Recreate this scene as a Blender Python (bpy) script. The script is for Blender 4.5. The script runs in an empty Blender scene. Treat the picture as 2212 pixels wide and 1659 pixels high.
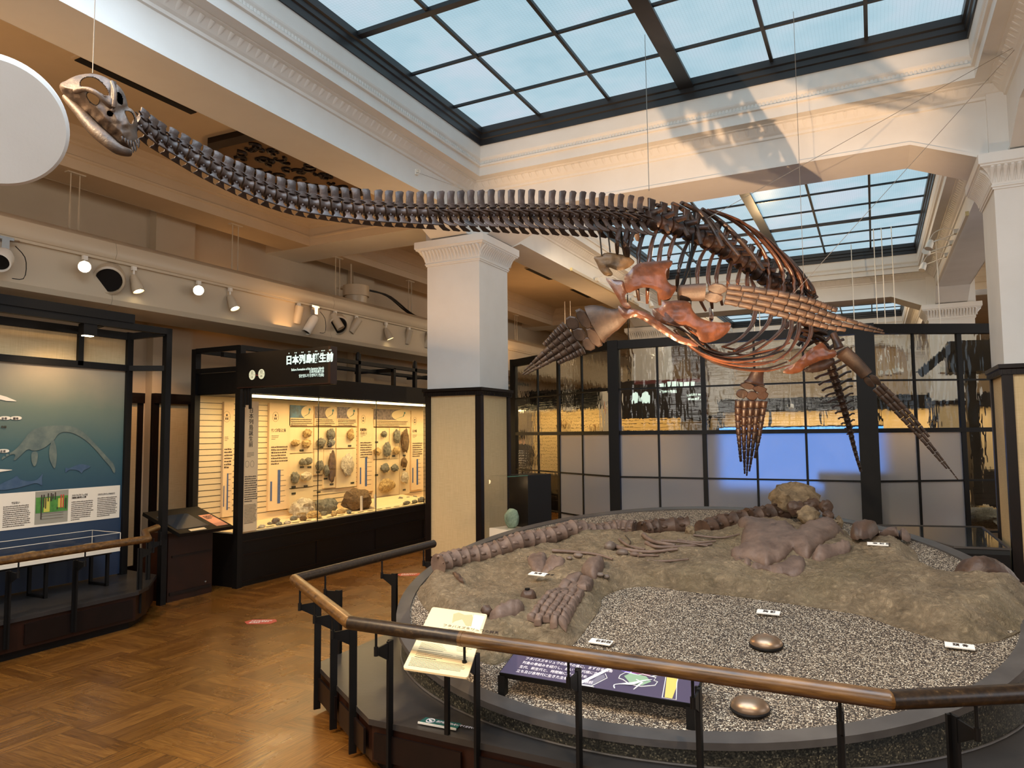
import bpy, bmesh, math, random
from mathutils import Vector as V, Matrix, noise
random.seed(7)
PI = math.pi
sc = bpy.context.scene
COL = sc.collection

# ---------------------------------------------------------------- camera
FPX, CX, CY = 1531.5, 1106.0, 829.5
yaw, pitch, roll = math.radians(26.993), math.radians(4.024), math.radians(-0.522)
CP = V((0, 0, 1.6))
_s, _c = math.sin(yaw), math.cos(yaw)
FW = V((-_s*math.cos(pitch), _c*math.cos(pitch), math.sin(pitch)))
_r0 = V((_c, _s, 0)); _u0 = _r0.cross(FW)
RT = _r0*math.cos(roll) + _u0*math.sin(roll)
UP = -_r0*math.sin(roll) + _u0*math.cos(roll)
cam = bpy.data.cameras.new('camera'); camo = bpy.data.objects.new('camera', cam); COL.objects.link(camo)
camo.matrix_world = Matrix(((RT.x, UP.x, -FW.x, CP.x), (RT.y, UP.y, -FW.y, CP.y), (RT.z, UP.z, -FW.z, CP.z), (0, 0, 0, 1)))
cam.sensor_width = 36; cam.lens = 36*FPX/2212; cam.clip_start = .05; cam.clip_end = 200
sc.camera = camo

# ---------------------------------------------------------------- colour management, world
sc.view_settings.view_transform = 'Standard'; sc.view_settings.look = 'None'
sc.view_settings.gamma = 1; sc.view_settings.exposure = EXPOSURE if 'EXPOSURE' in globals() else 0.0
sc.view_settings.use_curve_mapping = False
sc.cycles.max_bounces = 8; sc.cycles.diffuse_bounces = 4; sc.cycles.glossy_bounces = 3
sc.cycles.transmission_bounces = 6; sc.cycles.transparent_max_bounces = 8
sc.cycles.sample_clamp_indirect = 3; sc.cycles.caustics_reflective = False; sc.cycles.caustics_refractive = False
w = bpy.data.worlds.new('world'); sc.world = w; w.use_nodes = True
w.node_tree.nodes['Background'].inputs[0].default_value = (1, .9, .78, 1)
w.node_tree.nodes['Background'].inputs[1].default_value = .02

def lin(c):
    return tuple(((x/255)/12.92 if x/255 <= .04045 else ((x/255+.055)/1.055)**2.4) for x in c[:3]) + (1,)

def lamp(kind, name, loc, target, power, col, size=.1, spot=60, blend=.5, sizey=None):
    l = bpy.data.lights.new(name, kind); l.energy = power; l.color = lin(col)[:3]
    if kind == 'AREA':
        l.size = size
        if sizey: l.shape = 'RECTANGLE'; l.size_y = sizey
    else:
        l.shadow_soft_size = size
    if kind == 'SPOT': l.spot_size = math.radians(spot); l.spot_blend = blend
    o = bpy.data.objects.new(name, l); COL.objects.link(o); o.location = loc
    d = V(target) - V(loc); o.rotation_euler = d.to_track_quat('-Z', 'Y').to_euler()
    return o
WARM = (255, 214, 160); WARM2 = (255, 196, 130)
# here only the gravel uplights have fittings; other spots and washes are added fill
# -- daylight through the panes above the visitor, plus made-up right and front fill lamps
lamp('AREA', 'skylight daylight', (-1.57, 1.3, 5.12), (-1.57, 1.3, 0), 300, (214, 232, 250), 4.4, sizey=2.6)
lamp('AREA', 'right side fill', (6.9, 2.5, 2.9), (-2, 5, 2.6), 110, (238, 242, 250), 7, sizey=2.6)
lamp('AREA', 'front side fill', (-1.5, -2.7, 2.9), (-1.8, 6, 2.7), 130, (250, 238, 222), 6, sizey=2.4)
lamp('AREA', 'right side fill', (6.9, 12.5, 2.9), (-3, 12.5, 2.6), 230, (250, 240, 228), 7, sizey=2.6)
# -- unseen fill added above the cases to brighten the side aisle ceiling
lamp('AREA', 'aisle ceiling fill', (-6.4, 6.6, 2.95), (-6.0, 6.6, 5), 30, (255, 196, 132), .3, sizey=6)
lamp('AREA', 'aisle ceiling fill', (-6.2, 12.5, 2.95), (-6.0, 12.5, 5), 40, (255, 196, 132), .3, sizey=6)
lamp('AREA', 'aisle ceiling fill', (-5.9, 1.4, 3.0), (-5.8, 1.6, 5), 20, (255, 196, 132), .3, sizey=4)
# -- added warm fill spots, no fittings, on the round display, skeleton and floor
for p, t, e, a in (((-3.9, 1.0, 4.1), (-1.3, 4.6, .7), 330, 70), ((.9, .6, 4.1), (-.9, 4.6, .7), 330, 70), ((-1.5, -.2, 4.4), (-1.0, 4.9, .8), 220, 60),
                   ((-3.6, -.1, 4.2), (-4.0, 3.6, 0), 420, 75), ((-4.2, .8, 4.1), (-2.3, 4.0, 3.1), 90, 60),
                   ((-3.2, 8.6, 4.4), (-4.6, 13, 1), 260, 95), ((4.2, 4.0, 3.8), (1.4, 7.6, 2.4), 80, 80)):
    lamp('SPOT', 'warm fill spot', p, t, e, (255, 222, 178), .06, a, .8)
# -- uplights sunk in the gravel: they throw the skeleton's shadow on the beam
lamp('SPOT', 'gravel uplight', (-.62, 3.99, .66), (-.3, 5.8, 3.0), 130, (255, 208, 160), .03, 60, .6)
lamp('SPOT', 'gravel uplight', (-.60, 3.36, .57), (-1.1, 5.7, 2.75), 1000, (255, 206, 156), .022, 50, .45)

# ---------------------------------------------------------------- node helpers / materials
class NT:
    def __init__(s, name):
        s.m = bpy.data.materials.new(name); s.m.use_nodes = True; s.t = s.m.node_tree
        s.b = s.t.nodes['Principled BSDF']; s.out = s.t.nodes['Material Output']
    def n(s, typ, ins=None, **kw):
        nd = s.t.nodes.new(typ)
        for k, v in kw.items(): setattr(nd, k, v)
        for k, v in (ins or {}).items():
            if isinstance(v, bpy.types.NodeSocket): s.t.links.new(v, nd.inputs[k])
            else: nd.inputs[k].default_value = v
        return nd
    def math(s, op, a, b=0.0, c=None):
        i = {0: a, 1: b}
        if c is not None: i[2] = c
        return s.n('ShaderNodeMath', i, operation=op).outputs[0]
    def obj(s): return s.n('ShaderNodeTexCoord').outputs['Object']
    def noise(s, scale, vec=None, detail=4, rough=.6, dist=0):
        i = {'Scale': scale, 'Detail': detail, 'Roughness': rough, 'Distortion': dist}
        i['Vector'] = vec if vec is not None else s.obj()
        return s.n('ShaderNodeTexNoise', i).outputs[0]
    def ramp(s, fac, stops, const=False):
        r = s.n('ShaderNodeValToRGB', {0: fac}); e = r.color_ramp.elements
        if const: r.color_ramp.interpolation = 'CONSTANT'
        while len(e) < len(stops): e.new(.5)
        for k, (p, c) in enumerate(stops): e[k].position = p; e[k].color = lin(c) if len(c) == 3 else c
        return r.outputs[0]
    def mix(s, f, a, b, blend='MIX'):
        nd = s.n('ShaderNodeMix', data_type='RGBA', blend_type=blend)
        for k, v in ((0, f), (6, a), (7, b)):
            if isinstance(v, bpy.types.NodeSocket): s.t.links.new(v, nd.inputs[k])
            else: nd.inputs[k].default_value = v
        return nd.outputs[2]
    def bump(s, h, st, dist=.01):
        nd = s.n('ShaderNodeBump', {'Height': h, 'Strength': st, 'Distance': dist}); s.t.links.new(nd.outputs[0], s.b.inputs['Normal']); return nd
    def set(s, **kw):
        for k, v in kw.items():
            k = k.replace('_', ' ')
            if isinstance(v, bpy.types.NodeSocket): s.t.links.new(v, s.b.inputs[k])
            else: s.b.inputs[k].default_value = v
        return s

def mat(name, c, rough=.6, metal=0, var=0, vs=3, bump=0, bs=40, spec=.5, c2=None, coat=0, bd=.004):
    k = NT(name); k.set(Roughness=rough, Metallic=metal)
    k.b.inputs['Specular IOR Level'].default_value = spec; k.b.inputs['Coat Weight'].default_value = coat
    if c2 or var:
        n = k.noise(vs); c2 = c2 or tuple(x*(1-var) for x in c)
        k.set(Base_Color=k.ramp(n, [(.35, c2), (.65, c)]))
    else: k.set(Base_Color=lin(c))
    if bump: k.bump(k.noise(bs), bump, bd)
    return k.m
def emit(name, c, st):
    k = NT(name); k.set(Base_Color=(0, 0, 0, 1), Emission_Color=lin(c), Emission_Strength=st, Roughness=.5); return k.m

M = {}
M['plaster'] = mat('plaster', (224, 222, 217), .75, bump=.12, bs=60, c2=(217, 214, 208), vs=1.5)
M['plaster2'] = mat('cream plaster', (206, 186, 156), .8, bump=.1, bs=60, c2=(198, 178, 148), vs=1.5)
M['white'] = mat('white metal', (228, 222, 210), .35)
M['duct'] = mat('duct paint', (196, 180, 154), .33)
M['black'] = mat('black metal', (12, 10, 9), .5, spec=.3)
M['blacksky'] = mat('skylight steel', (34, 35, 38), .4)
M['darkwood'] = mat('dark wood', (24, 13, 10), .38, c2=(17, 10, 8), vs=6, bump=.1, spec=.35)
M['redwood'] = mat('red brown wood', (46, 22, 12), .4, c2=(36, 18, 10), vs=5, bump=.1, spec=.35)
M['dark'] = mat('dark board', (11, 8, 7), .5, spec=.3)
M['slate'] = mat('grey stone top', (54, 51, 49), .35, c2=(43, 41, 40), vs=3, bump=.08)
M['rim'] = mat('grey rim', (82, 78, 75), .4, c2=(66, 62, 60), vs=4)
M['chrome'] = mat('bright metal', (190, 190, 190), .25, 1)
M['cable'] = mat('steel cable', (150, 140, 128), .4, .6)
M['bronze'] = mat('bronze', (150, 126, 104), .34, .75, bump=.05)
M['cream'] = mat('cream board', (240, 214, 165), .6)
M['cream2'] = mat('pale board', (232, 222, 204), .6)
M['paper'] = mat('white card', (240, 238, 230), .6)
M['ink'] = mat('ink', (60, 48, 40), .7)
M['inkw'] = emit('white lettering', (235, 255, 240), 1.1)
M['textw'] = mat('white print', (225, 222, 232), .6)
M['teal'] = mat('teal sign', (16, 92, 88), .4)
M['purple'] = mat('dark purple print', (72, 64, 88), .42)
M['amber'] = emit('lamp glow', (255, 236, 190), 14)
M['amberhot'] = emit('lamp glow hot', (255, 236, 200), 60)
M['orange'] = mat('orange plate', (225, 150, 110), .6)
M['red'] = mat('red print', (190, 74, 60), .5)

def linen():
    k = NT('linen wallcovering'); o = k.obj(); sx = k.n('ShaderNodeSeparateXYZ', {0: o})
    a = k.noise(1.0, k.n('ShaderNodeMapping', {0: o, 3: (260, 260, 6)}).outputs[0], 2); b = k.noise(1.0, k.n('ShaderNodeMapping', {0: o, 3: (8, 8, 240)}).outputs[0], 2)
    f = k.math('ADD', k.math('MULTIPLY', a, .5), k.math('MULTIPLY', b, .5))
    k.set(Base_Color=k.ramp(f, [(.35, (206, 178, 130)), (.65, (224, 198, 152))]), Roughness=.8); k.bump(f, .15, .002); return k.m
M['linen'] = linen()

def parquet():
    k = NT('parquet'); o = k.obj(); x = k.n('ShaderNodeSeparateXYZ', {0: o}); X, Y = x.outputs[0], x.outputs[1]
    S = .5; st = S/6
    tx, ty = k.math('FLOOR', k.math('DIVIDE', X, S)), k.math('FLOOR', k.math('DIVIDE', Y, S))
    ch = k.math('FLOORED_MODULO', k.math('ADD', tx, ty), 2)
    inv = k.math('SUBTRACT', 1, ch)
    c = k.math('ADD', k.math('MULTIPLY', X, ch), k.math('MULTIPLY', Y, inv))      # across the strips
    d = k.math('ADD', k.math('MULTIPLY', Y, ch), k.math('MULTIPLY', X, inv))      # along them
    si = k.math('FLOOR', k.math('DIVIDE', c, st))
    idv = k.n('ShaderNodeCombineXYZ', {0: si, 1: k.math('FLOOR', k.math('DIVIDE', d, S)), 2: ch}).outputs[0]
    rnd = k.n('ShaderNodeTexWhiteNoise', {0: idv}, noise_dimensions='3D').outputs[0]
    gv = k.n('ShaderNodeCombineXYZ', {0: k.math('MULTIPLY', c, 70), 1: k.math('MULTIPLY', d, 5), 2: k.math('MULTIPLY', rnd, 30)}).outputs[0]
    g = k.noise(1.0, gv, 5, .6, 1.2)
    base = k.ramp(g, [(.28, (88, 55, 22)), (.5, (124, 82, 34)), (.75, (150, 106, 50))])
    tint = k.ramp(rnd, [(0, (205, 194, 182)), (.5, (232, 224, 212)), (1, (255, 248, 236))])
    colr = k.mix(1.0, base, tint, 'MULTIPLY')
    def seam(v, s, wd):
        f = k.math('FRACT', k.math('DIVIDE', v, s)); a = k.math('LESS_THAN', f, wd/s); return a
    sm = k.math('MAXIMUM', seam(c, st, .0022), seam(d, S, .0035))
    colr = k.mix(k.math('MULTIPLY', sm, .75), colr, lin((40, 22, 10)))
    n2 = k.noise(2.2)
    k.set(Base_Color=colr, Roughness=k.n('ShaderNodeMapRange', {0: n2, 1: .3, 2: .7, 3: .2, 4: .36}).outputs[0])
    k.b.inputs['Specular IOR Level'].default_value = .55
    k.bump(k.math('ADD', k.math('MULTIPLY', g, .25), k.math('MULTIPLY', sm, -1)), .25, .0012); return k.m
M['parquet'] = parquet()

def gravel():
    k = NT('resin gravel'); o = k.obj()
    v = k.n('ShaderNodeTexVoronoi', {'Vector': o, 'Scale': 150.0}); cr = k.n('ShaderNodeSeparateXYZ', {0: v.outputs['Color']}).outputs[0]
    base = k.ramp(cr, [(0, (58, 50, 44)), (.16, (104, 92, 78)), (.34, (152, 136, 116)), (.6, (196, 180, 156)), (.86, (238, 226, 204))], True)
    dist = v.outputs['Distance']
    colr = k.mix(k.ramp(dist, [(.42, (0, 0, 0)), (.62, (255, 255, 255))]), base, lin((52, 42, 34)))
    k.set(Base_Color=colr, Roughness=.6); k.bump(k.math('SUBTRACT', 1, dist), .9, .006); return k.m
M['gravel'] = gravel()
def granite():
    k = NT('speckled drum'); v = k.n('ShaderNodeTexVoronoi', {'Vector': k.obj(), 'Scale': 170.0}); cr = k.n('ShaderNodeSeparateXYZ', {0: v.outputs['Color']}).outputs[0]
    k.set(Base_Color=k.ramp(cr, [(0, (30, 29, 24)), (.4, (52, 50, 42)), (.7, (74, 71, 60)), (.93, (120, 114, 96))], True), Roughness=.5); return k.m
M['granite'] = granite()
def skyglass():
    k = NT('wired skylight glass'); o = k.obj(); mp = k.n('ShaderNodeMapping', {0: o, 3: (1, 1, 0)}).outputs[0]
    v = k.n('ShaderNodeTexVoronoi', {'Vector': mp, 'Scale': 34.0, 'Randomness': .12}, feature='DISTANCE_TO_EDGE').outputs['Distance']
    # hexagon wire: offset rows
    x = k.n('ShaderNodeSeparateXYZ', {0: o}); a, b = x.outputs[0], x.outputs[1]
    n = k.noise(1.1, o, 3)
    col = k.ramp(n, [(.3, (170, 208, 224)), (.5, (188, 218, 232)), (.7, (206, 222, 236))])
    wire = k.math('LESS_THAN', v, .045)
    col = k.mix(k.math('MULTIPLY', wire, .28), col, lin((120, 145, 155)))
    k.set(Base_Color=(.02, .02, .02, 1), Emission_Color=col, Emission_Strength=.92, Roughness=.5); k.b.inputs['Specular IOR Level'].default_value = .08; return k.m
M['skyglass'] = skyglass()

def bone(name, c, c2, rough=.45, bump=.5, coat=.0, sc_=9):
    k = NT(name); n = k.noise(sc_, None, 6, .65); n2 = k.noise(60, None, 3)
    k.set(Base_Color=k.ramp(n, [(.3, c2), (.62, c)]), Roughness=rough); k.b.inputs['Coat Weight'].default_value = coat; k.b.inputs['Coat Roughness'].default_value = .22
    k.bump(k.math('ADD', n, k.math('MULTIPLY', n2, .35)), bump, .008); return k.m
M['bone'] = bone('brown bone cast', (68, 50, 40), (34, 24, 20), .42)
M['bonefl'] = bone('flipper bone cast', (72, 54, 42), (38, 27, 21), .55)
M['bonedark'] = bone('dark bone cast', (52, 34, 25), (26, 17, 13), .4)
M['bonecu'] = bone('copper brown bone cast', (98, 60, 40), (52, 31, 21), .3, .45, .35)
M['boneol'] = bone('olive bone cast', (98, 72, 38), (56, 40, 22), .5)
M['skullm'] = bone('skull cast', (92, 70, 52), (40, 29, 22), .55, .7)
M['fossil'] = bone('mauve fossil bone', (116, 96, 84), (80, 64, 56), .6, .6)
M['fossild'] = bone('dark fossil bone', (88, 66, 52), (52, 38, 30), .55, .7)
def matrixm():
    k = NT('olive rock matrix'); n = k.noise(5, None, 8, .65, .6); n2 = k.noise(22, None, 6, .7, 1.5)
    c = k.ramp(k.math('ADD', k.math('MULTIPLY', n, .6), k.math('MULTIPLY', n2, .4)), [(.3, (100, 86, 66)), (.47, (140, 122, 96)), (.64, (176, 156, 126))])
    c = k.mix(k.ramp(k.noise(1.6, None, 3), [(.5, (0, 0, 0)), (.75, (130, 130, 130))]), c, lin((120, 114, 72)))
    k.set(Base_Color=c, Roughness=.8); k.bump(k.math('ADD', n, n2), 1.0, .05); return k.m
M['matrix'] = matrixm()
def rockm(name, a, b, s=30):
    k = NT(name); n = k.noise(s, None, 8, .7, .5); k.set(Base_Color=k.ramp(n, [(.3, a), (.65, b)]), Roughness=.75); k.bump(n, .9, .02); return k.m
M['rock'] = rockm('grey brown rock', (70, 58, 44), (150, 130, 100), 14)
M['spec_y'] = rockm('yellow specimen', (120, 80, 30), (228, 196, 130))
M['spec_g'] = rockm('grey specimen', (62, 62, 54), (150, 146, 128))
M['spec_w'] = rockm('white specimen', (140, 120, 90), (236, 222, 190))
M['spec_b'] = rockm('brown specimen', (60, 42, 22), (132, 102, 62))
M['green'] = rockm('green stone', (70, 90, 74), (150, 172, 150), 12)
M['stone'] = mat('smooth stone', (108, 94, 84), .5, c2=(84, 72, 64))

def glass(name, rough=0, bump=0, tint=(1, 1, 1, 1), ior=1.45):
    k = NT(name); k.t.nodes.remove(k.b)
    if bump:
        mp = k.n('ShaderNodeMapping', {0: k.obj(), 3: (9, 9, 3.0)}).outputs[0]
        nn = k.noise(1.0, mp, 2, .5); mp2 = k.n('ShaderNodeMapping', {0: k.obj(), 3: (2, 2, 34)}).outputs[0]; n3 = k.noise(1.0, mp2, 2, .5)
        bp = k.n('ShaderNodeBump', {'Height': k.math('ADD', nn, k.math('MULTIPLY', n3, .25)), 'Strength': bump, 'Distance': .03}).outputs[0]
    tr = k.n('ShaderNodeBsdfRefraction' if rough or bump else 'ShaderNodeBsdfTransparent', {'Color': tint})
    gl = k.n('ShaderNodeBsdfGlossy', {'Roughness': max(rough*.5, .02)})
    if rough or bump: tr.inputs['IOR'].default_value = ior; tr.inputs['Roughness'].default_value = rough
    if bump: k.t.links.new(bp, tr.inputs['Normal']); k.t.links.new(bp, gl.inputs['Normal'])
    lw = k.n('ShaderNodeLayerWeight', {'Blend': .5}).outputs['Facing']; fr = k.math('ADD', k.math('MULTIPLY', k.math('POWER', lw, 5.0), .8), .04)
    mx = k.n('ShaderNodeMixShader', {0: fr, 1: tr.outputs[0], 2: gl.outputs[0]})
    k.t.links.new(mx.outputs[0], k.out.inputs['Surface']); return k.m
M['glass'] = glass('clear glass')
M['wavy'] = glass('wavy old glass', 0, .35, (.92, .93, .9, 1), 1.25)
def frostm():
    k = NT('frosted glass'); k.t.nodes.remove(k.b); r = k.n('ShaderNodeBsdfRefraction', {'Color': (.86, .87, .9, 1), 'IOR': 1.2, 'Roughness': .36})
    d = k.n('ShaderNodeBsdfDiffuse', {'Color': (.78, .77, .75, 1)}); tl = k.n('ShaderNodeBsdfTranslucent', {'Color': (.8, .8, .8, 1)})
    a = k.n('ShaderNodeMixShader', {0: .45, 1: d.outputs[0], 2: tl.outputs[0]}); b = k.n('ShaderNodeMixShader', {0: .42, 1: r.outputs[0], 2: a.outputs[0]}); k.t.links.new(b.outputs[0], k.out.inputs['Surface']); return k.m
M['frost'] = frostm(); M['unused'] = glass('frosted glass', .38, 0, (.86, .87, .9, 1), 1.2)

# ---------------------------------------------------------------- objects
def props(o, label=None, cat=None, group=None, kind=None):
    for k, v in (('label', label), ('category', cat), ('group', group), ('kind', kind)):
        if v: o[k] = v
    return o
def thing(name, label, cat, loc=(0, 0, 0), group=None, kind=None):
    o = bpy.data.objects.new(name, None); COL.objects.link(o); o.location = loc; o.empty_display_size = .1
    return props(o, label, cat, group, kind)
def wloc(o):
    v = V((0, 0, 0))
    while o is not None: v += o.location; o = o.parent
    return v
class MB:
    def __init__(s): s.v = []; s.f = []; s.mi = []; s.cur = 0
    def add(s, vs, fs):
        b = len(s.v); s.v += [V(p) for p in vs]
        for f in fs: s.f.append([b+i for i in f]); s.mi.append(s.cur)
    def quad(s, *p): s.add(p, [list(range(len(p)))])
    def box(s, x0, y0, z0, x1, y1, z1):
        s.hexa([(x0, y0, z0), (x1, y0, z0), (x1, y1, z0), (x0, y1, z0)], [(x0, y0, z1), (x1, y0, z1), (x1, y1, z1), (x0, y1, z1)])
    def hexa(s, a, b):
        n = len(a); s.add(list(a)+list(b), [list(range(n))[::-1], list(range(n, 2*n))]+[[i, (i+1) % n, n+(i+1) % n, n+i] for i in range(n)])
    def obox(s, c, ax, ay, az, dx, dy, dz):
        c, ax, ay, az = V(c), V(ax).normalized(), V(ay).normalized(), V(az).normalized()
        p = lambda i, j, k: c+ax*dx*i/2+ay*dy*j/2+az*dz*k/2
        s.hexa([p(-1, -1, -1), p(1, -1, -1), p(1, 1, -1), p(-1, 1, -1)], [p(-1, -1, 1), p(1, -1, 1), p(1, 1, 1), p(-1, 1, 1)])
    def bar(s, a, b, wd, ht, up=(0, 0, 1)):
        a, b = V(a), V(b); d = (b-a).normalized(); u = V(up)
        if abs(d.dot(u)) > .95: u = V((1, 0, 0)) if abs(d.x) < .9 else V((0, 1, 0))
        sd = d.cross(u).normalized(); u = sd.cross(d).normalized(); s.obox((a+b)/2, d, sd, u, (b-a).length, wd, ht)
    def tube(s, pts, r, n=8, flat=1, up=(0, 0, 1), cap=True):
        pts = [V(p) for p in pts]; m = len(pts); rs = r if isinstance(r, (list, tuple)) else [r]*m; vs = []
        for i, p in enumerate(pts):
            t = (pts[min(i+1, m-1)]-pts[max(i-1, 0)]).normalized(); u = V(up)
            if abs(t.dot(u)) > .97: u = V((1, 0, 0)) if abs(t.x) < .9 else V((0, 1, 0))
            a = t.cross(u).normalized(); b = a.cross(t).normalized()
            for k in range(n):
                q = 2*PI*k/n; vs.append(p+a*math.cos(q)*rs[i]+b*math.sin(q)*rs[i]*flat)
        fs = [[i*n+k, i*n+(k+1) % n, (i+1)*n+(k+1) % n, (i+1)*n+k] for i in range(m-1) for k in range(n)]
        if cap: fs += [list(range(n))[::-1], [(m-1)*n+k for k in range(n)]]
        s.add(vs, fs)
    def lathe(s, prof, o=(0, 0, 0), ax=(0, 0, 1), n=20):
        o, ax = V(o), V(ax).normalized(); u = V((1, 0, 0)) if abs(ax.x) < .9 else V((0, 1, 0)); a = ax.cross(u).normalized(); b = ax.cross(a)
        vs = [o+ax*z+(a*math.cos(2*PI*k/n)+b*math.sin(2*PI*k/n))*r for r, z in prof for k in range(n)]; m = len(prof)
        fs = [[i*n+k, i*n+(k+1) % n, (i+1)*n+(k+1) % n, (i+1)*n+k] for i in range(m-1) for k in range(n)]
        if prof[0][0] > 1e-4: fs.append(list(range(n))[::-1])
        if prof[-1][0] > 1e-4: fs.append([(m-1)*n+k for k in range(n)])
        s.add(vs, fs)
    def blob(s, c, r, amp=.2, fr=3, seed=0, sub=2, rot=0, power=1, flatb=None):
        bm = bmesh.new(); bmesh.ops.create_icosphere(bm, subdivisions=sub, radius=1); c = V(c); R = Matrix.Rotation(rot, 3, 'Z'); vs = []
        for v in bm.verts:
            p = v.co.normalized(); d = 1+amp*noise.noise(p*fr+V((seed*7.3, seed*3.1, 0)))+amp*.5*noise.noise(p*fr*2.7+V((seed, 0, seed)))
            q = V((p.x*r[0], p.y*r[1], p.z*r[2]))*d
            if flatb is not None and q.z < -r[2]*flatb: q.z = -r[2]*flatb
            vs.append(c+R @ q)
        s.add(vs, [[l.index for l in f.verts] for f in bm.faces]); bm.free()
    def ring(s, x0, x1, y0, y1, prof, sgn=1, close=False):
        """sweep profile [(offset, z)...] round a rectangle; offset goes inward (sgn=1) or outward (-1)"""
        vs = []
        for o, z in prof:
            o *= sgn; vs += [(x0+o, y0+o, z), (x1-o, y0+o, z), (x1-o, y1-o, z), (x0+o, y1-o, z)]
        m = len(prof); s.add(vs, [[i*4+k, i*4+(k+1) % 4, (i+1)*4+(k+1) % 4, (i+1)*4+k] for i in range(m-1) for k in range(4)])
    def build(s, name, m, parent=None, smooth=None, label=None, kind=None, **pr):
        me = bpy.data.meshes.new(name); off = wloc(parent)
        me.from_pydata([p-off for p in s.v], [], s.f)
        for x in (m if isinstance(m, (list, tuple)) else [m]): me.materials.append(M[x] if isinstance(x, str) else x)
        if any(s.mi): me.polygons.foreach_set('material_index', s.mi)
        bm = bmesh.new(); bm.from_mesh(me); bmesh.ops.recalc_face_normals(bm, faces=bm.faces); bm.to_mesh(me); bm.free()
        if smooth: me.shade_smooth(); me.set_sharp_from_angle(angle=math.radians(smooth))
        o = bpy.data.objects.new(name, me); COL.objects.link(o)
        if parent: o.parent = parent
        return props(o, label, kind=kind, **pr)
def rebase(o):
    """move a one-mesh thing's origin to the middle of its foot"""
    vs = [v.co for v in o.data.vertices]; c = V(((min(v.x for v in vs)+max(v.x for v in vs))/2, (min(v.y for v in vs)+max(v.y for v in vs))/2, min(v.z for v in vs)))
    for v in vs: v -= c
    o.location = c; return o
def solo(mb, name, m, label, cat, group=None, smooth=None, kind=None): return rebase(mb.build(name, m, None, smooth, label, kind, cat=cat, group=group))
def copytree(o, loc=None, rotz=None, label=None, parent=None):
    c = o.copy(); COL.objects.link(c); c.parent = parent
    if loc is not None: c.location = loc
    if rotz is not None: c.rotation_euler.z = rotz
    if label: c['label'] = label
    for ch in [x for x in bpy.data.objects if x.parent == o]: copytree(ch, parent=c)
    return c
def text(body, size, origin, xd, yd, m, parent, name='lettering', align='LEFT', depth=.001, sx=1, vertical=False, lead=1.0, bold=0):
    cu = bpy.data.curves.new(name, 'FONT'); cu.body = '\n'.join(body) if vertical else body; cu.size = size; cu.align_x = align; cu.extrude = depth; cu.resolution_u = 2; cu.space_line = lead
    cu.offset = bold
    to = bpy.data.objects.new(name, cu); COL.objects.link(to)
    me = bpy.data.meshes.new_from_object(to.evaluated_get(bpy.context.evaluated_depsgraph_get())); bpy.data.objects.remove(to); bpy.data.curves.remove(cu)
    xd, yd = V(xd).normalized(), V(yd).normalized(); zd = xd.cross(yd); off = wloc(parent)
    for v in me.vertices: p = v.co; v.co = V(origin)+xd*p.x*sx+yd*p.y+zd*p.z-off
    me.materials.clear(); me.materials.append(M[m]); me.name = name
    o = bpy.data.objects.new(name, me); COL.objects.link(o); o.parent = parent; return o
def scribble(mb, o, xd, yd, wd, rows, pitch, h=None, seed=1, ragged=.15, lift=.0015, gap=.28):
    """rows of tiny print marks too small to read"""
    rn = random.Random(seed); o, xd, yd = V(o), V(xd).normalized(), V(yd).normalized(); n = xd.cross(yd)*lift; h = h or pitch*.5
    for r in range(rows):
        x = 0; e = wd*(1-rn.random()*ragged) if r < rows-1 else wd*(.3+.5*rn.random())
        while x < e:
            c = h*(.6+rn.random()*.9); a = o+n+xd*x-yd*(r*pitch); hh = h*(.65+.35*rn.random())
            mb.quad(a, a+xd*c*(1-gap), a+xd*c*(1-gap)+yd*hh, a+yd*hh); x += c

# rays of the survey camera: a point at a given depth, or on a plane
def ray(x, y): return FW+RT*((x-CX)/FPX)-UP*((y-CY)/FPX)
def at(x, y, d): return CP+ray(x, y)*d
def on(x, y, ax, v):
    d = ray(x, y); i = 'xyz'.index(ax); return CP+d*((v-CP[i])/d[i])
# tilted top of the round display
DC = V((-1.154, 4.75, .64)); DT = .155; DR = 1.887
DN = V((0, -DT, 1)).normalized(); DY = V((0, 1, DT)).normalized()
def dz(y): return DC.z+DT*(y-DC.y)
def disc(x, y, h=0):
    d = ray(x, y); t = (DC.z-DT*DC.y-CP.z+DT*CP.y)/(d.z-DT*d.y); return CP+d*t+DN*h
def inpoly(x, y, P):
    c = False; j = len(P)-1
    for i in range(len(P)):
        xi, yi = P[i]; xj, yj = P[j]
        if (yi > y) != (yj > y) and x < (xj-xi)*(y-yi)/(yj-yi)+xi: c = not c
        j = i
    return c
def near(x, y, P):
    best = (1e9, x, y); n = len(P)
    for i in range(n):
        ax, ay = P[i]; bx, by = P[(i+1) % n]; dx, dy = bx-ax, by-ay; L = dx*dx+dy*dy or 1e-9
        t = max(0, min(1, ((x-ax)*dx+(y-ay)*dy)/L)); qx, qy = ax+t*dx, ay+t*dy; d = math.hypot(x-qx, y-qy)
        if d < best[0]: best = (d, qx, qy)
    return best
def roundp(P, it=2):
    for _ in range(it):
        Q = []
        for i in range(len(P)):
            a, b = P[i], P[(i+1) % len(P)]; Q += [(a[0]*.75+b[0]*.25, a[1]*.75+b[1]*.25), (a[0]*.25+b[0]*.75, a[1]*.25+b[1]*.75)]
        P = Q
    return P
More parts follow.
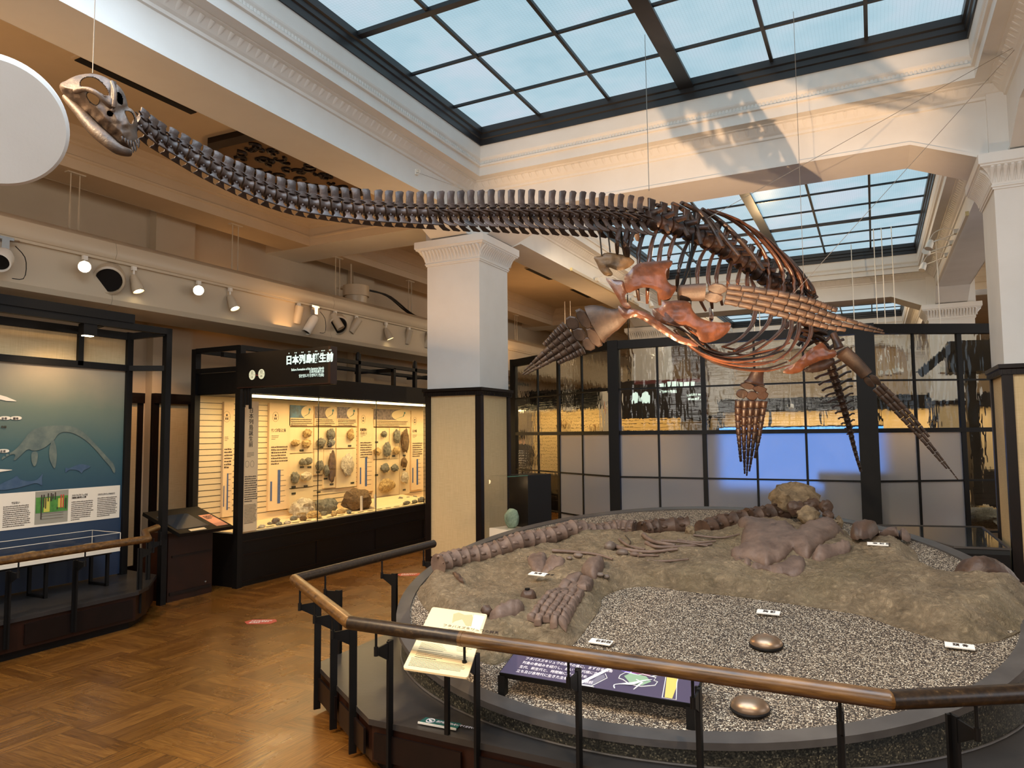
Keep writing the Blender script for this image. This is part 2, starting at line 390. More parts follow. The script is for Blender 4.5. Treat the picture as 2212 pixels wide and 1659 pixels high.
def plate(mb, P, f, step, holes=(), both=True):
    """grid the outline P (with holes); f(x, y, dist, side) -> 3-D point for the two faces, joined round the edge"""
    x0, y0 = min(p[0] for p in P)-step, min(p[1] for p in P)-step; nx, ny = int((max(p[0] for p in P)-x0)/step)+2, int((max(p[1] for p in P)-y0)/step)+2
    cells = []
    for i in range(nx):
        for j in range(ny):
            cx, cy = x0+(i+.5)*step, y0+(j+.5)*step
            if inpoly(cx, cy, P) and not any(inpoly(cx, cy, h) for h in holes): cells.append((i, j))
    S = set(cells); cnt = {}
    for i, j in cells:
        for a, b in ((i, j), (i+1, j), (i+1, j+1), (i, j+1)): cnt[(a, b)] = cnt.get((a, b), 0)+1
    idx = {}; top = []; bot = []
    for (a, b), c in cnt.items():
        x, y = x0+a*step, y0+b*step
        if c < 4:
            q = min([near(x, y, P)]+[near(x, y, h) for h in holes])
            if q[0] < step*1.3: x, y = q[1], q[2]
            dd = 0
        else: dd = near(x, y, P)[0]
        idx[(a, b)] = len(top); top.append(f(x, y, dd, 1)); bot.append(f(x, y, dd, -1))
    n = len(top); fs = []
    for i, j in cells:
        q = [idx[(i, j)], idx[(i+1, j)], idx[(i+1, j+1)], idx[(i, j+1)]]; fs.append(q)
        if both:
            fs.append([k+n for k in q[::-1]])
            for (di, dj), (a, b) in (((0, -1), (0, 1)), ((1, 0), (1, 2)), ((0, 1), (2, 3)), ((-1, 0), (3, 0))):
                if (i+di, j+dj) not in S: fs.append([q[b], q[a], q[a]+n, q[b]+n])
    mb.add(top+(bot if both else []), fs)
def lerp(a, b, t): return a+(b-a)*t
def path(P, n):
    """resample a catmull-rom through tuples P at n+1 even steps"""
    out = []; m = len(P)-1
    for k in range(n+1):
        u = k/n*m; i = min(int(u), m-1); t = u-i; p0, p1, p2, p3 = P[max(i-1, 0)], P[i], P[i+1], P[min(i+2, m)]
        out.append(tuple(.5*(2*b+(c-a)*t+(2*a-5*b+4*c-d)*t*t+(3*b-a-3*c+d)*t*t*t) for a, b, c, d in zip(p0, p1, p2, p3)))
    return out
# ================================================================ room shell
mb = MB(); mb.box(-9, -3, -.1, 8, 32, 0); mb.build('floor', 'parquet', kind='structure')
BX = (-4.3, 1.15)                       # inner faces of the long beams
YP = 8.4
CELL = [(-.35+YP*k, 7.4+YP*k) for k in range(3)]
CR = [(0, 4.53), (.02, 4.535), (.025, 4.56), (.05, 4.575), (.075, 4.60), (.11, 4.635), (.14, 4.64), (.14, 4.65), (.25, 4.65)]
WELL = [(.25, 4.65), (.25, 4.75), (.275, 4.755), (.28, 4.775), (.262, 4.79), (.262, 4.81), (.28, 4.835), (.285, 4.85), (.285, 5.0)]
SKYF = [(.262, 4.995), (.30, 4.995), (.30, 5.06), (.315, 5.07), (.315, 5.12), (.335, 5.13), (.335, 5.2)]
def hbeam(mb, ax, lo, hi, a0, a1, z0=4.24, zt=5.3, zc=4.02, run=.62):
    """beam along axis ax between a0..a1 (column faces), haunched at both ends"""
    pr = [(a0, zc), (a0+.1, zc), (a0+run, z0), (a1-run, z0), (a1-.1, zc), (a1, zc)]
    P = lambda a, t, z: (t, a, z) if ax == 'y' else (a, t, z)
    n = len(pr)
    for i in range(n-1):
        (p, z), (q, y) = pr[i], pr[i+1]
        mb.quad(P(p, lo, z), P(q, lo, y), P(q, hi, y), P(p, hi, z))
        for t in (lo, hi): mb.quad(P(p, t, z), P(q, t, y), P(q, t, zt), P(p, t, zt))
        for t, sg in ((lo, -1), (hi, 1)):      # fillet along the arris
            e = t+sg*.012
            mb.quad(P(p, e, z+.0), P(q, e, y+.0), P(q, e, y+.03), P(p, e, z+.03)); mb.quad(P(p, t, z), P(q, t, y), P(q, e, y), P(p, e, z)); mb.quad(P(p, t, z+.03), P(q, t, y+.03), P(q, e, y+.03), P(p, e, z+.03))
ceil = thing('ceiling', 'cream plaster ceiling with long haunched beams over the columns', 'ceiling', kind='structure')
del ceil['category']; del ceil['label']
mb = MB()
for k in (-1, 0, 1, 2):
    y0, y1 = 8.1-YP+YP*k-.0, 7.36+YP*k
    for lo, hi in ((-4.8, -4.3), (1.15, 1.65)): hbeam(mb, 'y', lo, hi, y0, y1)
for k in range(4):
    y = 7.4+YP*(k-1); hbeam(mb, 'x', y, y+.65, -4.18, 1.02)
    for a0, a1 in ((-9, -4.93), (1.77, 8)):
        mb.box(a0, y, 4.24, a1, y+.65, 5.2)
    for a0, a1 in ((-4.95, -4.15), (1.0, 1.8)): mb.box(a0, y-.04, 4.0, a1, y+.7, 5.3)
mb.build('beam', 'plaster', ceil)
mb = MB()                                # crown mouldings of the skylight bays and the wells above
bead = MB()
for y0, y1 in CELL:
    mb.ring(BX[0], BX[1], y0, y1, CR+WELL[1:])
    for t in range(int((y1-y0)/.09)):      # carved leaves on the crown, beads in the well
        yy = y0+.12+t*.09
        if yy < y1-.1:
            for sx, xx in ((1, BX[0]), (-1, BX[1])):
                bead.tube([(xx+sx*.03, yy, 4.572), (xx+sx*.075, yy, 4.603), (xx+sx*.112, yy, 4.637)], [.012, .018, .022], 5, .5)
    for t in range(int((BX[1]-BX[0])/.09)):
        xx = BX[0]+.12+t*.09
        if xx < BX[1]-.1:
            for sy, yy in ((1, y0), (-1, y1)):
                bead.tube([(xx, yy+sy*.03, 4.572), (xx, yy+sy*.075, 4.603), (xx, yy+sy*.112, 4.637)], [.012, .018, .022], 5, .5)
    for t in range(int((y1-y0)/.035)):
        yy = y0+.3+t*.035
        if yy < y1-.3:
            for sx, xx in ((1, BX[0]), (-1, BX[1])): bead.box(xx+sx*.262-.009, yy, 4.785, xx+sx*.262+.009, yy+.022, 4.815)
    for t in range(int((BX[1]-BX[0])/.035)):
        xx = BX[0]+.3+t*.035
        if xx < BX[1]-.3:
            for sy, yy in ((1, y0), (-1, y1)): bead.box(xx, yy+sy*.262-.009, 4.785, xx+.022, yy+sy*.262+.009, 4.815)
mb.build('crown_moulding', 'plaster', ceil); bead.build('carved_beading', 'plaster', ceil, smooth=50)
# skylights
for k, (y0, y1) in enumerate(CELL):
    g = MB(); gx0, gx1, gy0, gy1 = BX[0]+.3, BX[1]-.3, y0+.3, y1-.3; g.box(gx0, gy0, 5.2, gx1, gy1, 5.22)
    win = g.build('window_%d' % (k+1), 'skyglass', kind='structure')
    f = MB(); f.ring(BX[0], BX[1], y0, y1, SKYF); f.build('window_frame', 'blacksky', win)
    b = MB(); xc = (gx0+gx1)/2; W = gx1-gx0; L = gy1-gy0; yc = (gy0+gy1)/2
    b.box(xc-.05, gy0, 5.12, xc+.05, gy1, 5.2); b.box(xc-.075, gy0, 5.11, xc+.075, gy1, 5.125)
    for dx in (.83, 1.65):
        for s in (-1, 1): b.box(xc+s*dx-.016, gy0, 5.17, xc+s*dx+.016, gy1, 5.2)
    for dy, wd in ((.44, .014), (1.32, .035), (2.13, .014), (2.93, .014)):
        for s in (-1, 1): b.box(gx0, yc+s*dy-wd, 5.16 if wd > .02 else 5.175, gx1, yc+s*dy+wd, 5.2)
    b.build('glazing_bar', 'blacksky', win)
# side aisle ceilings
mb = MB()
for k in (-1, 0, 1, 2):
    y0, y1 = 8.05-YP+YP*k, 7.4+YP*k
    for s, xa, xb, xc_, xd_ in ((1, -4.8, -6.92, -7.4, -9), (-1, 1.65, 3.77, 4.25, 8)):
        x0, x1 = min(xa, xb), max(xa, xb)
        mb.box(x0, y0, 4.62, x1, y1, 4.7)
        mb.ring(x0, x1, y0, y1, [(.008, 4.238), (.008, 4.34), (.024, 4.35), (.024, 4.37), (.008, 4.38), (.008, 4.48), (.03, 4.49), (.04, 4.51), (.07, 4.53), (.10, 4.57), (.14, 4.60), (.16, 4.62)])
        x0, x1 = min(xb, xc_), max(xb, xc_); mb.box(x0, y0, 4.24, x1, y1, 4.9)
        x0, x1 = min(xc_, xd_), max(xc_, xd_); mb.box(x0, y0, 4.7, x1, y1, 4.8)
        mb.ring(x0, x1, y0, y1, [(.008, 4.238), (.008, 4.5), (.05, 4.56), (.1, 4.62), (.14, 4.7)])
mb.build('aisle_soffit', 'plaster2', ceil)
mb = MB()
for k in (-1, 0, 1):
    y0, y1 = 8.05+YP*(k-1), 7.4+YP*k
    yy = y0+.2
    while yy < y1-.2: mb.box(-6.92, yy, 4.5, -6.88, yy+.05, 4.545); yy += .09
    xx = -6.8
    while xx < -4.95: mb.box(xx, y0, 4.5, xx+.05, y0+.04, 4.545); mb.box(xx, y1-.04, 4.5, xx+.05, y1, 4.545); xx += .09
mb.build('dentil', 'plaster2', ceil)
mb = MB(); mb.box(-9.0, -3, 5.3, 8, 32, 5.4); mb.build('roof_slab', 'plaster2', ceil)
# walls
mb = MB(); mb.box(-7.95, -3, 0, -7.75, 32, 5.3)
for yy in (5.55, 9.2, 13.6, 17.9): mb.box(-7.75, yy, 0, -7.63, yy+.55, 5.0)
mb.build('wall_left', 'plaster2', kind='structure')
mb = MB(); mb.box(7.2, -3, 0, 7.4, 32, 5.3); mb.build('wall_right', 'plaster2', kind='structure')
mb = MB(); mb.box(-9, 31.8, 0, 8, 32, 5.3); mb.build('wall_back', 'plaster2', kind='structure')
mb = MB(); mb.box(-9, -3.2, 0, 8, -3, 5.3); mb.build('wall_front', 'plaster2', kind='structure')
for k_, (c0, c1) in enumerate((((7.17, -1, 1.6), (7.2, 6, 4.2)), ((7.17, 9, 1.6), (7.2, 16, 4.2)), ((-4.5, -3.0, 1.7), (1.5, -2.97, 4.1)))):  # made-up windows in the unseen walls, glowing as fill for the room
    m = MB(); m.box(*c0, *c1); wn = m.build('window_%d' % (k_+4), emit('fill pane %d' % k_, (225, 236, 250), 1.0), kind='structure'); m = MB(); c0, c1 = V(c0), V(c1)
    for q in range(6):
        f_ = q/5; p0 = V((lerp(c0.x, c1.x, f_) if k_ == 2 else c0.x-.02, c0.y if k_ == 2 else lerp(c0.y, c1.y, f_), c0.z)); m.bar(p0, p0+V((0, 0, c1.z-c0.z)), .06, .06)
    m.build('glazing_bar', 'black', wn)
wl = thing('baseboard_left', None, None, (-7.7, 5, 0), kind='structure')
mb = MB(); p = MB()
for a, b in ((2.2, 5.5), (5.55, 6.1), (6.15, 9.15), (9.2, 9.75), (9.8, 13.5)):
    x = -7.61 if b-a < .6 else -7.73
    mb.box(x-.03, a, 2.0, x+.05, b, 2.12); mb.box(x-.03, a, 0, x+.03, b, .12)
    mb.box(x-.03, a, .1, x+.025, a+.07, 2.0); mb.box(x-.03, b-.07, .1, x+.025, b, 2.0)
    p.box(x-.025, a+.07, .12, x+.01, b-.07, 2.0)
mb.build('dado_frame', 'darkwood', wl); p.build('dado_panel', 'linen', wl)

# ---------------------------------------------------------------- columns
def column(x0, y0, label, leaves=True):
    x1, y1 = x0+.75, y0+.74
    t = thing('column', label, 'column', ((x0+x1)/2, (y0+y1)/2, 0), 'square cream columns under the ceiling beams')
    m = MB(); m.box(x0, y0, 2.1, x1, y1, 3.8); m.build('shaft', 'plaster', t)
    m = MB(); pf = [(0, 3.70), (.012, 3.70), (.012, 3.715), (.022, 3.722), (.022, 3.735), (.014, 3.742), (.018, 3.755), (.028, 3.80), (.05, 3.845), (.08, 3.88), (.105, 3.895), (.105, 3.905), (.118, 3.915), (.118, 4.0), (0, 4.0)]
    m.ring(x0, x1, y0, y1, pf, -1)
    m.build('capital', 'plaster', t)
    if leaves:
        m = MB(); n = 17
        for side in range(4):
            for i in range(n):
                u = (i+.5)/n; L = .83
                if side in (0, 2): bx, by, sx, sy = x0-.04+u*L, (y0 if side == 0 else y1), 0, (-1 if side == 0 else 1)
                else: bx, by, sx, sy = (x1 if side == 1 else x0), y0-.04+u*L, (1 if side == 1 else -1), 0
                m.tube([(bx+sx*o, by+sy*o, z) for o, z in ((.018, 3.76), (.03, 3.80), (.055, 3.845), (.085, 3.875), (.1, 3.885))], [.008, .012, .016, .02, .013], 6, .8, (sx, sy, 0))
                m.tube([(bx+sx*o+(.024 if sx == 0 else 0), by+sy*o+(.024 if sx else 0), z) for o, z in ((.02, 3.76), (.032, 3.80), (.057, 3.845), (.09, 3.88))], .004, 4)
        m.build('carved_leaves', 'plaster', t, smooth=60)
    m = MB(); m.ring(x0, x1, y0, y1, [(0, 2.16), (.05, 2.16), (.05, 2.125), (.035, 2.115), (.035, 2.07), (0, 2.07)], -1)
    m.build('dado_rail', 'darkwood', t)
    m = MB()
    for i in range(24):
        a = x0-.02+i*.033; m.box(a, y0-.042, 2.075, a+.014, y0-.034, 2.11); a = y0-.02+i*.033; m.box(x1+.034, a, 2.075, x1+.042, a+.014, 2.11); m.box(x0-.042, a, 2.075, x0-.034, a+.014, 2.11)
    m.build('dentil', 'darkwood', t)
    for cx_, cy_ in ((x0, y0), (x1, y0), (x1, y1), (x0, y1)):
        m = MB(); sx = 1 if cx_ == x0 else -1; sy = 1 if cy_ == y0 else -1
        m.box(min(cx_-sx*.02, cx_+sx*.055), min(cy_-sy*.02, cy_+sy*.055), 0, max(cx_-sx*.02, cx_+sx*.055), max(cy_-sy*.02, cy_+sy*.055), 2.08); m.build('corner_post', 'darkwood', t)
    m = MB(); m.box(x0, y0, .1, x1, y1, 2.1); m.build('linen_panel', 'linen', t)
    m = MB(); m.box(x0-.012, y0-.012, 0, x1+.012, y1+.012, .12); m.build('base', 'darkwood', t)
    return t
column(-4.93, 7.36, 'square cream column with carved capital and linen dado, standing behind the left of the round display')
column(1.02, 7.36, 'square cream column with carved capital at the right edge of the photo')
column(-4.93, 7.36+YP, 'distant square column whose capital shows just above the glazed screen, left of centre', True)
column(1.02, 7.36+YP, 'distant square column whose capital shows above the right end of the glazed screen', True)
for x in (-4.93, 1.02):
    column(x, 7.36+2*YP, 'farthest square column, seen only through the wavy glass, %s' % ('left' if x < 0 else 'right'), False)

# slots and carved grille in the flat aisle soffit
for i, (a, b) in enumerate(((3.26, 4.38), (11.46, 12.54), (13.6, 14.65))):
    t = thing('air_slot', ('long linear air slot in the beam beside the skull', 'nearer linear air slot in the soffit right of the column', 'farther linear air slot in the soffit right of the column')[i], 'air vent', (-5.52, (a+b)/2, 4.61), 'linear air slots in the soffit')
    m = MB(); m.box(-5.56, a, 4.60, -5.46, b, 4.6205); m.build('frame', 'plaster2', t); m = MB(); m.box(-5.55, a+.02, 4.592, -5.47, b-.02, 4.6005); m.build('opening', 'dark', t)
t = thing('ceiling_grille', 'dark carved hexagonal ceiling grille with scroll pattern above the neck bones', 'grille', (-5.9, 5.8, 4.57))
GO = [(-5.3, 4.87), (-5.9, 4.84), (-6.6, 5.4), (-6.6, 6.3), (-6.0, 6.9), (-5.3, 6.8)]
gc = V((-5.95, 5.85, 0))
def shr(P, k): return [(gc.x+(a-gc.x)*k, gc.y+(b-gc.y)*k) for a, b in P]
m = MB(); o, i_ = GO, shr(GO, .86)
for k in range(6):
    a, b, c, d = o[k], o[(k+1) % 6], i_[(k+1) % 6], i_[k]; m.hexa([(*a, 4.56), (*b, 4.56), (*c, 4.56), (*d, 4.56)], [(*a, 4.62), (*b, 4.62), (*c, 4.62), (*d, 4.62)])
m.build('frame', 'darkwood', t)
m = MB(); m.hexa([(*p_, 4.6) for p_ in shr(GO, .9)], [(*p_, 4.61) for p_ in shr(GO, .9)]); m.build('backing', mat('grille backing', (110, 88, 64), .8), t)
m = MB(); rn = random.Random(3)
for k in range(130):
    x, y = -6.6+1.35*rn.random(), 4.84+2.06*rn.random()
    if inpoly(x, y, shr(GO, .74)):
        r = .05+.05*rn.random(); a0 = rn.random()*6.3
        m.tube([(x+math.cos(a0+q*.55)*r*(1-q*.085), y+math.sin(a0+q*.55)*r*(1-q*.085), 4.588) for q in range(11)], [.02-.0014*q for q in range(11)], 5)
m.build('scrollwork', 'darkwood', t)
# ================================================================ left aisle: duct, track lights
t = thing('air_duct', 'long cream air duct with rounded edges hanging above the wall cases', 'air duct', (-7.0, 6, 2.9))
XD = -6.6
pf = [(-7.3, 2.9), (XD-.08, 2.88), (XD-.02, 2.9), (XD, 2.95), (XD-.012, 3.0), (XD-.012, 3.32), (XD+.03, 3.345), (XD+.05, 3.40), (XD+.03, 3.5), (XD-.05, 3.56), (XD-.2, 3.58), (-7.3, 3.58)]
m = MB(); n = len(pf); ys = [-2.5, 1.2, 4.35, 7.5, 10.7, 13.8, 18, 22]
for a, b in zip(ys, ys[1:]):
    m.hexa([(x, a, z) for x, z in pf], [(x, b-.004, z) for x, z in pf])
m.build('body', 'duct', t, 35)
m = MB(); m.box(XD-.03, -2.4, 3.315, XD+.02, 22, 3.345); m.build('light_track', 'duct', t)
for y, r in ((4.3, .14), (7.62, .14), (11, .14)):
    m = MB(); ax = V((.75, -.45, -.42)); m.lathe([(r*1.05, -.12), (r*1.08, -.02), (r*1.0, .05), (r*.86, .06), (r*.86, .0), (r*.8, -.02)], (XD, y, 3.14), ax, 28); nz = m.build('nozzle', 'duct', t, 40)
    m = MB(); m.lathe([(.001, .04), (r*.8, .04), (.8*r, .02)], (XD, y, 3.14), ax, 28); m.build('nozzle_opening', 'dark', nz)
def rodpair(y, x=-7.02, top=4.24, bot=3.56, label=None):
    t = thing('duct_hanger', label, 'hanger', (x, y, top), 'paired rods that hang the air duct')
    m = MB(); m.box(x-.03, y-.09, top-.012, x+.03, y+.09, top); m.build('plate', 'duct', t)
    for d in (-.045, .045):
        m = MB(); m.tube([(x, y+d, top), (x, y+d, bot)], .006, 6); m.tube([(x, y+d, bot+.12), (x, y+d, bot+.36)], .010, 6); m.build('rod', 'duct', t)
for y, l in ((4.2, 'pair of hanger rods of the duct nearest the skeleton head'), (6.2, 'pair of duct hanger rods below the middle of the neck'), (8.1, 'pair of duct hanger rods beside the round sensor housing'), (9.95, 'pair of duct hanger rods just left of the big column'), (14, 'pair of duct hanger rods seen right of the big column')): rodpair(y, label=l)
lamp('SPOT', 'duct and fill spot', (-6.9, 5.1, 2.82), (-7.72, 5.7, 1.2), 40, WARM2, .04, 70, .8)  # fill added for the beige wall, no fitting of its own
lamp('SPOT', 'duct and fill spot', (-5.3, 3.6, 3.6), (-6.45, 3.7, 1.4), 28, WARM, .04, 60, .8)  # fill added for the mural, hung clear of the duct with no fitting
def spot_fit(px, py, y, aim, label, kind='cone', lit=1, ln=.15, r=.045, group='white track spotlights on the air duct'):
    """track spotlight hanging from the duct rail at world y"""
    x = XD+.02; top = V((x, y, 3.31))
    t = thing('track_spotlight', label, 'spotlight', top, group)
    m = MB(); m.box(x-.015, y-.022, 3.275, x+.015, y+.022, 3.315); m.tube([top, top-V((0, 0, .09))], .011, 8); m.build('adapter', 'white', t)
    c = top-V((0, 0, .10)); d = V(aim).normalized(); e = c+d*ln
    m = MB()
    if kind == 'cone': m.lathe([(.022, -.02), (r*.7, .01), (r, ln*.7), (r*1.05, ln), (r*.94, ln), (r*.9, ln*.75)], c, d, 20)
    else: m.lathe([(.001, -.03), (r, -.03), (r*1.02, ln), (r*.9, ln), (r*.88, ln*.8)], c-d*.04, d, 20)
    m.build('lamp_head', 'duct', t, 40)
    m = MB(); m.lathe([(.001, ln*.78), (r*.88, ln*.8), (r*.9, ln*.79)], c-(d*.04 if kind != 'cone' else V((0, 0, 0))), d, 20)
    m.build('lens', ('dark', 'amber', 'amberhot')[lit], t)
    return c+d*ln*.8, d
toc = lambda y: (CP-V((XD, y, 3.2)))
SP = [(4.05, toc(4.05), 'glaring lit track spotlight second from left on the duct', 'cone', 2), (4.55, (.35, .15, -1), 'lit conical track spotlight just right of the first duct nozzle', 'cone', 1),
      (5.32, toc(5.32), 'glaring lit track spotlight at the middle of the duct', 'cone', 2), (5.75, (.5, .1, -1), 'lit conical track spotlight above the left end of the hanging sign', 'cone', 1),
      (6.85, (-.25, .0, -1), 'unlit cylindrical track spotlight left of the clamp-mounted projector', 'cyl', 0), (7.55, (.55, .25, -1), 'cylindrical track spotlight left of the second duct nozzle', 'cyl', 1),
      (8.0, (-.4, -.5, -1), 'cylindrical track spotlight in front of the second duct nozzle', 'cyl', 0), (8.7, (.35, .25, -1), 'lit conical track spotlight right of the second duct nozzle', 'cone', 1),
      (9.3, (-.3, .0, -1), 'unlit cylindrical track spotlight second from the big column', 'cyl', 0), (9.85, (-.4, -.1, -1), 'unlit cylindrical track spotlight nearest the big column', 'cyl', 0)]
for y, aim, l, kd, lit in SP:
    c, d = spot_fit(0, 0, y, aim, l, kd, lit, .16 if kd == 'cone' else .2, .055)
    if lit == 2: lamp('SPOT', 'duct and fill spot', c+d*.06, (-1.4, 4.8, .8), 110, WARM2, .04, 70, .7)
    elif lit == 1: lamp('SPOT', 'duct and fill spot', c+d*.05, c+V((1.2, .5, -3)), 45, WARM2, .04, 80, .8)
def clampfit(y, label, d, ln, r):
    c = V((XD+.06, y, 3.2)); t = thing('clamp_projector', label, 'projector', c+V((0, 0, .14)), 'projector spots clamped to the duct rail')
    m = MB(); m.box(c.x-.03, y-.07, 3.29, c.x+.02, y+.07, 3.315); m.box(c.x-.04, y-.03, 3.2, c.x+.03, y+.03, 3.29); m.tube([(c.x, y-.06, 3.27), (c.x, y+.12, 3.3)], .01, 6); m.build('clamp', 'chrome', t, 40)
    d = V(d).normalized(); e = c-V((0, 0, .05))
    m = MB(); m.lathe([(.001, -.03), (r*.8, -.02), (r, .03), (r, ln), (r*.86, ln), (r*.84, ln-.02)], e, d, 24); m.build('lamp_head', 'white', t, 40)
    m = MB(); m.lathe([(.001, ln-.02), (r*.85, ln-.018), (r*.86, ln-.03)], e, d, 24); m.build('lens', 'dark', t)
    m = MB(); m.tube(path([(e.x+.02, y+.08, 3.25), (e.x+.05, y+.15, 3.15), (e.x+.06, y+.14, 2.98), (e.x+.05, y+.05, 2.96)], 10), .004, 5); m.build('cord', 'dark', t)
clampfit(3.33, 'clamp-mounted projector spot with dark lens at the left edge of the photo', (.6, -.5, -.55), .15, .085)
clampfit(7.1, 'clamp-mounted cylindrical projector spot above the hanging sign', (-.15, -.6, -1), .24, .06)
t = thing('sensor_housing', 'round cream sensor housing on the ceiling behind the duct hanger rods', 'sensor', (-7.0, 8.45, 3.62))
m = MB(); m.lathe([(.001, .28), (.2, .28), (.2, .12), (.17, .12), (.17, .03), (.16, 0), (.001, 0)], (-7.0, 8.5, 3.60), n=28); m.build('drum', 'duct', t, 40)
m = MB(); m.box(-7.3, 8.4, 3.86, -6.9, 8.6, 3.88); m.tube([(-7.1, 8.5, 3.88), (-7.1, 8.5, 4.24)], .012, 6); m.build('bracket', 'duct', t)
m = MB()
for o in (0, .1): m.tube(path([(-7, 8.55+o, 3.86), (-6.9, 9.1+o, 3.84), (-6.95, 9.8+o, 3.66), (-7, 10.6, 3.6)], 14), .014, 6)
solo(m, 'black_cable', 'black', 'pair of black cables looping from the round sensor housing onto the duct', 'cable', smooth=60)
t = thing('white_disc_panel', 'big round white disc panel hanging at the left edge of the photo', 'hanging panel', at(-12, 265, 2.7))
c = at(-12, 265, 2.7); nn = (CP-c).normalized(); nn = (nn+V((0, 0, -.25))).normalized()
m = MB(); m.lathe([(.001, 0), (.232, 0), (.245, -.012), (.245, -.05), (.001, -.05)], c, nn, 72); m.build('disc', 'plaster', t, 40)
m = MB(); m.tube([c-nn*.06, V((c.x-nn.x*.06, c.y, 4.24))], .006, 6); m.build('hanging_rod', 'duct', t)

# ================================================================ left platform with mural
PF = [(-5.6, -2.5), (-5.6, 4.0), (-5.72, 4.18), (-6.12, 4.55), (-7.0, 4.62), (-7.0, -2.5)]
t = thing('mural_platform', 'low dark platform with grey top below the sea reptile mural', 'platform', (-6.2, 2, 0))
def prism(mb, P, z0, z1): mb.hexa([(*p, z0) for p in P], [(*p, z1) for p in P])
def off(P, d):
    c = (sum(p[0] for p in P)/len(P), sum(p[1] for p in P)/len(P)); return [(a+(d if a < c[0] else -d), b+(d if b < c[1] else -d)) for a, b in P]
m = MB(); prism(m, off(PF, .05), 0, .08); m.build('toe_kick', 'dark', t)
m = MB(); prism(m, off(PF, .015), .06, .27); m.build('riser', 'redwood', t)
m = MB(); prism(m, PF, .27, .30); m.build('top_slab', 'slate', t)
m = MB()
for y in (3.02, 1.9, .8): m.box(-5.617, y-1.0, .09, -5.6, y-.03, .24)
m.box(-5.617, 3.1, .09, -5.6, 3.95, .24); m.build('side_panel', 'darkwood', t)

def railing(name, label, pts, z, posts, group=None, r=.031, base=0, woods=None, knee=.0, arms=None):
    """handrail on thin rods held by brackets on flat posts; posts: (x, y, outward dx, dy, foot z)"""
    t = thing(name, label, 'railing', (*pts[0], 0), group)
    for i in range(len(pts)-1):
        a, b = V((*pts[i], z)), V((*pts[i+1], z)); m = MB(); m.tube([a, b], r, 16); w_ = m.build('handrail', (woods or ['handwood'])[i % len(woods or [1])], t, 60)
    m = MB()
    for i in range(1, len(pts)-1): m.blob((*pts[i], z), (r*1.0, r*1.0, r*1.0), 0, 1, 0, 2)
    if len(pts) > 2: m.build('elbow', 'handwood', t, 60)
    for x, y, dx, dy, fz in posts:
        d = V((dx, dy, 0)).normalized(); sdir = V((-d.y, d.x, 0)); px = V((x, y, 0))
        m = MB(); m.obox(px+V((0, 0, (fz+z-.10)/2)), sdir, d, (0, 0, 1), .012, .038, z-.10-fz); m.obox(px-sdir*.009-d*.012+V((0, 0, (fz+z-.10)/2)), sdir, d, (0, 0, 1), .02, .012, z-.10-fz); po = m.build('post', 'black', t)
        rp = px+d*.105
        m = MB(); tk = sdir*.004; q = [px+V((0, 0, z-.105)), rp+V((0, 0, z-.11)), rp+V((0, 0, z-.135)), px+V((0, 0, z-.195))]; m.hexa([p-tk for p in q], [p+tk for p in q]); m.build('bracket', 'black', po)
        m = MB(); m.tube([rp+V((0, 0, z-.02)), rp+V((0, 0, z-.12))], .006, 8); m.tube([rp+V((0, 0, z-.10)), rp+V((0, 0, z-.142))], .0105, 10); m.build('rod', 'black', po, 50)
    return t
k = NT('oak handrail'); n_ = k.noise(1.0, k.n('ShaderNodeMapping', {0: k.obj(), 3: (7, 30, 60)}).outputs[0], 5, .65)
k.set(Base_Color=k.ramp(n_, [(.3, (56, 36, 18)), (.55, (104, 72, 36)), (.75, (134, 98, 54))]), Roughness=.3); k.bump(n_, .2, .002); M['handwood'] = k.m
k = NT('worn dark handrail'); n_ = k.noise(1.0, k.n('ShaderNodeMapping', {0: k.obj(), 3: (40, 60, 60)}).outputs[0], 5, .65)
k.set(Base_Color=k.ramp(n_, [(.35, (26, 18, 13)), (.6, (50, 36, 22)), (.75, (90, 68, 42))]), Roughness=.35); k.bump(n_, .2, .002); M['handdark'] = k.m
railing('handrail', 'brown handrail on dark posts along the mural platform at left', [(-5.46, -2.2), (-5.46, 3.97), (-5.86, 4.23), (-6.06, 4.5)], .75,
        [(-5.58, y, 1, 0, .1) for y in (-1.2, -.2, .8, 1.8, 2.97, 3.45)]+[(-5.66, 4.05, .8, .5, .1), (-5.98, 4.36, .8, .5, .1)], 'brown handrails on dark posts')
# mural
XM = -6.45
t = thing('mural_board', 'tall sea mural with a long-necked swimming reptile, fish outlines and a white text band', 'mural board', (XM, 3, .3))
mur = NT('sea mural print'); o = mur.obj(); sx = mur.n('ShaderNodeSeparateXYZ', {0: o}); zz = mur.math('ADD', sx.outputs[2], mur.math('MULTIPLY', mur.math('SUBTRACT', mur.noise(2.5, None, 5), .5), .18)); yy = sx.outputs[1]
f1 = mur.ramp(mur.math('DIVIDE', zz, 1.95), [(0, (36, 48, 72)), (.3, (36, 56, 80)), (.45, (42, 74, 90)), (.62, (66, 96, 98)), (.8, (108, 120, 106)), (1, (168, 152, 128))])
f2 = mur.ramp(mur.math('ADD', mur.math('DIVIDE', yy, 3.2), mur.math('MULTIPLY', zz, .12)), [(.42, (255, 255, 255)), (.62, (190, 196, 206))])
mur.set(Base_Color=f1, Roughness=.5); M['mural'] = mur.m
m = MB(); m.box(XM-.03, -1.5, .31, XM, 4.4, 2.24); m.build('print', 'mural', t)
m = MB(); m.box(XM, -1.5, .84, XM+.004, 4.38, 1.145); m.build('text_band', 'cream2', t); m = MB(); m.box(XM-.03, -1.5, 2.3, XM-.005, 4.4, 2.55); m.build('upper_panel', 'linen', t)
mp_ = lambda px, py, e=0: on(px, py, 'x', XM+.005+e)
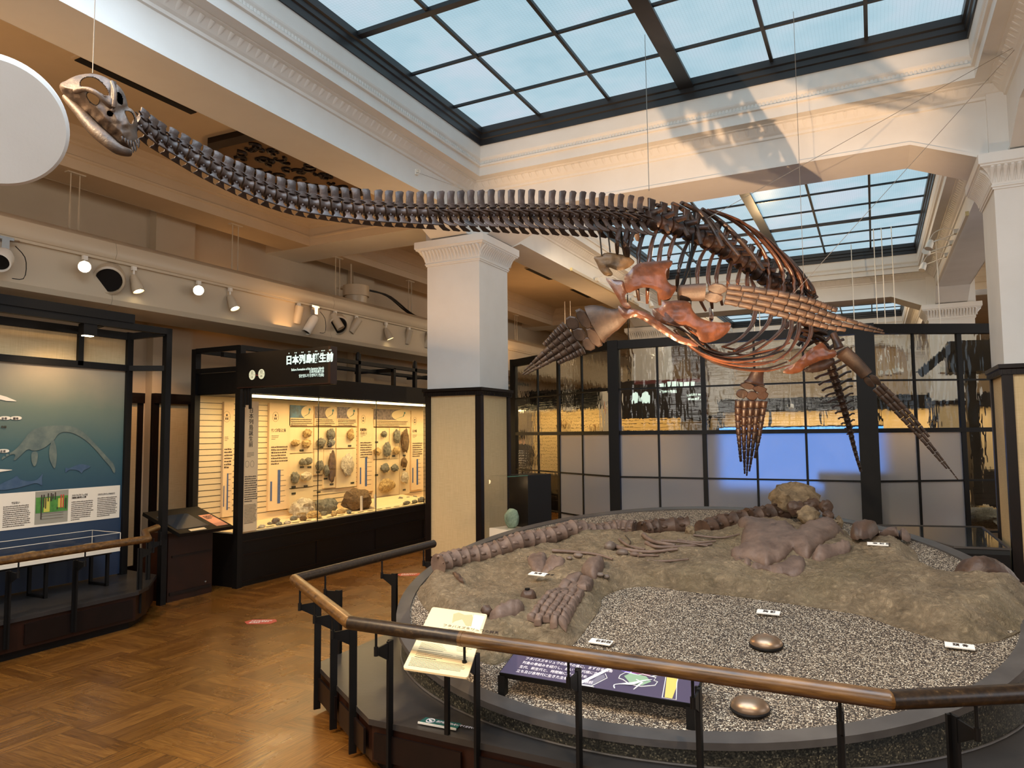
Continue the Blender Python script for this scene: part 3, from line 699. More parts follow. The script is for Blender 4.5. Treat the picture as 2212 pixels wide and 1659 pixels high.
def decal(name, P, m_, parent, f=mp_, e=0, rnd=2):
    mb = MB(); Q = roundp(P, rnd) if rnd else P; mb.quad(*[f(a, b, e) for a, b in Q]); bm = bmesh.new()
    mb2 = MB(); plate(mb2, Q, lambda x, y, d, s: f(x, y, e+(.0015 if s > 0 else 0)), max(1.2, (max(p[0] for p in Q)-min(p[0] for p in Q))/60), both=False); bm.free()
    return mb2.build(name, m_, parent)
M['reptile'] = mat('painted reptile skin', (112, 122, 112), .6, c2=(84, 98, 96), vs=9)
M['fishblue'] = mat('painted fish', (70, 92, 116), .6, c2=(54, 78, 106), vs=12)
body = [(8, 983), (30, 975), (48, 955), (62, 935), (80, 924), (100, 920), (140, 918), (168, 924), (190, 942), (214, 968), (236, 992), (246, 1002), (250, 1018), (246, 1024), (240, 1010), (226, 995), (204, 968), (182, 948), (158, 935), (138, 932), (124, 938), (118, 950), (108, 958), (92, 970), (72, 975), (60, 968), (44, 985), (26, 1000), (36, 980), (20, 982), (-4, 1000)]
decal('painted_reptile', body, 'reptile', t)
decal('painted_flipper', [(116, 946), (124, 975), (120, 1015), (112, 1005), (105, 985), (108, 960)], 'reptile', t, e=.001)
decal('painted_flipper', [(68, 975), (83, 975), (80, 1000), (74, 1010), (67, 995)], 'reptile', t, e=.001)
decal('painted_fish', [(141, 1007), (147, 1013), (155, 1009), (168, 1004), (175, 1002), (185, 1004), (197, 1007), (190, 1012), (180, 1016), (176, 1024), (172, 1017), (158, 1014), (147, 1015), (141, 1024)], 'fishblue', t)
decal('painted_fish', [(-6, 1050), (12, 1040), (28, 1034), (37, 1026), (42, 1036), (60, 1040), (80, 1038), (94, 1020), (90, 1036), (92, 1051), (80, 1042), (60, 1048), (30, 1056), (-6, 1060)], 'fishblue', t)
decal('painted_tail', [(-4, 852), (14, 857), (38, 867), (14, 866), (-4, 862)], 'cream2', t, rnd=0); decal('painted_tail', [(-4, 1013), (30, 1015), (-4, 1020)], 'cream2', t, rnd=0)
for a, b in ((11, 903), (35, 903), (8, 974)): decal('caption_tag', [(a-12, b-4), (a+12, b-4), (a+12, b+4), (a-12, b+4)], 'cream2', t, rnd=2)
for a, b, s_ in ((3, 906, '坐骨'), (28, 906, '腸骨'), (0, 977, '坐骨'), (2, 924, '骨盤')): text(s_, .022, mp_(a, b, .003), (0, 1, 0), (0, 0, 1), 'ink', t)
m = MB(); z1 = 1.10
for a, wd, r_ in ((3.42, .42, 10), (4.05, .0, 0)):
    pass
scribble(m, (XM+.005, 3.93, 1.055), (0, 1, 0), (0, 0, 1), .185, 1, .02, .016, 3)
scribble(m, (XM+.005, 3.92, 1.02), (0, 1, 0), (0, 0, 1), .2, 10, .0175, .009, 4); scribble(m, (XM+.005, 4.16, 1.035), (0, 1, 0), (0, 0, 1), .2, 11, .0165, .009, 5); scribble(m, (XM+.005, 3.36, 1.03), (0, 1, 0), (0, 0, 1), .22, 11, .0165, .009, 6)
m.build('print_lines', 'ink', t)
text('フタバスズキリュウは\nエラスモサウルス類', .021, (XM+.006, 3.92, 1.075), (0, 1, 0), (0, 0, 1), 'ink', t, sx=.7)
text('フタバスズキリュウの大きさ', .021, (XM+.006, 4.16, 1.065), (0, 1, 0), (0, 0, 1), 'ink', t, sx=.62)
text('ではない', .024, (XM+.006, 3.42, 1.052), (0, 1, 0), (0, 0, 1), 'ink', t, sx=.7)
m = MB(); m.box(XM+.004, 3.61, .86, XM+.007, 3.89, 1.14); m.build('chart_ground', mat('chart grey', (150, 146, 132), .6), t)
m = MB(); m.box(XM+.007, 3.615, .955, XM+.009, 3.885, 1.09); m.build('chart_green', mat('chart green', (60, 116, 52), .6, c2=(84, 140, 60), vs=20), t)
m = MB(); m.box(XM+.009, 3.68, .96, XM+.0105, 3.73, 1.08); m.box(XM+.009, 3.8, .99, XM+.0105, 3.84, 1.07); m.build('chart_yellow', mat('chart yellow', (196, 190, 84), .6), t)
m = MB()
for y, a, b in ((3.655, .9, 1.11), (3.675, 1.0, 1.11), (3.69, .99, 1.08), (3.71, 1.05, 1.12), (3.735, 1.05, 1.12), (3.75, 1.07, 1.11), (3.77, 1.06, 1.125), (3.79, .975, .995), (3.862, .975, 1.07)): m.box(XM+.0105, y, a, XM+.012, y+.009, b)
for z in (.9, .925, .945): m.box(XM+.0105, 3.66, z, XM+.0115, 3.85, z+.002)
m.build('chart_bar', 'ink', t)
m = MB(); m.box(XM+.0105, 3.82, .985, XM+.012, 3.83, 1.1); m.box(XM+.0105, 3.84, .985, XM+.012, 3.85, 1.1); m.build('chart_bar_red', 'red', t)
# black frame gantry round the mural
t = thing('steel_gantry', 'black box-section frame gantry standing round the mural', 'frame', (-6.3, 3.2, 0))
for x, y, z0 in ((-6.14, 4.62, 0), (-6.45, 4.43, .3)):
    m = MB(); m.box(x-.03, y-.03, z0, x+.03, y+.03, 2.66 if x > -6.2 else 2.62); m.build('upright', 'black', t)
for (a, b, wd, ht) in (((-6.14, -1.5, 2.63), (-6.14, 4.65, 2.63), .06, .06), ((-6.45, -1.5, 2.58), (-6.45, 4.43, 2.58), .05, .07), ((-6.45, -1.5, 2.27), (-6.45, 4.43, 2.27), .05, .06),
                       ((-6.45, 4.43, 2.58), (-6.14, 4.62, 2.62), .05, .06), ((-6.45, 4.43, 2.27), (-6.14, 4.62, 2.27), .05, .05), ((-6.45, 3.95, 2.26), (-6.45, 3.95, 2.6), .05, .05), ((-6.45, 3.95, 2.58), (-6.14, 3.95, 2.62), .05, .05), ((-6.14, -1.5, 2.70), (-6.14, 4.24, 2.70), .09, .08)):
    m = MB(); m.bar(a, b, wd, ht); m.build('rail', 'black', t)
m = MB(); m.box(-6.2, 3.78, 2.5, -6.12, 3.9, 2.6); fx = m.build('lamp_box', 'black', t)
m = MB(); m.box(-6.185, 3.8, 2.494, -6.135, 3.88, 2.5); m.build('lens', 'amber', fx)
lamp('SPOT', 'mural lamp light', (-6.0, 3.6, 2.5), (-6.45, 3.8, 1.2), 24, WARM, .05, 120, .9)
# acrylic show box on stand + small things in it
t = thing('acrylic_case', 'clear acrylic tray case with bone casts on a black stand in front of the mural', 'display case', (-6.15, 3.6, .3))
m = MB(); m.box(-6.38, 2.3, .60, -5.98, 4.08, .63); m.build('tray', 'cream2', t)
m = MB()
for a in (((-6.37, 2.3, .63), (-6.37, 4.07, .64)),): pass
m.box(-6.38, 2.3, .63, -5.98, 4.08, .76); m.build('acrylic_cover', 'glass', t)
m = MB(); e_ = .004
for x in (-6.38, -5.98):
    m.bar((x, 2.3, .76), (x, 4.08, .76), e_, e_); m.bar((x, 4.08, .63), (x, 4.08, .76), e_, e_)
m.bar((-6.38, 4.08, .76), (-5.98, 4.08, .76), e_, e_); m.build('acrylic_edge', 'cream2', t)
m = MB(); m.box(-6.30, 2.4, .575, -6.05, 4.05, .60)
for y in (3.5, 4.02):
    for x in (-6.29, -6.06): m.box(x-.012, y-.012, .3, x+.012, y+.012, .59)
    m.box(-6.29, y-.012, .3, -6.06, y+.012, .322)
m.build('stand', 'black', t)
for i, (y, mm, l) in enumerate(((3.95, 'spec_w', 'pale flat cast at the right end of the acrylic tray case'), (3.72, 'stone', 'rough grey cast in the middle of the acrylic tray case'), (3.45, 'spec_y', 'long yellow cast in the acrylic tray case'), (3.1, 'spec_y', 'yellow bone cast at the left of the acrylic tray case'))):
    m = MB(); m.blob((-6.17, y, .65), (.11, .1, .022), .25, 3, i); solo(m, 'bone_cast', mm, l, 'fossil cast', 'bone casts in the acrylic tray', 50)
# kiosk
t = thing('touch_kiosk', 'dark wooden kiosk with sloping touch screen between mural and wall case', 'kiosk', (-6.3, 4.95, 0))
m = MB(); m.box(-6.55, 4.7, .0, -6.16, 5.22, .66); m.build('cabinet', 'redwood', t)
m = MB(); m.box(-6.165, 4.74, .42, -6.15, 5.2, .44); m.box(-6.165, 4.72, .06, -6.15, 5.2, .09); m.build('batten', 'darkwood', t)
m = MB(); m.lathe([(.001, .012), (.01, .008), (.012, 0)], (-6.16, 5.14, .12), (1, 0, 0), 12); m.build('keyhole', 'chrome', t)
ksl = lambda x, y, h: V((x, y, .675+(-5.98-x)*.33))+V((.31, 0, .95)).normalized()*h
m = MB(); m.hexa([ksl(-5.97, 4.68, -.035), ksl(-5.97, 5.32, -.035), ksl(-6.52, 5.32, -.035), ksl(-6.52, 4.68, -.035)], [ksl(-5.97, 4.68, 0), ksl(-5.97, 5.32, 0), ksl(-6.52, 5.32, 0), ksl(-6.52, 4.68, 0)]); m.build('sloping_top', 'black', t)
m = MB(); m.hexa([ksl(-6.06, 4.72, 0), ksl(-6.06, 5.08, 0), ksl(-6.38, 5.08, 0), ksl(-6.38, 4.72, 0)], [ksl(-6.06, 4.72, .003), ksl(-6.06, 5.08, .003), ksl(-6.38, 5.08, .003), ksl(-6.38, 4.72, .003)]); m.build('screen', mat('dark screen', (40, 46, 56), .12), t)
m = MB(); m.hexa([ksl(-6.02, 5.15, 0), ksl(-6.02, 5.29, 0), ksl(-6.3, 5.29, 0), ksl(-6.3, 5.15, 0)], [ksl(-6.02, 5.15, .003), ksl(-6.02, 5.29, .003), ksl(-6.3, 5.29, .003), ksl(-6.3, 5.15, .003)]); m.build('orange_card', 'orange', t)
m = MB(); scribble(m, ksl(-6.25, 5.17, .004), (0, 1, 0), (-.95, 0, .31), .1, 3, .03, .02, 2); m.build('print_lines', 'ink', t)
m = MB(); m.hexa([ksl(-5.99, 4.82, 0), ksl(-5.99, 5.0, 0), ksl(-6.03, 5.0, 0), ksl(-6.03, 4.82, 0)], [ksl(-5.99, 4.82, .004), ksl(-5.99, 5.0, .004), ksl(-6.03, 5.0, .004), ksl(-6.03, 4.82, .004)]); m.build('label_strip', 'cream', t)

# ================================================================ wall case with specimens
XG = -6.05; Y0, Y1 = 5.46, 12.6; XB = -6.75
t = thing('wall_showcase', 'long dark framed glass showcase lit yellow inside, behind the hanging sign', 'showcase', (-6.4, 9, 0))
CASE = t
m = MB(); m.box(XB-.05, Y0, 0, XG-.02, Y1, .56); m.build('plinth', 'dark', t)
m = MB()
for z in (.47, .33, .05): m.box(XG-.02, Y0+.05, z, XG-.008, Y1, z+.012)
for y in (6.66, 7.8, 8.95, 10.1, 11.2): m.box(XG-.02, y, .05, XG-.008, y+.01, .33)
m.build('plinth_moulding', 'darkwood', t)
m = MB(); m.box(XB, Y0+.02, .56, XG-.03, Y1, .575); m.build('shelf_floor', 'cream', t)
m = MB(); m.box(XB-.05, Y0+.02, .56, XB, Y1, 2.1); bk = m.build('back_board', 'cream', t)
m = MB()
for z in [.66+.066*i for i in range(21)]: m.box(XB-.001, Y0+.03, z, XB+.0025, Y1, z+.006)
m.build('back_groove', 'darkwood', t)
m = MB(); m.box(XB-.05, Y0, 2.06, XG, Y1, 2.30); m.build('canopy', 'dark', t)
m = MB(); m.box(XG-.14, Y0+.1, 2.035, XG-.06, Y1-.1, 2.06); m.build('light_strip', emit('case lamp strip', (255, 224, 160), 6), t)
for y in (6.0, 7.0, 8.0, 9.0, 10.0, 11.2): lamp('AREA', 'case strip light', (XG-.10, y, 2.03), (XG-.10, y, .9), 13, (255, 220, 158), .07, sizey=.92)
for x, y in ((XG-.02, Y0+.0), (XB-.02, Y0)):
    m = MB(); m.box(x-.035, y-.03, 0, x+.035, y+.04, 2.58); m.build('corner_post', 'black', t)
m = MB(); m.box(XG-.008, Y0+.05, .56, XG, Y1, 2.07); m.box(XB, Y0+.0, .56, XG-.03, Y0+.006, 2.07); m.build('glass_front', 'glass', t)
m = MB()
for y in (6.66, 7.79, 8.95, 10.1, 11.2): m.box(XG-.009, y-.003, .56, XG+.001, y+.003, 2.07)
m.build('glass_joint', 'black', t)
m = MB()
for a, b in (((XG-.02, Y0, 2.56), (XG-.02, Y1, 2.56)), ((XB, Y0, 2.56), (XB, Y1, 2.56)), ((XG-.02, Y0, 2.56), (XB, Y0, 2.56)), ((XG-.3, Y0, 2.5), (XG-.3, Y1, 2.5)), ((XG-.02, Y0, 2.33), (XB, Y0, 2.33))): m.bar(a, b, .05, .05)
for y in (6.9, 8.2, 9.5, 10.8): m.bar((XG-.02, y, 2.52), (XB, y, 2.52), .05, .05); m.box(XG-.045, y-.025, 2.3, XG+.005, y+.025, 2.55); m.box(XG-.045, y+.5, 2.3, XG+.005, y+.55, 2.68)
m.build('top_frame', 'black', t)
m = MB()
for y in (7.4, 8.7, 10.0): m.lathe([(.028, 0), (.028, .08), (.018, .1), (.001, .105)], (XG-.02, y+.02, 2.6), n=14)
m.build('frame_knob', 'black', t, 40)
# panels in the case
cb = lambda y, z, e=0: V((XB+.02+e, y, z))
def board(y0, y1, z0, z1, name='text_panel', m_='peach', e=.03, parent=CASE):
    mm = MB(); mm.box(XB+.001, y0, z0, XB+e, y1, z1); return mm.build(name, m_, parent)
M['peach'] = mat('peach print board', (240, 208, 160), .6)
M['blueprint'] = mat('blue timeline', (66, 92, 140), .6)
ci = lambda py_, px_: on(px_, py_, 'x', XB+.03)
def yz(px_, py_): p = on(px_, py_, 'x', XB+.03); return p.y, p.z
def tall(px0, px1, py0, py1, e=.035, circ=True, title=None, seed=1, bars=True):
    y0, z1 = yz(px0, py0); y1, z0 = yz(px1, py1); z0 = max(z0, .6); b = board(y0, y1, z0, z1, e=e); x = XB+e+.001; w_ = y1-y0
    mm = MB(); rn = random.Random(seed); scribble(mm, (x, y0+w_*.1, z1-.42*(z1-z0)), (0, 1, 0), (0, 0, 1), w_*.8, 7, .035, .02, seed)
    scribble(mm, (x, y0+w_*.1, z1-.31*(z1-z0)), (0, 1, 0), (0, 0, 1), w_*.35, 3, .02, .008, seed+1)
    if circ:
        c = V((x, y0+w_*.28, z1-.13*(z1-z0))); q = [c+V((.001, math.cos(a/24*2*PI)*.05, math.sin(a/24*2*PI)*.062)) for a in range(25)]; mm.tube(q, .0013, 4); mm.box(x, c.y-.045, c.z-.001, x+.001, c.y+.045, c.z+.001)
        mm.box(x, c.y-.012, c.z+.008, x+.001, c.y+.012, c.z+.03); mm.box(x, c.y-.02, c.z-.035, x+.001, c.y-.004, c.z-.01); mm.box(x, c.y+.004, c.z-.035, x+.001, c.y+.02, c.z-.01)
    mm.build('print_lines', 'ink', b)
    if bars:
        mm = MB(); mm.box(x, y0+w_*.08, z0+.12, x+.002, y0+w_*.16, z0+.36); mm.box(x, y0+w_*.42, z0+.08, x+.002, y0+w_*.55, z0+.5)
        mm.build('timeline_bar', 'blueprint', b)
        mm = MB()
        for q in range(7): mm.box(x, y0+w_*.56, z0+.1+q*.065, x+.001, y0+w_*(.7+.2*rn.random()), z0+.104+q*.065)
        mm.build('timeline_tick', 'ink', b)
    if title: text(title, .05, (x+.001, y0+w_*.08, z1-.27*(z1-z0)), (0, 1, 0), (0, 0, 1), 'ink', b, sx=.62)
    return b
tall(582, 624, 870, 1098, title='サンゴが栄えた海', seed=3)
tall(775, 806, 882, 1060, title='絶滅植物の\nパラダイス', seed=5); tall(888, 914, 887, 1056, title='太古の森', seed=7)
tall(484, 500, 868, 1115, seed=9, bars=True)
# photographs with map ovals
M['photo_blue'] = mat('landscape photo', (96, 140, 168), .5, c2=(84, 84, 72), vs=7); M['photo_grey'] = mat('fossil photo', (150, 130, 120), .5, c2=(90, 74, 70), vs=26)
M['mapgreen'] = mat('map green', (70, 130, 128), .6)
def photo(px0, px1, py0, py1, m_, frac=.55, seed=1):
    y0, z1 = yz(px0, py0); y1, z0 = yz(px1, py1); b = board(y0, y1, z0, z1, 'photo_panel', 'peach', .035); x = XB+.036; w_ = y1-y0; h = z1-z0
    mm = MB(); mm.box(x, y0+.005, z1-h*.62, x+.002, y0+w_*.72, z1-.004); mm.build('photograph', m_, b)
    c = V((x+.002, y0+w_*.74, z1-h*.34)); mm = MB(); ov = [c+V((.0005, math.cos(a/28*2*PI)*w_*.27, math.sin(a/28*2*PI)*h*.31)) for a in range(28)]; mm.quad(*ov); mm.build('map_oval', 'cream', b)
    mm = MB(); s_ = w_*.2
    mm.tube([c+V((.0015, a*s_, bb*h*.2)) for a, bb in ((-.7, -1), (-.35, -.75), (-.05, -.5), (.2, -.35), (.3, .1), (.35, .45))], [.006, .009, .012, .011, .010, .006], 5, .2, (0, 0, 1)); mm.blob(c+V((.001, .45*s_, .72*h*.2)), (.001, .02, .017), .3, 3, 1); mm.build('map_islands', 'mapgreen', b)
    mm = MB(); scribble(mm, (x+.001, y0+w_*.06, z1-h*.72), (0, 1, 0), (0, 0, 1), w_*.88, 4, .024, .013, seed); mm.build('print_lines', 'ink', b)
photo(625, 676, 874, 920, 'photo_blue'); photo(679, 726, 877, 920, 'photo_grey', seed=2); photo(727, 771, 878, 920, 'photo_grey', seed=3); photo(806, 886, 882, 922, 'photo_grey', seed=4)
# pale specimen boards
def pale(px0, px1, py0, py1, seed=0):
    y0, z1 = yz(px0, py0); y1, z0 = yz(px1, py1); b = board(y0, y1, z0, z1, 'specimen_board', 'cream', .03); return b
for q in ((625, 676, 923, 977), (625, 676, 981, 1052), (625, 676, 1055, 1098), (679, 724, 923, 968), (679, 698, 971, 1024), (700, 724, 971, 1052), (727, 769, 924, 967), (727, 769, 971, 1050), (806, 840, 925, 990), (842, 862, 925, 990), (806, 862, 994, 1068), (864, 885, 925, 1066)): pale(*q)
M['tag'] = mat('dark caption tag', (58, 58, 46), .5)
mm = MB()
for a, b in ((651, 973), (652, 1009), (668, 1009), (634, 1052), (660, 1050), (634, 1066), (694, 966), (712, 964), (687, 1020), (703, 1034), (716, 1046), (755, 963), (761, 1043), (813, 955), (813, 1026), (850, 985), (873, 984), (873, 1014), (873, 1058), (688, 1063)):
    y, z = yz(a, b); mm.box(XB+.03, y-.035, z-.012, XB+.036, y+.035, z+.012)
mm.build('caption_tag', 'tag', CASE)
# wall-mounted specimens
SPC = [(664, 936, 9, 9, 'spec_y', 'small fan-shaped yellow coral specimen high on the left board'), (639, 957, 8, 7, 'spec_y', 'small yellow coral specimen on a bracket, left of the pair'), (663, 958, 10, 9, 'spec_y', 'rounded yellow coral specimen, right of the pair'),
       (715, 938, 9, 12, 'spec_g', 'grey ribbed shell fossil at the top of the second board'), (694, 956, 10, 9, 'spec_g', 'dark grey rounded fossil low left on the second board'), (715, 956, 8, 8, 'spec_g', 'dark grey fossil low right on the second board'), (758, 939, 7, 12, 'spec_y', 'pointed brown fossil on the third board'),
       (654, 998, 6, 7, 'spec_g', 'small grey fossil below the red disc print'), (667, 996, 7, 8, 'spec_g', 'small speckled fossil right of the small grey one'), (638, 1032, 9, 12, 'spec_g', 'grey wedge fossil at the lower left board'), (662, 1029, 13, 10, 'spec_w', 'knobbly white coral block at the lower left board'),
       (691, 1006, 8, 11, 'spec_g', 'dark angular rock on the middle board'), (705, 1016, 5, 12, 'spec_g', 'thin dark fossil beside the tall one'), (717, 1009, 8, 32, 'spec_b', 'tall narrow grey stem fossil on the middle board'), (751, 1005, 17, 23, 'spec_w', 'large shield-shaped pale fossil on the third board'),
       (830, 938, 5, 7, 'spec_g', 'tiny grey fossil at the top of the right board'), (816, 975, 8, 8, 'spec_y', 'yellow branching specimen at the left of the right board'), (837, 971, 9, 15, 'spec_g', 'grey leaf-shaped rock on the right board'), (858, 943, 8, 14, 'spec_g', 'grey upright fossil left of the tall brown one'), (875, 954, 10, 24, 'spec_b', 'tall brown pointed fossil at the far right of the case'),
       (857, 973, 9, 8, 'spec_y', 'small knobbly specimen below the grey upright fossil'), (832, 1011, 11, 10, 'spec_g', 'yellow and grey crystal block on the lower right board'), (853, 1011, 8, 8, 'spec_g', 'dark green wedge stone right of the crystal block'), (873, 999, 6, 11, 'spec_b', 'small brown cone fossil under the tall one'), (837, 1048, 23, 13, 'spec_y', 'heap-shaped golden lattice coral on the lower right board'), (875, 1032, 9, 13, 'spec_w', 'pale knobbly fossil below the brown cone')]
sc_px = lambda px_, py_: (on(px_, py_, 'x', XB+.07)-CP).dot(FW)/FPX
for i, (a, b, rx, ry, mm_, l) in enumerate(SPC):
    p = on(a, b, 'x', XB+.075); s_ = sc_px(a, b); t2 = thing('mounted_fossil', l, 'fossil', p, 'fossil specimens mounted on the case boards')
    m = MB(); m.blob(p, (.045, rx*s_*1.15, ry*s_), .35, 2.2+(i % 3)*.6, i, 3); m.build('specimen', mm_, t2, 40)
    m = MB(); m.tube([p+V((0, -rx*s_*.6, -ry*s_*.5)), p+V((-.05, -rx*s_*.6, -ry*s_*.5))], .003, 5); m.tube([p+V((0, rx*s_*.6, ry*s_*.3)), p+V((-.05, rx*s_*.6, ry*s_*.3))], .003, 5); m.build('wire_mount', 'ink', t2)
# specimens lying on the case floor
FL = [(655, 1085, 26, 22, 'spec_w', 'big white ridged coral block at the left of the case floor', -6.5), (702, 1082, 30, 18, 'spec_g', 'grey fan-shaped coral block beside the white one', -6.5), (772, 1075, 35, 24, 'spec_b', 'huge brown potato-shaped boulder on two white posts', -6.4),
      (678, 1102, 18, 8, 'spec_y', 'orange-brown broken shell slab in front of the white coral', -6.3), (596, 1111, 9, 7, 'stone', 'pinkish stone chip at the left of the front row', -6.3), (635, 1107, 9, 5, 'spec_g', 'grey brown stone second in the front row', -6.35), (655, 1114, 8, 6, 'spec_b', 'reddish angular stone in the front row', -6.2), (603, 1124, 7, 4, 'spec_g', 'small round grey stone near the glass', -6.15), (621, 1122, 8, 4, 'spec_w', 'small pale stones near the glass', -6.15), (566, 1129, 8, 4, 'spec_w', 'pale crumbly stone at the far left near the glass', -6.15), (583, 1117, 4, 3, 'spec_g', 'tiny grey stone at the left of the case floor', -6.3),
      (737, 1095, 12, 6, 'spec_y', 'yellow brown flat stone in front of the boulder', -6.3), (722, 1103, 6, 6, 'spec_y', 'small yellow crystal in the front row', -6.2), (754, 1102, 5, 4, 'spec_g', 'small green stone in front of the boulder', -6.2), (700, 1097, 8, 5, 'spec_g', 'small grey stone behind the orange slab', -6.35), (690, 1110, 4, 4, 'spec_y', 'thin golden specimen near the glass joint', -6.18),
      (865, 1068, 7, 6, 'spec_g', 'grey wedge stone at the left of the rear right group', -6.5), (881, 1065, 7, 5, 'spec_g', 'grey stone in the middle of the rear right group', -6.5), (895, 1062, 8, 5, 'spec_g', 'grey slab at the right of the rear right group', -6.5), (878, 1080, 11, 4, 'spec_g', 'flat dark stone at the front right of the case floor', -6.2), (896, 1078, 8, 4, 'spec_g', 'dark stone right of the flat one', -6.2), (910, 1075, 9, 6, 'spec_g', 'lumpy dark stone nearest the column', -6.2)]
for i, (a, b, rx, ry, mm_, l, x) in enumerate(FL):
    p = on(a, b, 'x', x); s_ = (p-CP).dot(FW)/FPX; h = ry*s_; m = MB(); p.z = .575+h*.85; m.blob(p, (max(h, .03), rx*s_*1.1, h), .3, 2.4, i+40, 3, flatb=.8)
    if l.startswith('huge'):
        t2 = thing('boulder', l, 'boulder', (p.x, p.y, .575)); m.build('rock', 'spec_b', t2, 40); m = MB()
        for dy in (-.1, .2): m.box(p.x+.14, p.y+dy-.012, .575, p.x+.165, p.y+dy+.012, .575+.2)
        m.build('white_post', 'cream2', t2)
    else:
        mi_ = min(v.z for v in m.v)
        for v in m.v: v.z += .576-mi_
        solo(m, 'floor_fossil', mm_, l, 'fossil', 'fossil stones on the case floor', 40)
m = MB(); s_ = 1
for i in range(16):
    y = 5.75+.2*i; m.box(XG-.12, y, .576, XG-.09, y+.1, .58)
m.build('floor_caption', 'tag', CASE)
t2 = thing('wedge_plinth', 'pale raised wedge plinth at the right end of the case floor', 'plinth', (-6.45, 8.6, .575)); m = MB(); m.hexa([(-6.7, 8.0, .576), (-6.2, 8.0, .576), (-6.2, 9.3, .576), (-6.7, 9.3, .576)], [(-6.7, 8.0, .66), (-6.25, 8.0, .60), (-6.25, 9.3, .60), (-6.7, 9.3, .66)]); m.build('wedge', 'cream', t2)
# printed banner on the glass by the post
bt = thing('glass_banner', 'tall narrow translucent title banner on the glass next to the corner post', 'banner', (XG+.005, 5.7, .6))
y0, z1 = on(523, 900, 'x', XG).y, on(523, 875, 'x', XG).z; y1 = on(558, 900, 'x', XG).y
m = MB(); m.box(XG+.001, y0+.03, .58, XG+.004, y1, 1.98); m.build('print', 'peach', bt)
text('日本列島誕生前', .062, (XG+.006, y0+.09, 1.86), (0, 1, 0), (0, 0, 1), 'ink', bt, vertical=True, lead=1.0)
m = MB(); scribble(m, (XG+.005, y0+.045, 1.16), (0, 1, 0), (0, 0, 1), y1-y0-.05, 12, .024, .012, 5); scribble(m, (XG+.005, y0+.045, .86), (0, 1, 0), (0, 0, 1), y1-y0-.05, 14, .015, .007, 6); scribble(m, (XG+.005, y0+.07, 1.42), (0, 1, 0), (0, 0, 1), .1, 4, .014, .005, 8)
for dy in (.075, .145):
    c = V((XG+.006, y0+dy, 1.3)); m.tube([c+V((0, math.cos(a/20*2*PI)*.026, math.sin(a/20*2*PI)*.034)) for a in range(21)], .001, 4)
m.build('print_lines', 'ink', bt)
# hanging title sign
t = thing('hanging_sign', 'black projecting sign with lit white lettering and two round number badges', 'sign', (-5.4, 5.42, 2.1))
ys_ = 5.36; xl, xr = -6.0, -4.74
def sg(px_, py_, e=0): return on(px_, py_, 'y', ys_-.002-e)
A, B, C_, D_ = sg(532, 762), sg(709, 748), sg(709, 825), sg(532, 842)
zt, zb = (A.z+B.z)/2, (C_.z+D_.z)/2
m = MB(); m.box(xl, ys_, zb, B.x, ys_+.09, zt); m.build('box', 'dark', t)
m = MB(); m.box(xl, ys_-.004, zb, B.x+.02, ys_+.1, zb+.012); m.box(B.x, ys_-.002, zb, B.x+.03, ys_+.095, zt); m.build('edge_trim', 'redwood', t)
S = lambda px_, py_: sg(px_, py_)
p = S(617, 786); text('日本列島誕生前', .098, p, (1, 0, 0), (0, 0, 1), 'inkw', t, sx=.91, bold=.0035)
rub = MB()
for i, q in enumerate((1, 2, 2, 2, 2, 3, 2)):
    for j in range(q):
        x = p.x+.045+i*.09+(j-(q-1)/2)*.018; rub.blob((x, ys_-.003, p.z+.105), (.006, .001, .007), .2, 2, j, 1)
rub.build('lettering', 'inkw', t)
xr_ = S(700, 800).x
text('Before Formation of the Japanese Islands', .036, (xr_, ys_-.003, S(700, 797).z), (1, 0, 0), (0, 0, 1), 'inkw', t, align='RIGHT', sx=.72)
text('日本列岛诞生前', .036, (xr_, ys_-.003, S(700, 804).z), (1, 0, 0), (0, 0, 1), 'inkw', t, align='RIGHT', sx=.75)
text('일본열도가 탄생하기 전(前)', .036, (xr_, ys_-.003, S(700, 812).z), (1, 0, 0), (0, 0, 1), 'inkw', t, align='RIGHT', sx=.8)
for px_, s_ in ((545, '13'), (565, '14')):
    c = S(px_, 810 if px_ == 545 else 808); m = MB(); m.quad(*[c+V((math.cos(a/28*2*PI)*.046, -.002, math.sin(a/28*2*PI)*.052)) for a in range(28)]); bd = m.build('number_badge', emit('lit badge', (240, 232, 190), .9), t)
    m = MB(); m.box(c.x-.044, c.y-.004, c.z-.001, c.x+.044, c.y-.003, c.z+.001); m.build('badge_line', 'ink', bd)
    text('日', .038, c+V((-.019, -.004, .01)), (1, 0, 0), (0, 0, 1), 'ink', bd); text(s_, .034, c+V((-.02, -.004, -.034)), (1, 0, 0), (0, 0, 1), 'ink', bd)
text('~', .06, S(552, 814), (1, 0, 0), (0, 0, 1), 'red', t)
m = MB()
for x in (.0, .045, .09): m.box(xl+.06+x, ys_+.02, zb-.2+x*.5 if x < .05 else zb-.22, xl+.085+x, ys_+.04, zb)
m.build('bracket_bar', 'black', t)
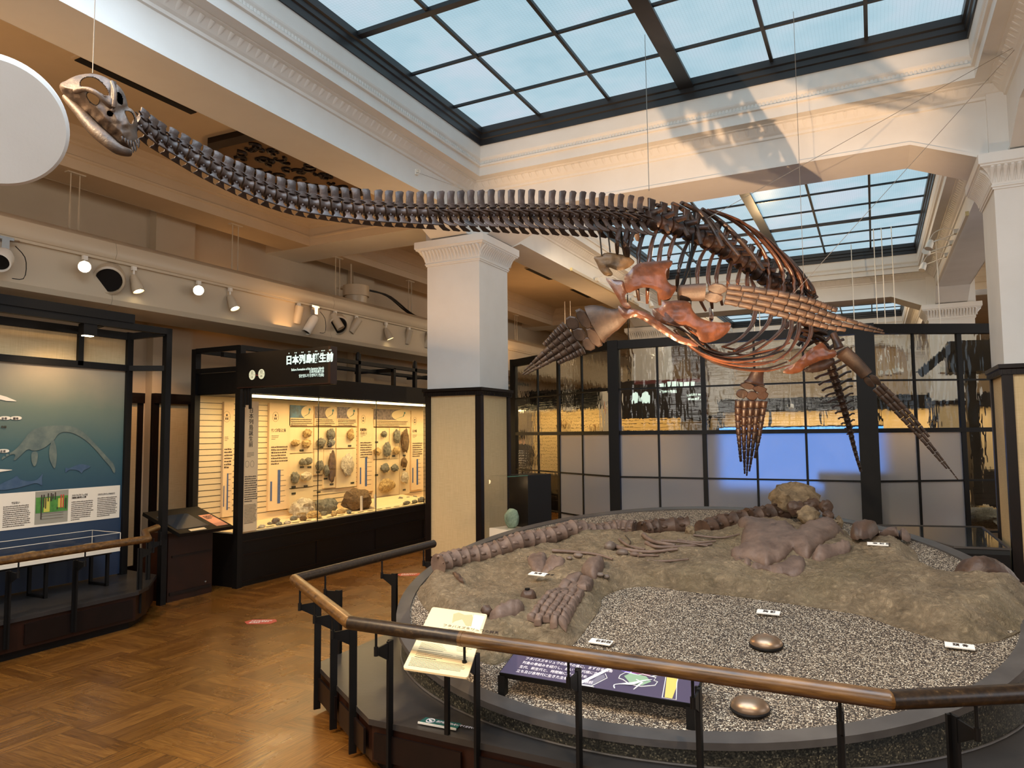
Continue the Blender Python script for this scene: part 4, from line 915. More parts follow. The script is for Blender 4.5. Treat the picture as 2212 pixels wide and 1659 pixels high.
# ================================================================ round display
PXC = -1.09
PV = [(-2.205, 2.79), (.025, 2.79), (.83, 3.31), (.83, 6.05), (.025, 6.6), (-2.205, 6.6), (-3.01, 6.05), (-3.01, 3.31)]
t = thing('display_platform', 'low octagonal dark platform with grey stone top under the round display', 'platform', (PXC, 4.7, 0))
def shrink(P, d, c=(PXC, 4.7)):
    out = []
    for a, b in P: out.append((a+(d if a < c[0] else -d), b+(d if b < c[1] else -d)))
    return out
m = MB(); prism(m, shrink(PV, .05), 0, .07); m.build('toe_kick', 'dark', t)
m = MB(); prism(m, shrink(PV, .012), .05, .225); m.build('riser', 'redwood', t)
m = MB(); prism(m, PV, .222, .25); m.build('top_slab', 'slate', t)
PN = len(PV)
def panel(a, b, d0, d1, z0, z1, m):
    a, b = V((*a, 0)), V((*b, 0)); u = (b-a).normalized(); n_ = V((u.y, -u.x, 0)); p0, p1 = a+u*d0, a+u*d1
    m.hexa([p0+V((0, 0, z0)), p1+V((0, 0, z0)), p1+n_*.012+V((0, 0, z0)), p0+n_*.012+V((0, 0, z0))], [p0+V((0, 0, z1)), p1+V((0, 0, z1)), p1+n_*.012+V((0, 0, z1)), p0+n_*.012+V((0, 0, z1))])
for i in range(PN):
    a, b = PV[i], PV[(i+1) % PN]; L = math.hypot(b[0]-a[0], b[1]-a[1]); k = max(1, round(L/.5)) if i else 4
    for j in range(k):
        m = MB(); panel(a, b, L*j/k+.04, L*(j+1)/k-.04, .075, .195, m); m.build('side_panel', 'darkwood', t)
t = thing('display_drum', 'big round drum with sloping grey rim, speckled side wall', 'display drum', (DC.x, DC.y, .25))
m = MB(); N = 96; R = DR
ring_ = lambda r, zf: [(DC.x+r*math.cos(2*PI*i/N), DC.y+r*.988*math.sin(2*PI*i/N), zf(DC.y+r*.988*math.sin(2*PI*i/N))) for i in range(N)]
lo, hi = ring_(R-.035, lambda y: .25), ring_(R-.035, lambda y: dz(y)-.012)
m.add(lo+hi, [[i, (i+1) % N, N+(i+1) % N, N+i] for i in range(N)]); m.build('side_wall', 'granite', t, 40)
m = MB(); rr = [ring_(R-.037, lambda y: dz(y)-.03), ring_(R, lambda y: dz(y)-.03), ring_(R, lambda y: dz(y)), ring_(R-.085, lambda y: dz(y)), ring_(R-.085, lambda y: dz(y)-.02)]
vs = [p for r_ in rr for p in r_]; m.add(vs, [[k*N+i, k*N+(i+1) % N, (k+1)*N+(i+1) % N, (k+1)*N+i] for k in range(4) for i in range(N)]); m.build('rim', 'rim', t, 40)
m = MB(); q = [(DC.x+(R-.03)*math.cos(a/96*2*PI), DC.y+(R-.03)*.988*math.sin(a/96*2*PI), .254) for a in range(97)]; m.tube(q, .006, 6); m.build('foot_trim', 'rim', t)
m = MB(); q = ring_(R-.08, lambda y: dz(y)-.012); q2 = [V(p)-V((0, 0, .03)) for p in q]; m.hexa(q2, q); 
solo(m, 'gravel_bed', 'gravel', 'speckled resin-bound gravel filling the round display', 'gravel', kind='stuff')

# railing round the platform
RV = [(-3.16, 4.80), (-3.16, 3.283), (-2.196, 2.64), (.010, 2.64), (.98, 3.26), (.98, 4.8)]
pst = []
for y in (4.62, 4.1, 3.52): pst.append((-3.025, y, -1, 0, .02))
u = V((-2.205+3.01, 2.79-3.31, 0)).normalized(); n_ = V((u.y, -u.x, 0)) 
for d in (.09, .42, .76):
    p = V((-3.01, 3.31, 0))+u*d+n_*.015; pst.append((p.x, p.y, n_.x, n_.y, .02))
for x in (-2.07, -1.60, -1.12, -.63, -.14): pst.append((x, 2.775, 0, -1, .02))
u = V((.83-.025, .52, 0)).normalized(); n2_ = V((u.y, -u.x, 0))
for d in (.2, .75):
    p = V((.025, 2.79, 0))+u*d+n2_*.015; pst.append((p.x, p.y, n2_.x, n2_.y, .02))
for y in (3.6, 4.3): pst.append((.845, y, 1, 0, .02))
# the front run of the rail changes wood where a new length was spliced in
RV2 = RV[:3]+[(-1.60, 2.64)]+RV[3:]
rl = railing('handrail', 'brown handrail on dark posts round the big round display', RV2, .735, pst, 'brown handrails on dark posts', woods=['handdark', 'handwood', 'handdark', 'handwood', 'handdark', 'handdark'])
m = MB(); m.tube([(-1.602, 2.64, .735), (-1.585, 2.64, .735)], .0325, 16); m.build('splice_ring', 'handwood', rl, 60)

# cream text board and dark map table
def tiltboard(name, label, P, m_, cat, legs, th=.006, edge='cream'):
    pass
A, B, C_, D_ = V((-2.34, 3.28, .62)), V((-1.80, 3.22, .62)), V((-1.72, 2.84, .50)), V((-2.2, 2.93, .47))
A, B = at(934, 1311, 3.62), at(1053, 1327, 3.52); D_, C_ = at(870, 1443, 3.0), at(1010, 1464, 2.9)
t = thing('text_board', 'cream slanted text board with a small map, leaning over the left of the display', 'text board', ((A+C_)/2).to_tuple())
nb = (B-A).cross(A-D_).normalized(); nb = nb if nb.z > 0 else -nb
F = lambda u, v, h=0: (A*(1-u)+B*u)*(1-v)+(D_*(1-u)+C_*u)*v+nb*h
rc = []
for cx_, cy_, a0 in ((.04, .03, 180), (.96, .03, 270), (.96, .97, 0), (.04, .97, 90)):
    for k in range(5):
        an = math.radians(a0+k*22.5); rc.append((cx_+.04*math.cos(an), cy_+.03*math.sin(an)))
m = MB(); m.hexa([F(a, b, -.008) for a, b in rc], [F(a, b, 0) for a, b in rc]); m.build('board', 'cream', t)
m = MB()
def frows(m, v0, v1, n, u0=.1, u1=.93, h=.012, seed=1, rag=.1):
    rn = random.Random(seed)
    for r in range(n):
        v = lerp(v0, v1, r/max(1, n-1)); u = u0; e = u1-(rag*rn.random() if r < n-1 else .4)
        while u < e:
            c = h*(.5+rn.random()); m.quad(F(u, v, .001), F(u+c*.7, v, .001), F(u+c*.7, v+h*.55, .001), F(u, v+h*.55, .001)); u += c
frows(m, .34, .49, 6, .3, .97, .014, 2); frows(m, .61, .68, 5, .1, .95, .010, 3); frows(m, .735, .80, 4, .1, .93, .012, 4); frows(m, .85, .95, 7, .06, .95, .011, 5); frows(m, .70, .71, 1, .1, .9, .016, 6); frows(m, .825, .83, 1, .1, .85, .018, 7)
m.build('print_lines', 'ink', t)
text('フタバスズキリュウの発見', .03, F(.32, .315, .001), B-A, A-D_, 'ink', t, sx=.8)
m = MB(); P_ = [(.42, .08), (.5, .04), (.62, .07), (.74, .05), (.78, .1), (.8, .26), (.7, .25), (.6, .15), (.5, .2), (.46, .24)]; m.quad(*[F(a, b, .0012) for a, b in P_]); m.build('map_land', mat('map khaki', (176, 170, 128), .6), t)
m = MB(); m.quad(F(.78, .04, .001), F(.97, .05, .001), F(.95, .3, .001), F(.76, .27, .001)); m.build('map_sea', mat('map pale blue', (206, 224, 218), .6), t)
m = MB(); m.bar(F(.5, .55, -.01), V((F(.5, .55).x, F(.5, .55).y+.0, .25)), .02, .02); m.build('support', 'black', t)
TA, TB = at(1118, 1400, 3.1), at(1540, 1450, 2.95)
H0 = .54
T1, T2 = on(1078, 1453, 'z', .47), on(1500, 1518, 'z', .47); T3, T4 = on(1535, 1456, 'z', .56), on(1120, 1396, 'z', .56)
T2 = V((T2.x, T1.y, .47)); T3 = V((T2.x, T1.y+.26, .55)); T4 = V((T1.x, T1.y+.26, .55)); T1 = V((T1.x, T1.y, .47))
t = thing('map_table', 'low black table with dark purple panel of white text and a coloured map', 'information table', ((T1.x+T2.x)/2, T1.y+.1, .25))
nb2 = (T2-T1).cross(T4-T1).normalized()
G = lambda u, v, h=0: (T4*(1-u)+T3*u)*(1-v)+(T1*(1-u)+T2*u)*v+nb2*h
m = MB(); m.hexa([G(0, 1, -.025), G(1, 1, -.025), G(1, 0, -.025), G(0, 0, -.025)], [G(0, 1), G(1, 1), G(1, 0), G(0, 0)]); m.build('table_top', 'black', t)
m = MB(); m.quad(G(.004, .99, .001), G(.996, .99, .001), G(.996, .01, .001), G(.004, .01, .001)); m.build('print', 'purple', t)
ud, vd = (G(1, 0)-G(0, 0)).normalized(), (G(0, 0)-G(0, 1)).normalized()
L_ = (G(1, 0)-G(0, 0)).length
for i, s in enumerate(('日本列島に生息した生き物とその時代', 'つの時代に分け紹介する。フタバスズキリュウは、白亜紀', '後期(約8500万年前)の化石だが、この展示室では', 'フタバスズキリュウの展示の後に、まず日本列島', '列島の骨組みを紹介し、続いて時代順に古', '生代、新生代と、時間軸に沿って日本', '立ち及び各時代に生きた生物について解説')):
    text(s, .0235, G(.085, .16+i*.125, .0015), ud, vd, 'textw', t, sx=.86)
def poly(name, P, m_, h=.0015): mb = MB(); mb.quad(*[G(a, b, h) for a, b in P]); return mb.build(name, m_, t)
M['mw'] = mat('map white', (214, 218, 220), .6)
poly('map_corridor', [(.42, .98), (.445, .98), (.60, .25), (.58, .24)], 'mw'); poly('map_room', [(.455, .97), (.50, .97), (.55, .70), (.535, .62), (.51, .68), (.50, .78)], mat('map grey', (110, 108, 124), .6), .0016)
poly('map_purple', [(.56, .3), (.64, .25), (.72, .45), (.66, .5), (.58, .42)], mat('map purple', (120, 100, 190), .6), .0016); poly('map_red', [(.66, .2), (.74, .2), (.76, .5), (.66, .46)], mat('map wine', (120, 62, 92), .6), .0017)
poly('map_green', [(.635, .58), (.66, .48), (.74, .5), (.775, .62), (.74, .75), (.68, .74)], mat('map green pale', (130, 160, 132), .6), .0018)
poly('map_yellow', [(.82, .1), (.865, .1), (.90, .60), (.90, .95), (.865, .95)], mat('map yellow', (206, 184, 96), .6), .0017); poly('map_blue', [(.535, .2), (.57, .15), (.585, .25), (.555, .32)], mat('map blue', (50, 110, 180), .6), .0019)
m = MB()
def ln(P, r=.0022): m.tube([G(a, b, .002) for a, b in P], r, 5)
ln([(.615, .58), (.635, .48), (.70, .5), (.72, .46), (.79, .5), (.785, .58), (.805, .6), (.80, .7), (.77, .74), (.74, .78), (.68, .77), (.64, .68), (.615, .66), (.615, .58)]); ln([(.66, .48), (.67, .18), (.75, .2), (.80, .22), (.805, .42), (.77, .48)]); ln([(.82, .1), (.855, .97), (.92, .97), (.895, .55), (.885, .12)])
ln([(.42, .98), (.46, .98), (.52, .98)]); ln([(.455, .97), (.505, .97), (.56, .7), (.54, .6)])
m.build('map_outline', 'mw', t)
m = MB(); m.tube(path([G(.62, .93, .002).to_tuple(), G(.61, .84, .002).to_tuple(), G(.65, .78, .002).to_tuple(), G(.69, .74, .002).to_tuple(), G(.73, .64, .002).to_tuple(), G(.775, .56, .002).to_tuple()], 16), [.003, .003, .003, .003, .004, .005, .007, .010, .013, .015, .015, .013, .010, .008, .006, .004, .002], 6, .2); m.tube([G(.70, .62, .002), G(.735, .68, .002), G(.71, .88, .002)], [.003, .007, .003], 5, .3); m.build('map_reptile', 'mw', t)
m = MB()
for u_ in (.012, .985):
    for v_ in (.93,): p = G(u_, v_); m.box(p.x-.018, p.y-.018, .25, p.x+.018, p.y+.018, p.z-.02)
m.build('leg', 'black', t)
# little signs, uplights
t = thing('touch_sign', 'teal do-not-touch sign plate lying on the platform edge', 'sign plate', on(950, 1565, 'z', .255))
e = [on(a, b, 'z', .256) for a, b in ((903, 1562), (985, 1577), (996, 1565), (920, 1551))]
m = MB(); m.hexa(e, [p+V((0, 0, .004)) for p in e]); m.build('plate', 'teal', t)
xd, yd = (e[1]-e[0]).normalized(), (e[3]-e[0]).normalized()
text('展示物に触れないでください', .021, e[0]+xd*.075+yd*.033+V((0, 0, .005)), xd, V((0, 0, 1)).cross(xd), 'textw', t, sx=.72)
c = e[0]+xd*.045+yd*.036+V((0, 0, .005)); m = MB(); yy_ = V((0, 0, 1)).cross(xd); m.tube([c+xd*math.cos(a/16*2*PI)*.02+yy_*math.sin(a/16*2*PI)*.02 for a in range(17)], .003, 5); m.tube([c-xd*.014+yy_*.012, c+xd*.014-yy_*.012], .003, 5); m.blob(c, (.009, .009, .001), .2, 2, 1, 1); m.build('no_touch_mark', 'textw', t)
m = MB(); m.bar(e[0]+V((0, 0, .003)), e[1]+V((0, 0, .003)), .006, .008); m.build('edge', 'paper', t)
for i, (px_, py_, s, l) in enumerate(((1298, 1389, '右前肢', 'white caption card on the gravel just above the dark table'), (1660, 1325, '胸 部', 'white caption card on the gravel above the upper bronze uplight'), (2073, 1398, '頭 骨', 'white caption card on the gravel at the far right'), (1165, 1274, '恥骨・坐骨', 'white caption card beside the loose upright bone'), (1898, 1219, '右 前 肢', 'white caption card on the rock below the right limb bones'), (1154, 1172, '左後肢', 'white caption card half hidden behind the tail bones'))):
    h = (.0, .0, .0, .10, .13, .0)[i]; c = disc(px_, py_, h+.004)
    t = thing('caption_card', l, 'caption card', c, 'white caption cards on the round display'); xx = V((.985, (-.06, 0, -.03, -.1, .0, 0)[i], 0)).normalized(); yv = DN.cross(xx).normalized(); w2, h2 = .062, .026
    m = MB(); m.obox(c+V((0, 0, .002)), xx, yv, DN, w2*2, h2*2, .006); m.build('card', 'paper', t)
    text(s, .03, c-xx*.03-yv*.009+DN*.0062, xx, yv, 'ink', t)
for i, (px_, py_) in enumerate(((1655, 1391), (1620, 1529))):
    c = disc(px_, py_, 0); t = thing('uplight', ('upper', 'lower')[i]+' bronze eyelid uplight set in the gravel', 'uplight', c, 'bronze uplights in the gravel')
    m = MB(); n1, n2 = 24, 10; vs = []; fs = []; r = .075
    for a in range(n1+1):
        for b in range(n2+1):
            th = 2*PI*a/n1; ph = b/n2*PI/2; ex = 1.25 if True else 1
            vs.append(c+V((math.cos(th)*math.sin(ph)*r*1.1, 0, 0))+DY*(math.sin(th)*math.sin(ph)*r*.9)+DN*(math.cos(ph)*.05))
    for a in range(n1):
        for b in range(n2):
            th = 2*PI*(a+.5)/n1; ph = (b+.5)/n2*PI/2
            if math.sin(th)*math.sin(ph) > .30: continue
            k = a*(n2+1)+b; fs.append([k, k+1, k+n2+2, k+n2+1])
    m.add(vs, fs); m.build('eyelid', 'bronze', t, 60)
    m = MB(); m.lathe([(r*1.12, -.004), (r*1.12, .004), (r*1.0, .005)], c, DN, 32); m.lathe([(.001, -.002), (r*.9, -.002)], c, DN, 24); m.build('base_ring', 'dark', t)
    m = MB(); m.lathe([(.001, .004), (r*.35, .004)], c+DY*.02, DN, 16); m.build('bulb', 'amber', t)

# ================================================================ fossil slab
MP = [(898, 1275), (908, 1296), (918, 1312), (960, 1345), (1000, 1400), (1050, 1432), (1083, 1430), (1113, 1407), (1133, 1390), (1186, 1398), (1235, 1394), (1258, 1366), (1300, 1308), (1297, 1290), (1325, 1274), (1366, 1263), (1418, 1263), (1487, 1275), (1588, 1284), (1659, 1294), (1740, 1305), (1806, 1315), (1866, 1325), (1908, 1341), (1978, 1364), (2047, 1382), (2117, 1387), (2174, 1376), (2222, 1352), (2240, 1300), (2225, 1262), (2150, 1272), (2084, 1266), (2047, 1262), (2001, 1240), (1985, 1214), (1980, 1190), (1961, 1177), (1943, 1170), (1897, 1178), (1862, 1180), (1839, 1160), (1823, 1140), (1760, 1138), (1671, 1128), (1600, 1140), (1520, 1160), (1450, 1165), (1380, 1165), (1330, 1158), (1240, 1163), (1180, 1185), (1100, 1195), (1040, 1202), (985, 1199), (958, 1212), (930, 1245)]
MQ = [disc(a, b) for a, b in MP]; MQ = [(p.x, p.y) for p in MQ]
MQs = roundp(MQ, 1)
def mh(x, y, d):
    n1_ = noise.noise(V((x*2.2, y*2.2, 3))); n2_ = noise.noise(V((x*6, y*6, 1))); n3_ = noise.noise(V((x*16+4*n2_, y*22, 7))); edge = min(1, d/(.10+.07*(x > -.6)))
    edge = edge*edge*(3-2*edge); base = .085+.035*n1_
    if x > -.5: base += .03*min(1, (x+.5)/.5)
    hump = math.exp(-((x-.24)**2+(y-5.35)**2)/.06)*.03+math.exp(-((x-.62)**2+(y-5.0)**2)/.05)*.06
    val = .05*math.exp(-((x+2.15)**2/.12+(y-4.2)**2/.06))
    return edge*(base+hump-val)+.022*n2_*min(1, d/.03)+.016*n3_*min(1, d/.02)+.008*noise.noise(V((x*38, y*52+3*n2_, 2)))*min(1, d/.02)
t = FS = thing('fossil_slab', 'long olive rock slab cast with fossil backbone, ribs, plates and limbs set in it', 'fossil slab', (DC.x, 4.9, .66))
m = MB(); plate(m, MQs, lambda x, y, d, s: (x, y, dz(y)-.03+(0 if s < 0 else .025+mh(x, y, d))), .017, both=True); m.build('rock_matrix', 'matrix', t, 80)
def surf(px_, py_, h=0):
    p = disc(px_, py_, .09)
    for _ in range(3):
        d = near(p.x, p.y, MQs)[0] if inpoly(p.x, p.y, MQs) else 0
        p = disc(px_, py_, mh(p.x, p.y, d))
    return p+DN*h
def vrow(P, r, nm, m_='fossil', ring=.34, h=.03, parent=None, n=None):
    """row of vertebra bodies: each centrum waisted with raised ends"""
    pts = [surf(a, b, h) for a, b in P]; L = sum((q-p).length for p, q in zip(pts, pts[1:])); n = n or max(2, round(L/(r*1.55)))
    S_ = path([tuple(p) for p in pts], n*5); 
    for i in range(n):
        seg = [V(q) for q in S_[i*5:i*5+6]]; k = [1.16, .96, .9, .9, .96, 1.14]; mb = MB(); rr_ = [r*q for q in k]; mb.tube(seg, rr_, 14)
        c = seg[2]; tdir = (seg[5]-seg[0]).normalized(); sd = tdir.cross(DN).normalized(); mb.blob(c+DN*r*.85, (r*.5, r*.35, r*.3), .3, 2, i, 1, math.atan2(tdir.y, tdir.x))
        mb.blob(c+sd*r*.8+DN*r*.3, (r*.45, r*.25, r*.22), .3, 2, i+3, 1, math.atan2(tdir.y, tdir.x))
        mb.build(nm, m_, parent or FS, 50)
vrow([(950, 1258), (1000, 1237), (1060, 1222), (1120, 1208), (1180, 1190), (1240, 1172), (1290, 1158), (1335, 1149), (1372, 1151)], .066, 'vertebra', n=21)
vrow([(1388, 1155), (1420, 1148), (1488, 1143)], .07, 'vertebra', 'fossild', n=4)
vrow([(1518, 1154), (1560, 1139), (1608, 1130)], .072, 'vertebra', 'fossild', n=4)
vrow([(1617, 1128), (1665, 1119), (1712, 1108)], .078, 'vertebra', 'fossild', n=4)
vrow([(1010, 1196), (1060, 1192), (1110, 1186)], .02, 'vertebra', n=7); vrow([(1112, 1186), (1160, 1181), (1220, 1178)], .028, 'vertebra', n=7)
def fplate(P, m_, nm, h0=.0, th=.035, step=5, dome=.02, rnd=1, parent=None):
    P = roundp(P, rnd); mb = MB(); plate(mb, P, lambda x, y, d, s: surf(x, y, h0+(-.03 if s < 0 else th*min(1, d/6)+dome*min(1, d/25))), step); return mb.build(nm, m_, parent or FS, 60)
zb = lambda *L: [(1360+a/3.95, 1040+b/3.95) for a, b in L]; zc = lambda *L: [(1700+a/4.32, 1040+b/4.32) for a, b in L]; za = lambda *L: [(860+a/3.95, 1060+b/3.95) for a, b in L]
fplate(zb((930, 430), (1040, 420), (1200, 425), (1380, 470), (1430, 520), (1480, 480), (1600, 440), (1800, 440), (1840, 470), (1800, 520), (1700, 620), (1600, 700), (1540, 770), (1440, 740), (1400, 700), (1320, 770), (1230, 785), (1190, 830), (1100, 790), (1000, 760), (870, 740), (870, 690), (940, 680), (950, 640), (960, 560), (1000, 510), (930, 480)), 'fossil', 'pelvic_plate', .01, .03, 5, .03)
fplate(zb((880, 745), (1000, 765), (1100, 800), (1200, 830), (1320, 790), (1400, 740), (1520, 790), (1480, 880), (1400, 890), (1230, 860), (1050, 820), (900, 775)), 'fossil', 'lower_plate', .0, .025, 5, .015)
fplate(zc((590, 680), (640, 620), (760, 600), (860, 570), (870, 620), (850, 690), (740, 745), (620, 730)), 'fossild', 'limb_bone', .05, .05, 4, .03); fplate(zc((830, 600), (940, 530), (1010, 530), (1060, 600), (1000, 630), (880, 640)), 'fossil', 'limb_bone', .05, .05, 4, .03); fplate(zc((1040, 540), (1120, 535), (1170, 570), (1080, 610), (1050, 580)), 'fossil', 'limb_bone', .05, .05, 4, .03)
fplate(zb((1540, 770), (1620, 720), (1760, 690), (1880, 670), (1900, 700), (1880, 735), (1760, 750), (1640, 790)), 'fossil', 'limb_bone', .01, .04, 3.5, .02)
fplate(za((1100, 660), (1200, 645), (1280, 660), (1270, 740), (1200, 790), (1130, 740)), 'fossil', 'hip_bone', .0, .02, 4, .01); fplate(za((1270, 690), (1340, 660), (1430, 700), (1440, 740), (1340, 770), (1200, 800), (1240, 760)), 'fossil', 'hip_bone', .0, .02, 4, .01)
fplate(za((1640, 700), (1760, 690), (1770, 760), (1720, 830), (1680, 860), (1600, 830), (1560, 790)), 'fossil', 'limb_bone', .02, .04, 4, .02)
fplate(za((1330, 440), (1380, 370), (1500, 350), (1640, 380), (1800, 340), (1760, 300), (1660, 330), (1560, 380), (1440, 430)), 'fossil', 'limb_bone', .0, .04, 4, .02)
for P in (((270, 730), (420, 680), (400, 750), (250, 760)), ((460, 790), (540, 830), (580, 880), (500, 850)), ((600, 650), (690, 640), (640, 690)), ((1340, 390), (1420, 400), (1400, 450), (1330, 430))): fplate(za(*P), 'fossild', 'bone_fragment', .01, .03, 3.5, .02)
fplate(za((760, 1190), (850, 1150), (960, 1110), (1100, 1090), (1080, 1150), (960, 1190), (860, 1220)), 'fossil', 'bone_slab', .0, .05, 4, .02)
m = MB(); m.blob(surf(1055, 1357, .03), (.035, .03, .03), .3, 3, 4, 2); m.build('bone_fragment', 'fossild', FS, 50)
for j, (P, r) in enumerate((([(1195, 1222), (1240, 1221), (1290, 1225), (1325, 1233)], .012), ([(1320, 1195), (1345, 1213), (1400, 1218), (1465, 1214)], .016), ([(1340, 1188), (1360, 1205), (1395, 1212)], .012), ([(1392, 1180), (1412, 1200), (1460, 1206)], .018), ([(1398, 1200), (1430, 1210), (1540, 1200)], .015), ([(1400, 1232), (1440, 1234), (1490, 1240)], .010), ([(1465, 1192), (1510, 1197), (1548, 1193)], .009), ([(1500, 1184), (1560, 1188), (1600, 1183)], .008), ([(1430, 1198), (1480, 1203), (1530, 1205)], .010), ([(1380, 1227), (1405, 1222), (1425, 1224)], .010))):
    m = MB(); pp = path([tuple(surf(a, b, r*.5)) for a, b in P], 10); m.tube(pp, [r*(1.1-.5*i/10) for i in range(11)], 8); m.build('rib', 'fossil', FS, 60)
for j, (a, b, rx, ry, mm_) in enumerate(((1320, 1209, .042, .038, 'stone'), (1346, 1222, .045, .024, 'stone'), (1372, 1223, .035, .018, 'fossil'), (1251, 1233, .036, .02, 'stone'), (1312, 1270, .022, .015, 'stone'), (1298, 1271, .03, .016, 'stone'), (1232, 1236, .022, .014, 'stone'))):
    m = MB(); m.blob(surf(a, b, ry*.4), (rx, ry*1.2, ry), .1, 2, j, 3); m.build('pebble', mm_, FS, 60)
# left paddle of the fossil: rows of tight polygonal bones
P0, P1, P2, P3 = (1232, 1272), (1288, 1278), (1222, 1388), (1136, 1378)
rows = [2, 3, 4, 5, 5, 5, 5, 5, 5, 5]
v = 0.0; hs = [.14, .12, .11, .10, .09, .09, .085, .08, .08, .075]
pd = MB()
for ri, (n, hh) in enumerate(zip(rows, hs)):
    for c_ in range(n):
        w0 = 0; a, b = c_/n, (c_+1)/n; v0, v1 = v, v+hh*1.03; sh = (.02 if c_ % 2 else -.02)*hh/.1
        B_ = lambda u, w_: (lerp(lerp(P0[0], P1[0], u), lerp(P3[0], P2[0], u), w_)-14*math.sin(w_*3)*(1-w_)*.5, lerp(lerp(P0[1], P1[1], u), lerp(P3[1], P2[1], u), w_))
        cell = [B_(a+.008, v0+sh+.006), B_((a+b)/2, v0+sh-.006), B_(b-.008, v0+sh+.006), B_(b-.004, (v0+v1)/2+sh), B_(b-.008, v1+sh-.006), B_((a+b)/2, v1+sh+.0), B_(a+.008, v1+sh-.006), B_(a+.004, (v0+v1)/2+sh)]
        cm = (sum(p[0] for p in cell)/8, sum(p[1] for p in cell)/8); k8 = len(pd.v)
        rings = []
        for kk, hgt in ((1, .0), (.95, .028), (.72, .038), (.0, .040)): rings += [surf(cm[0]+(p[0]-cm[0])*kk, cm[1]+(p[1]-cm[1])*kk, hgt) for p in cell]
        pd.add(rings, [[q*8+i, q*8+(i+1) % 8, (q+1)*8+(i+1) % 8, (q+1)*8+i] for q in range(3) for i in range(8)])
    v += hh
pd.build('paddle', 'fossil', FS, 70)
m = MB()
for b in (0,): m.tube([surf(1352, 1180, .004), surf(1364, 1195, .004), surf(1360, 1205, .004), surf(1367, 1212, .004)], .004, 5)
m.build('crack', 'ink', FS)
# separate lumps at the far end and loose pieces
RK = [(1718, 1092, .2, .13, 'rock', 'largest grey boulder at the far rim of the display behind the backbone'), (1722, 1118, .07, .06, 'fossild', 'brown lump between the big grey boulder and the backbone'), (1755, 1110, .07, .055, 'fossild', 'reddish brown lump at the foot of the big grey boulder'), (1748, 1136, .09, .07, 'rock', 'round tan stone in front of the brown lumps'), (1786, 1119, .06, .06, 'fossild', 'knobbly brown vertebra lump right of the round tan stone'), (1790, 1133, .055, .04, 'fossild', 'small brown lump in front of the knobbly one'), (1813, 1130, .035, .05, 'rock', 'small pointed rock at the right end of the lumps'), (1793, 1145, .08, .02, 'rock', 'flat rock slab in front of the lumps'), (1492, 1168, .045, .045, 'rock', 'dark angular stone wedged in the gap of the backbone')]
for i, (a, b, rx, rz, mm_, l) in enumerate(RK):
    p = disc(a, b, 0 if i in (0,) else .09); p = p+DN*rz*.0; m = MB(); m.blob((0, 0, 0), (rx, rx*.75, rz), .3, 2.2, i+70, 3, .3*i)
    mi_ = min(v.z for v in m.v); off_ = disc(a, b+0, .0); 
    base = disc(a, b+rz*230 if i else b+22, 0); zz0 = dz(base.y)+(.0 if i in (0, 6) else .07)
    for v in m.v: v.x += base.x; v.y += base.y; v.z += zz0-mi_-.01
    solo(m, 'stone_lump', mm_, l, 'rock', 'rock lumps at the far end of the slab', 50)
# skull on its hump at the right
t = thing('fossil_skull', 'brown flattened fossil skull with row of teeth resting on the right end of the slab', 'fossil skull', surf(2145, 1262, 0))
sk = [(2085, 1253), (2092, 1238), (2102, 1222), (2112, 1210), (2125, 1204), (2150, 1206), (2168, 1214), (2185, 1226), (2200, 1242), (2212, 1256), (2206, 1266), (2180, 1272), (2150, 1274), (2115, 1272), (2095, 1265)]
base = surf(2145, 1268, .02); dd = (base-CP).dot(FW); Pz = roundp(sk, 1); m = MB()
bk_ = (FW*V((1, 1, 0))).normalized()
plate(m, Pz, lambda x, y, d, s: at(x, y, dd)+bk_*(.16 if s < 0 else 0)*(min(1, (d+3)/20)) - bk_*(0 if s < 0 else .07*math.sqrt(min(1, d/22)))+bk_*.04+V((0, 0, .008*noise.noise(V((x*.12, y*.12, 2))))), 3); m.build('cranium', 'fossild', t, 60)
m = MB(); f_ = lambda x, y, h: at(x, y, dd)-bk_*h
m.tube([f_(2092, 1262, .03), f_(2125, 1268, .055), (f_(2160, 1267, .06)), f_(2205, 1259, .03)], [.014, .018, .016, .012], 8); m.build('jaw', 'fossild', t, 60)
for i in range(14):
    x = 2100+i*7.6; m = MB(); a = f_(x, 1256-(i > 9)*2, .055-.002*abs(i-6)); m.tube([a, a+V((0, 0, -.018))-bk_*.004, a+V((0, 0, -.028))], [.006, .005, .001], 6); m.build('tooth', 'fossild', t, 60)
# loose bone on a pin
c = surf(1141, 1312, 0); t = thing('loose_bone', 'curved dark bone fragment held upright on a peg on the slab', 'bone fragment', c)
m = MB(); m.tube([c-V((0, 0, .02)), c+V((0, 0, .06))], .016, 10); m.build('peg', 'black', t)
LB = [(1124, 1289), (1126, 1283), (1130, 1275), (1140, 1276), (1150, 1273), (1158, 1283), (1160, 1297), (1160, 1312), (1150, 1305), (1142, 1308), (1130, 1305), (1125, 1298)]
d2 = (c-CP).dot(FW)-.01; m = MB(); plate(m, roundp(LB, 1), lambda x, y, d, s: at(x, y, d2)+FW*(-.025*math.sqrt(min(1, d/8)) if s > 0 else .02), 1.6); m.build('fragment', 'fossild', t, 60)
# ================================================================ hanging skeleton
SK = thing('reptile_skeleton', 'long-necked marine reptile skeleton cast hanging over the round display', 'skeleton', (-1.2, 5.0, 0))
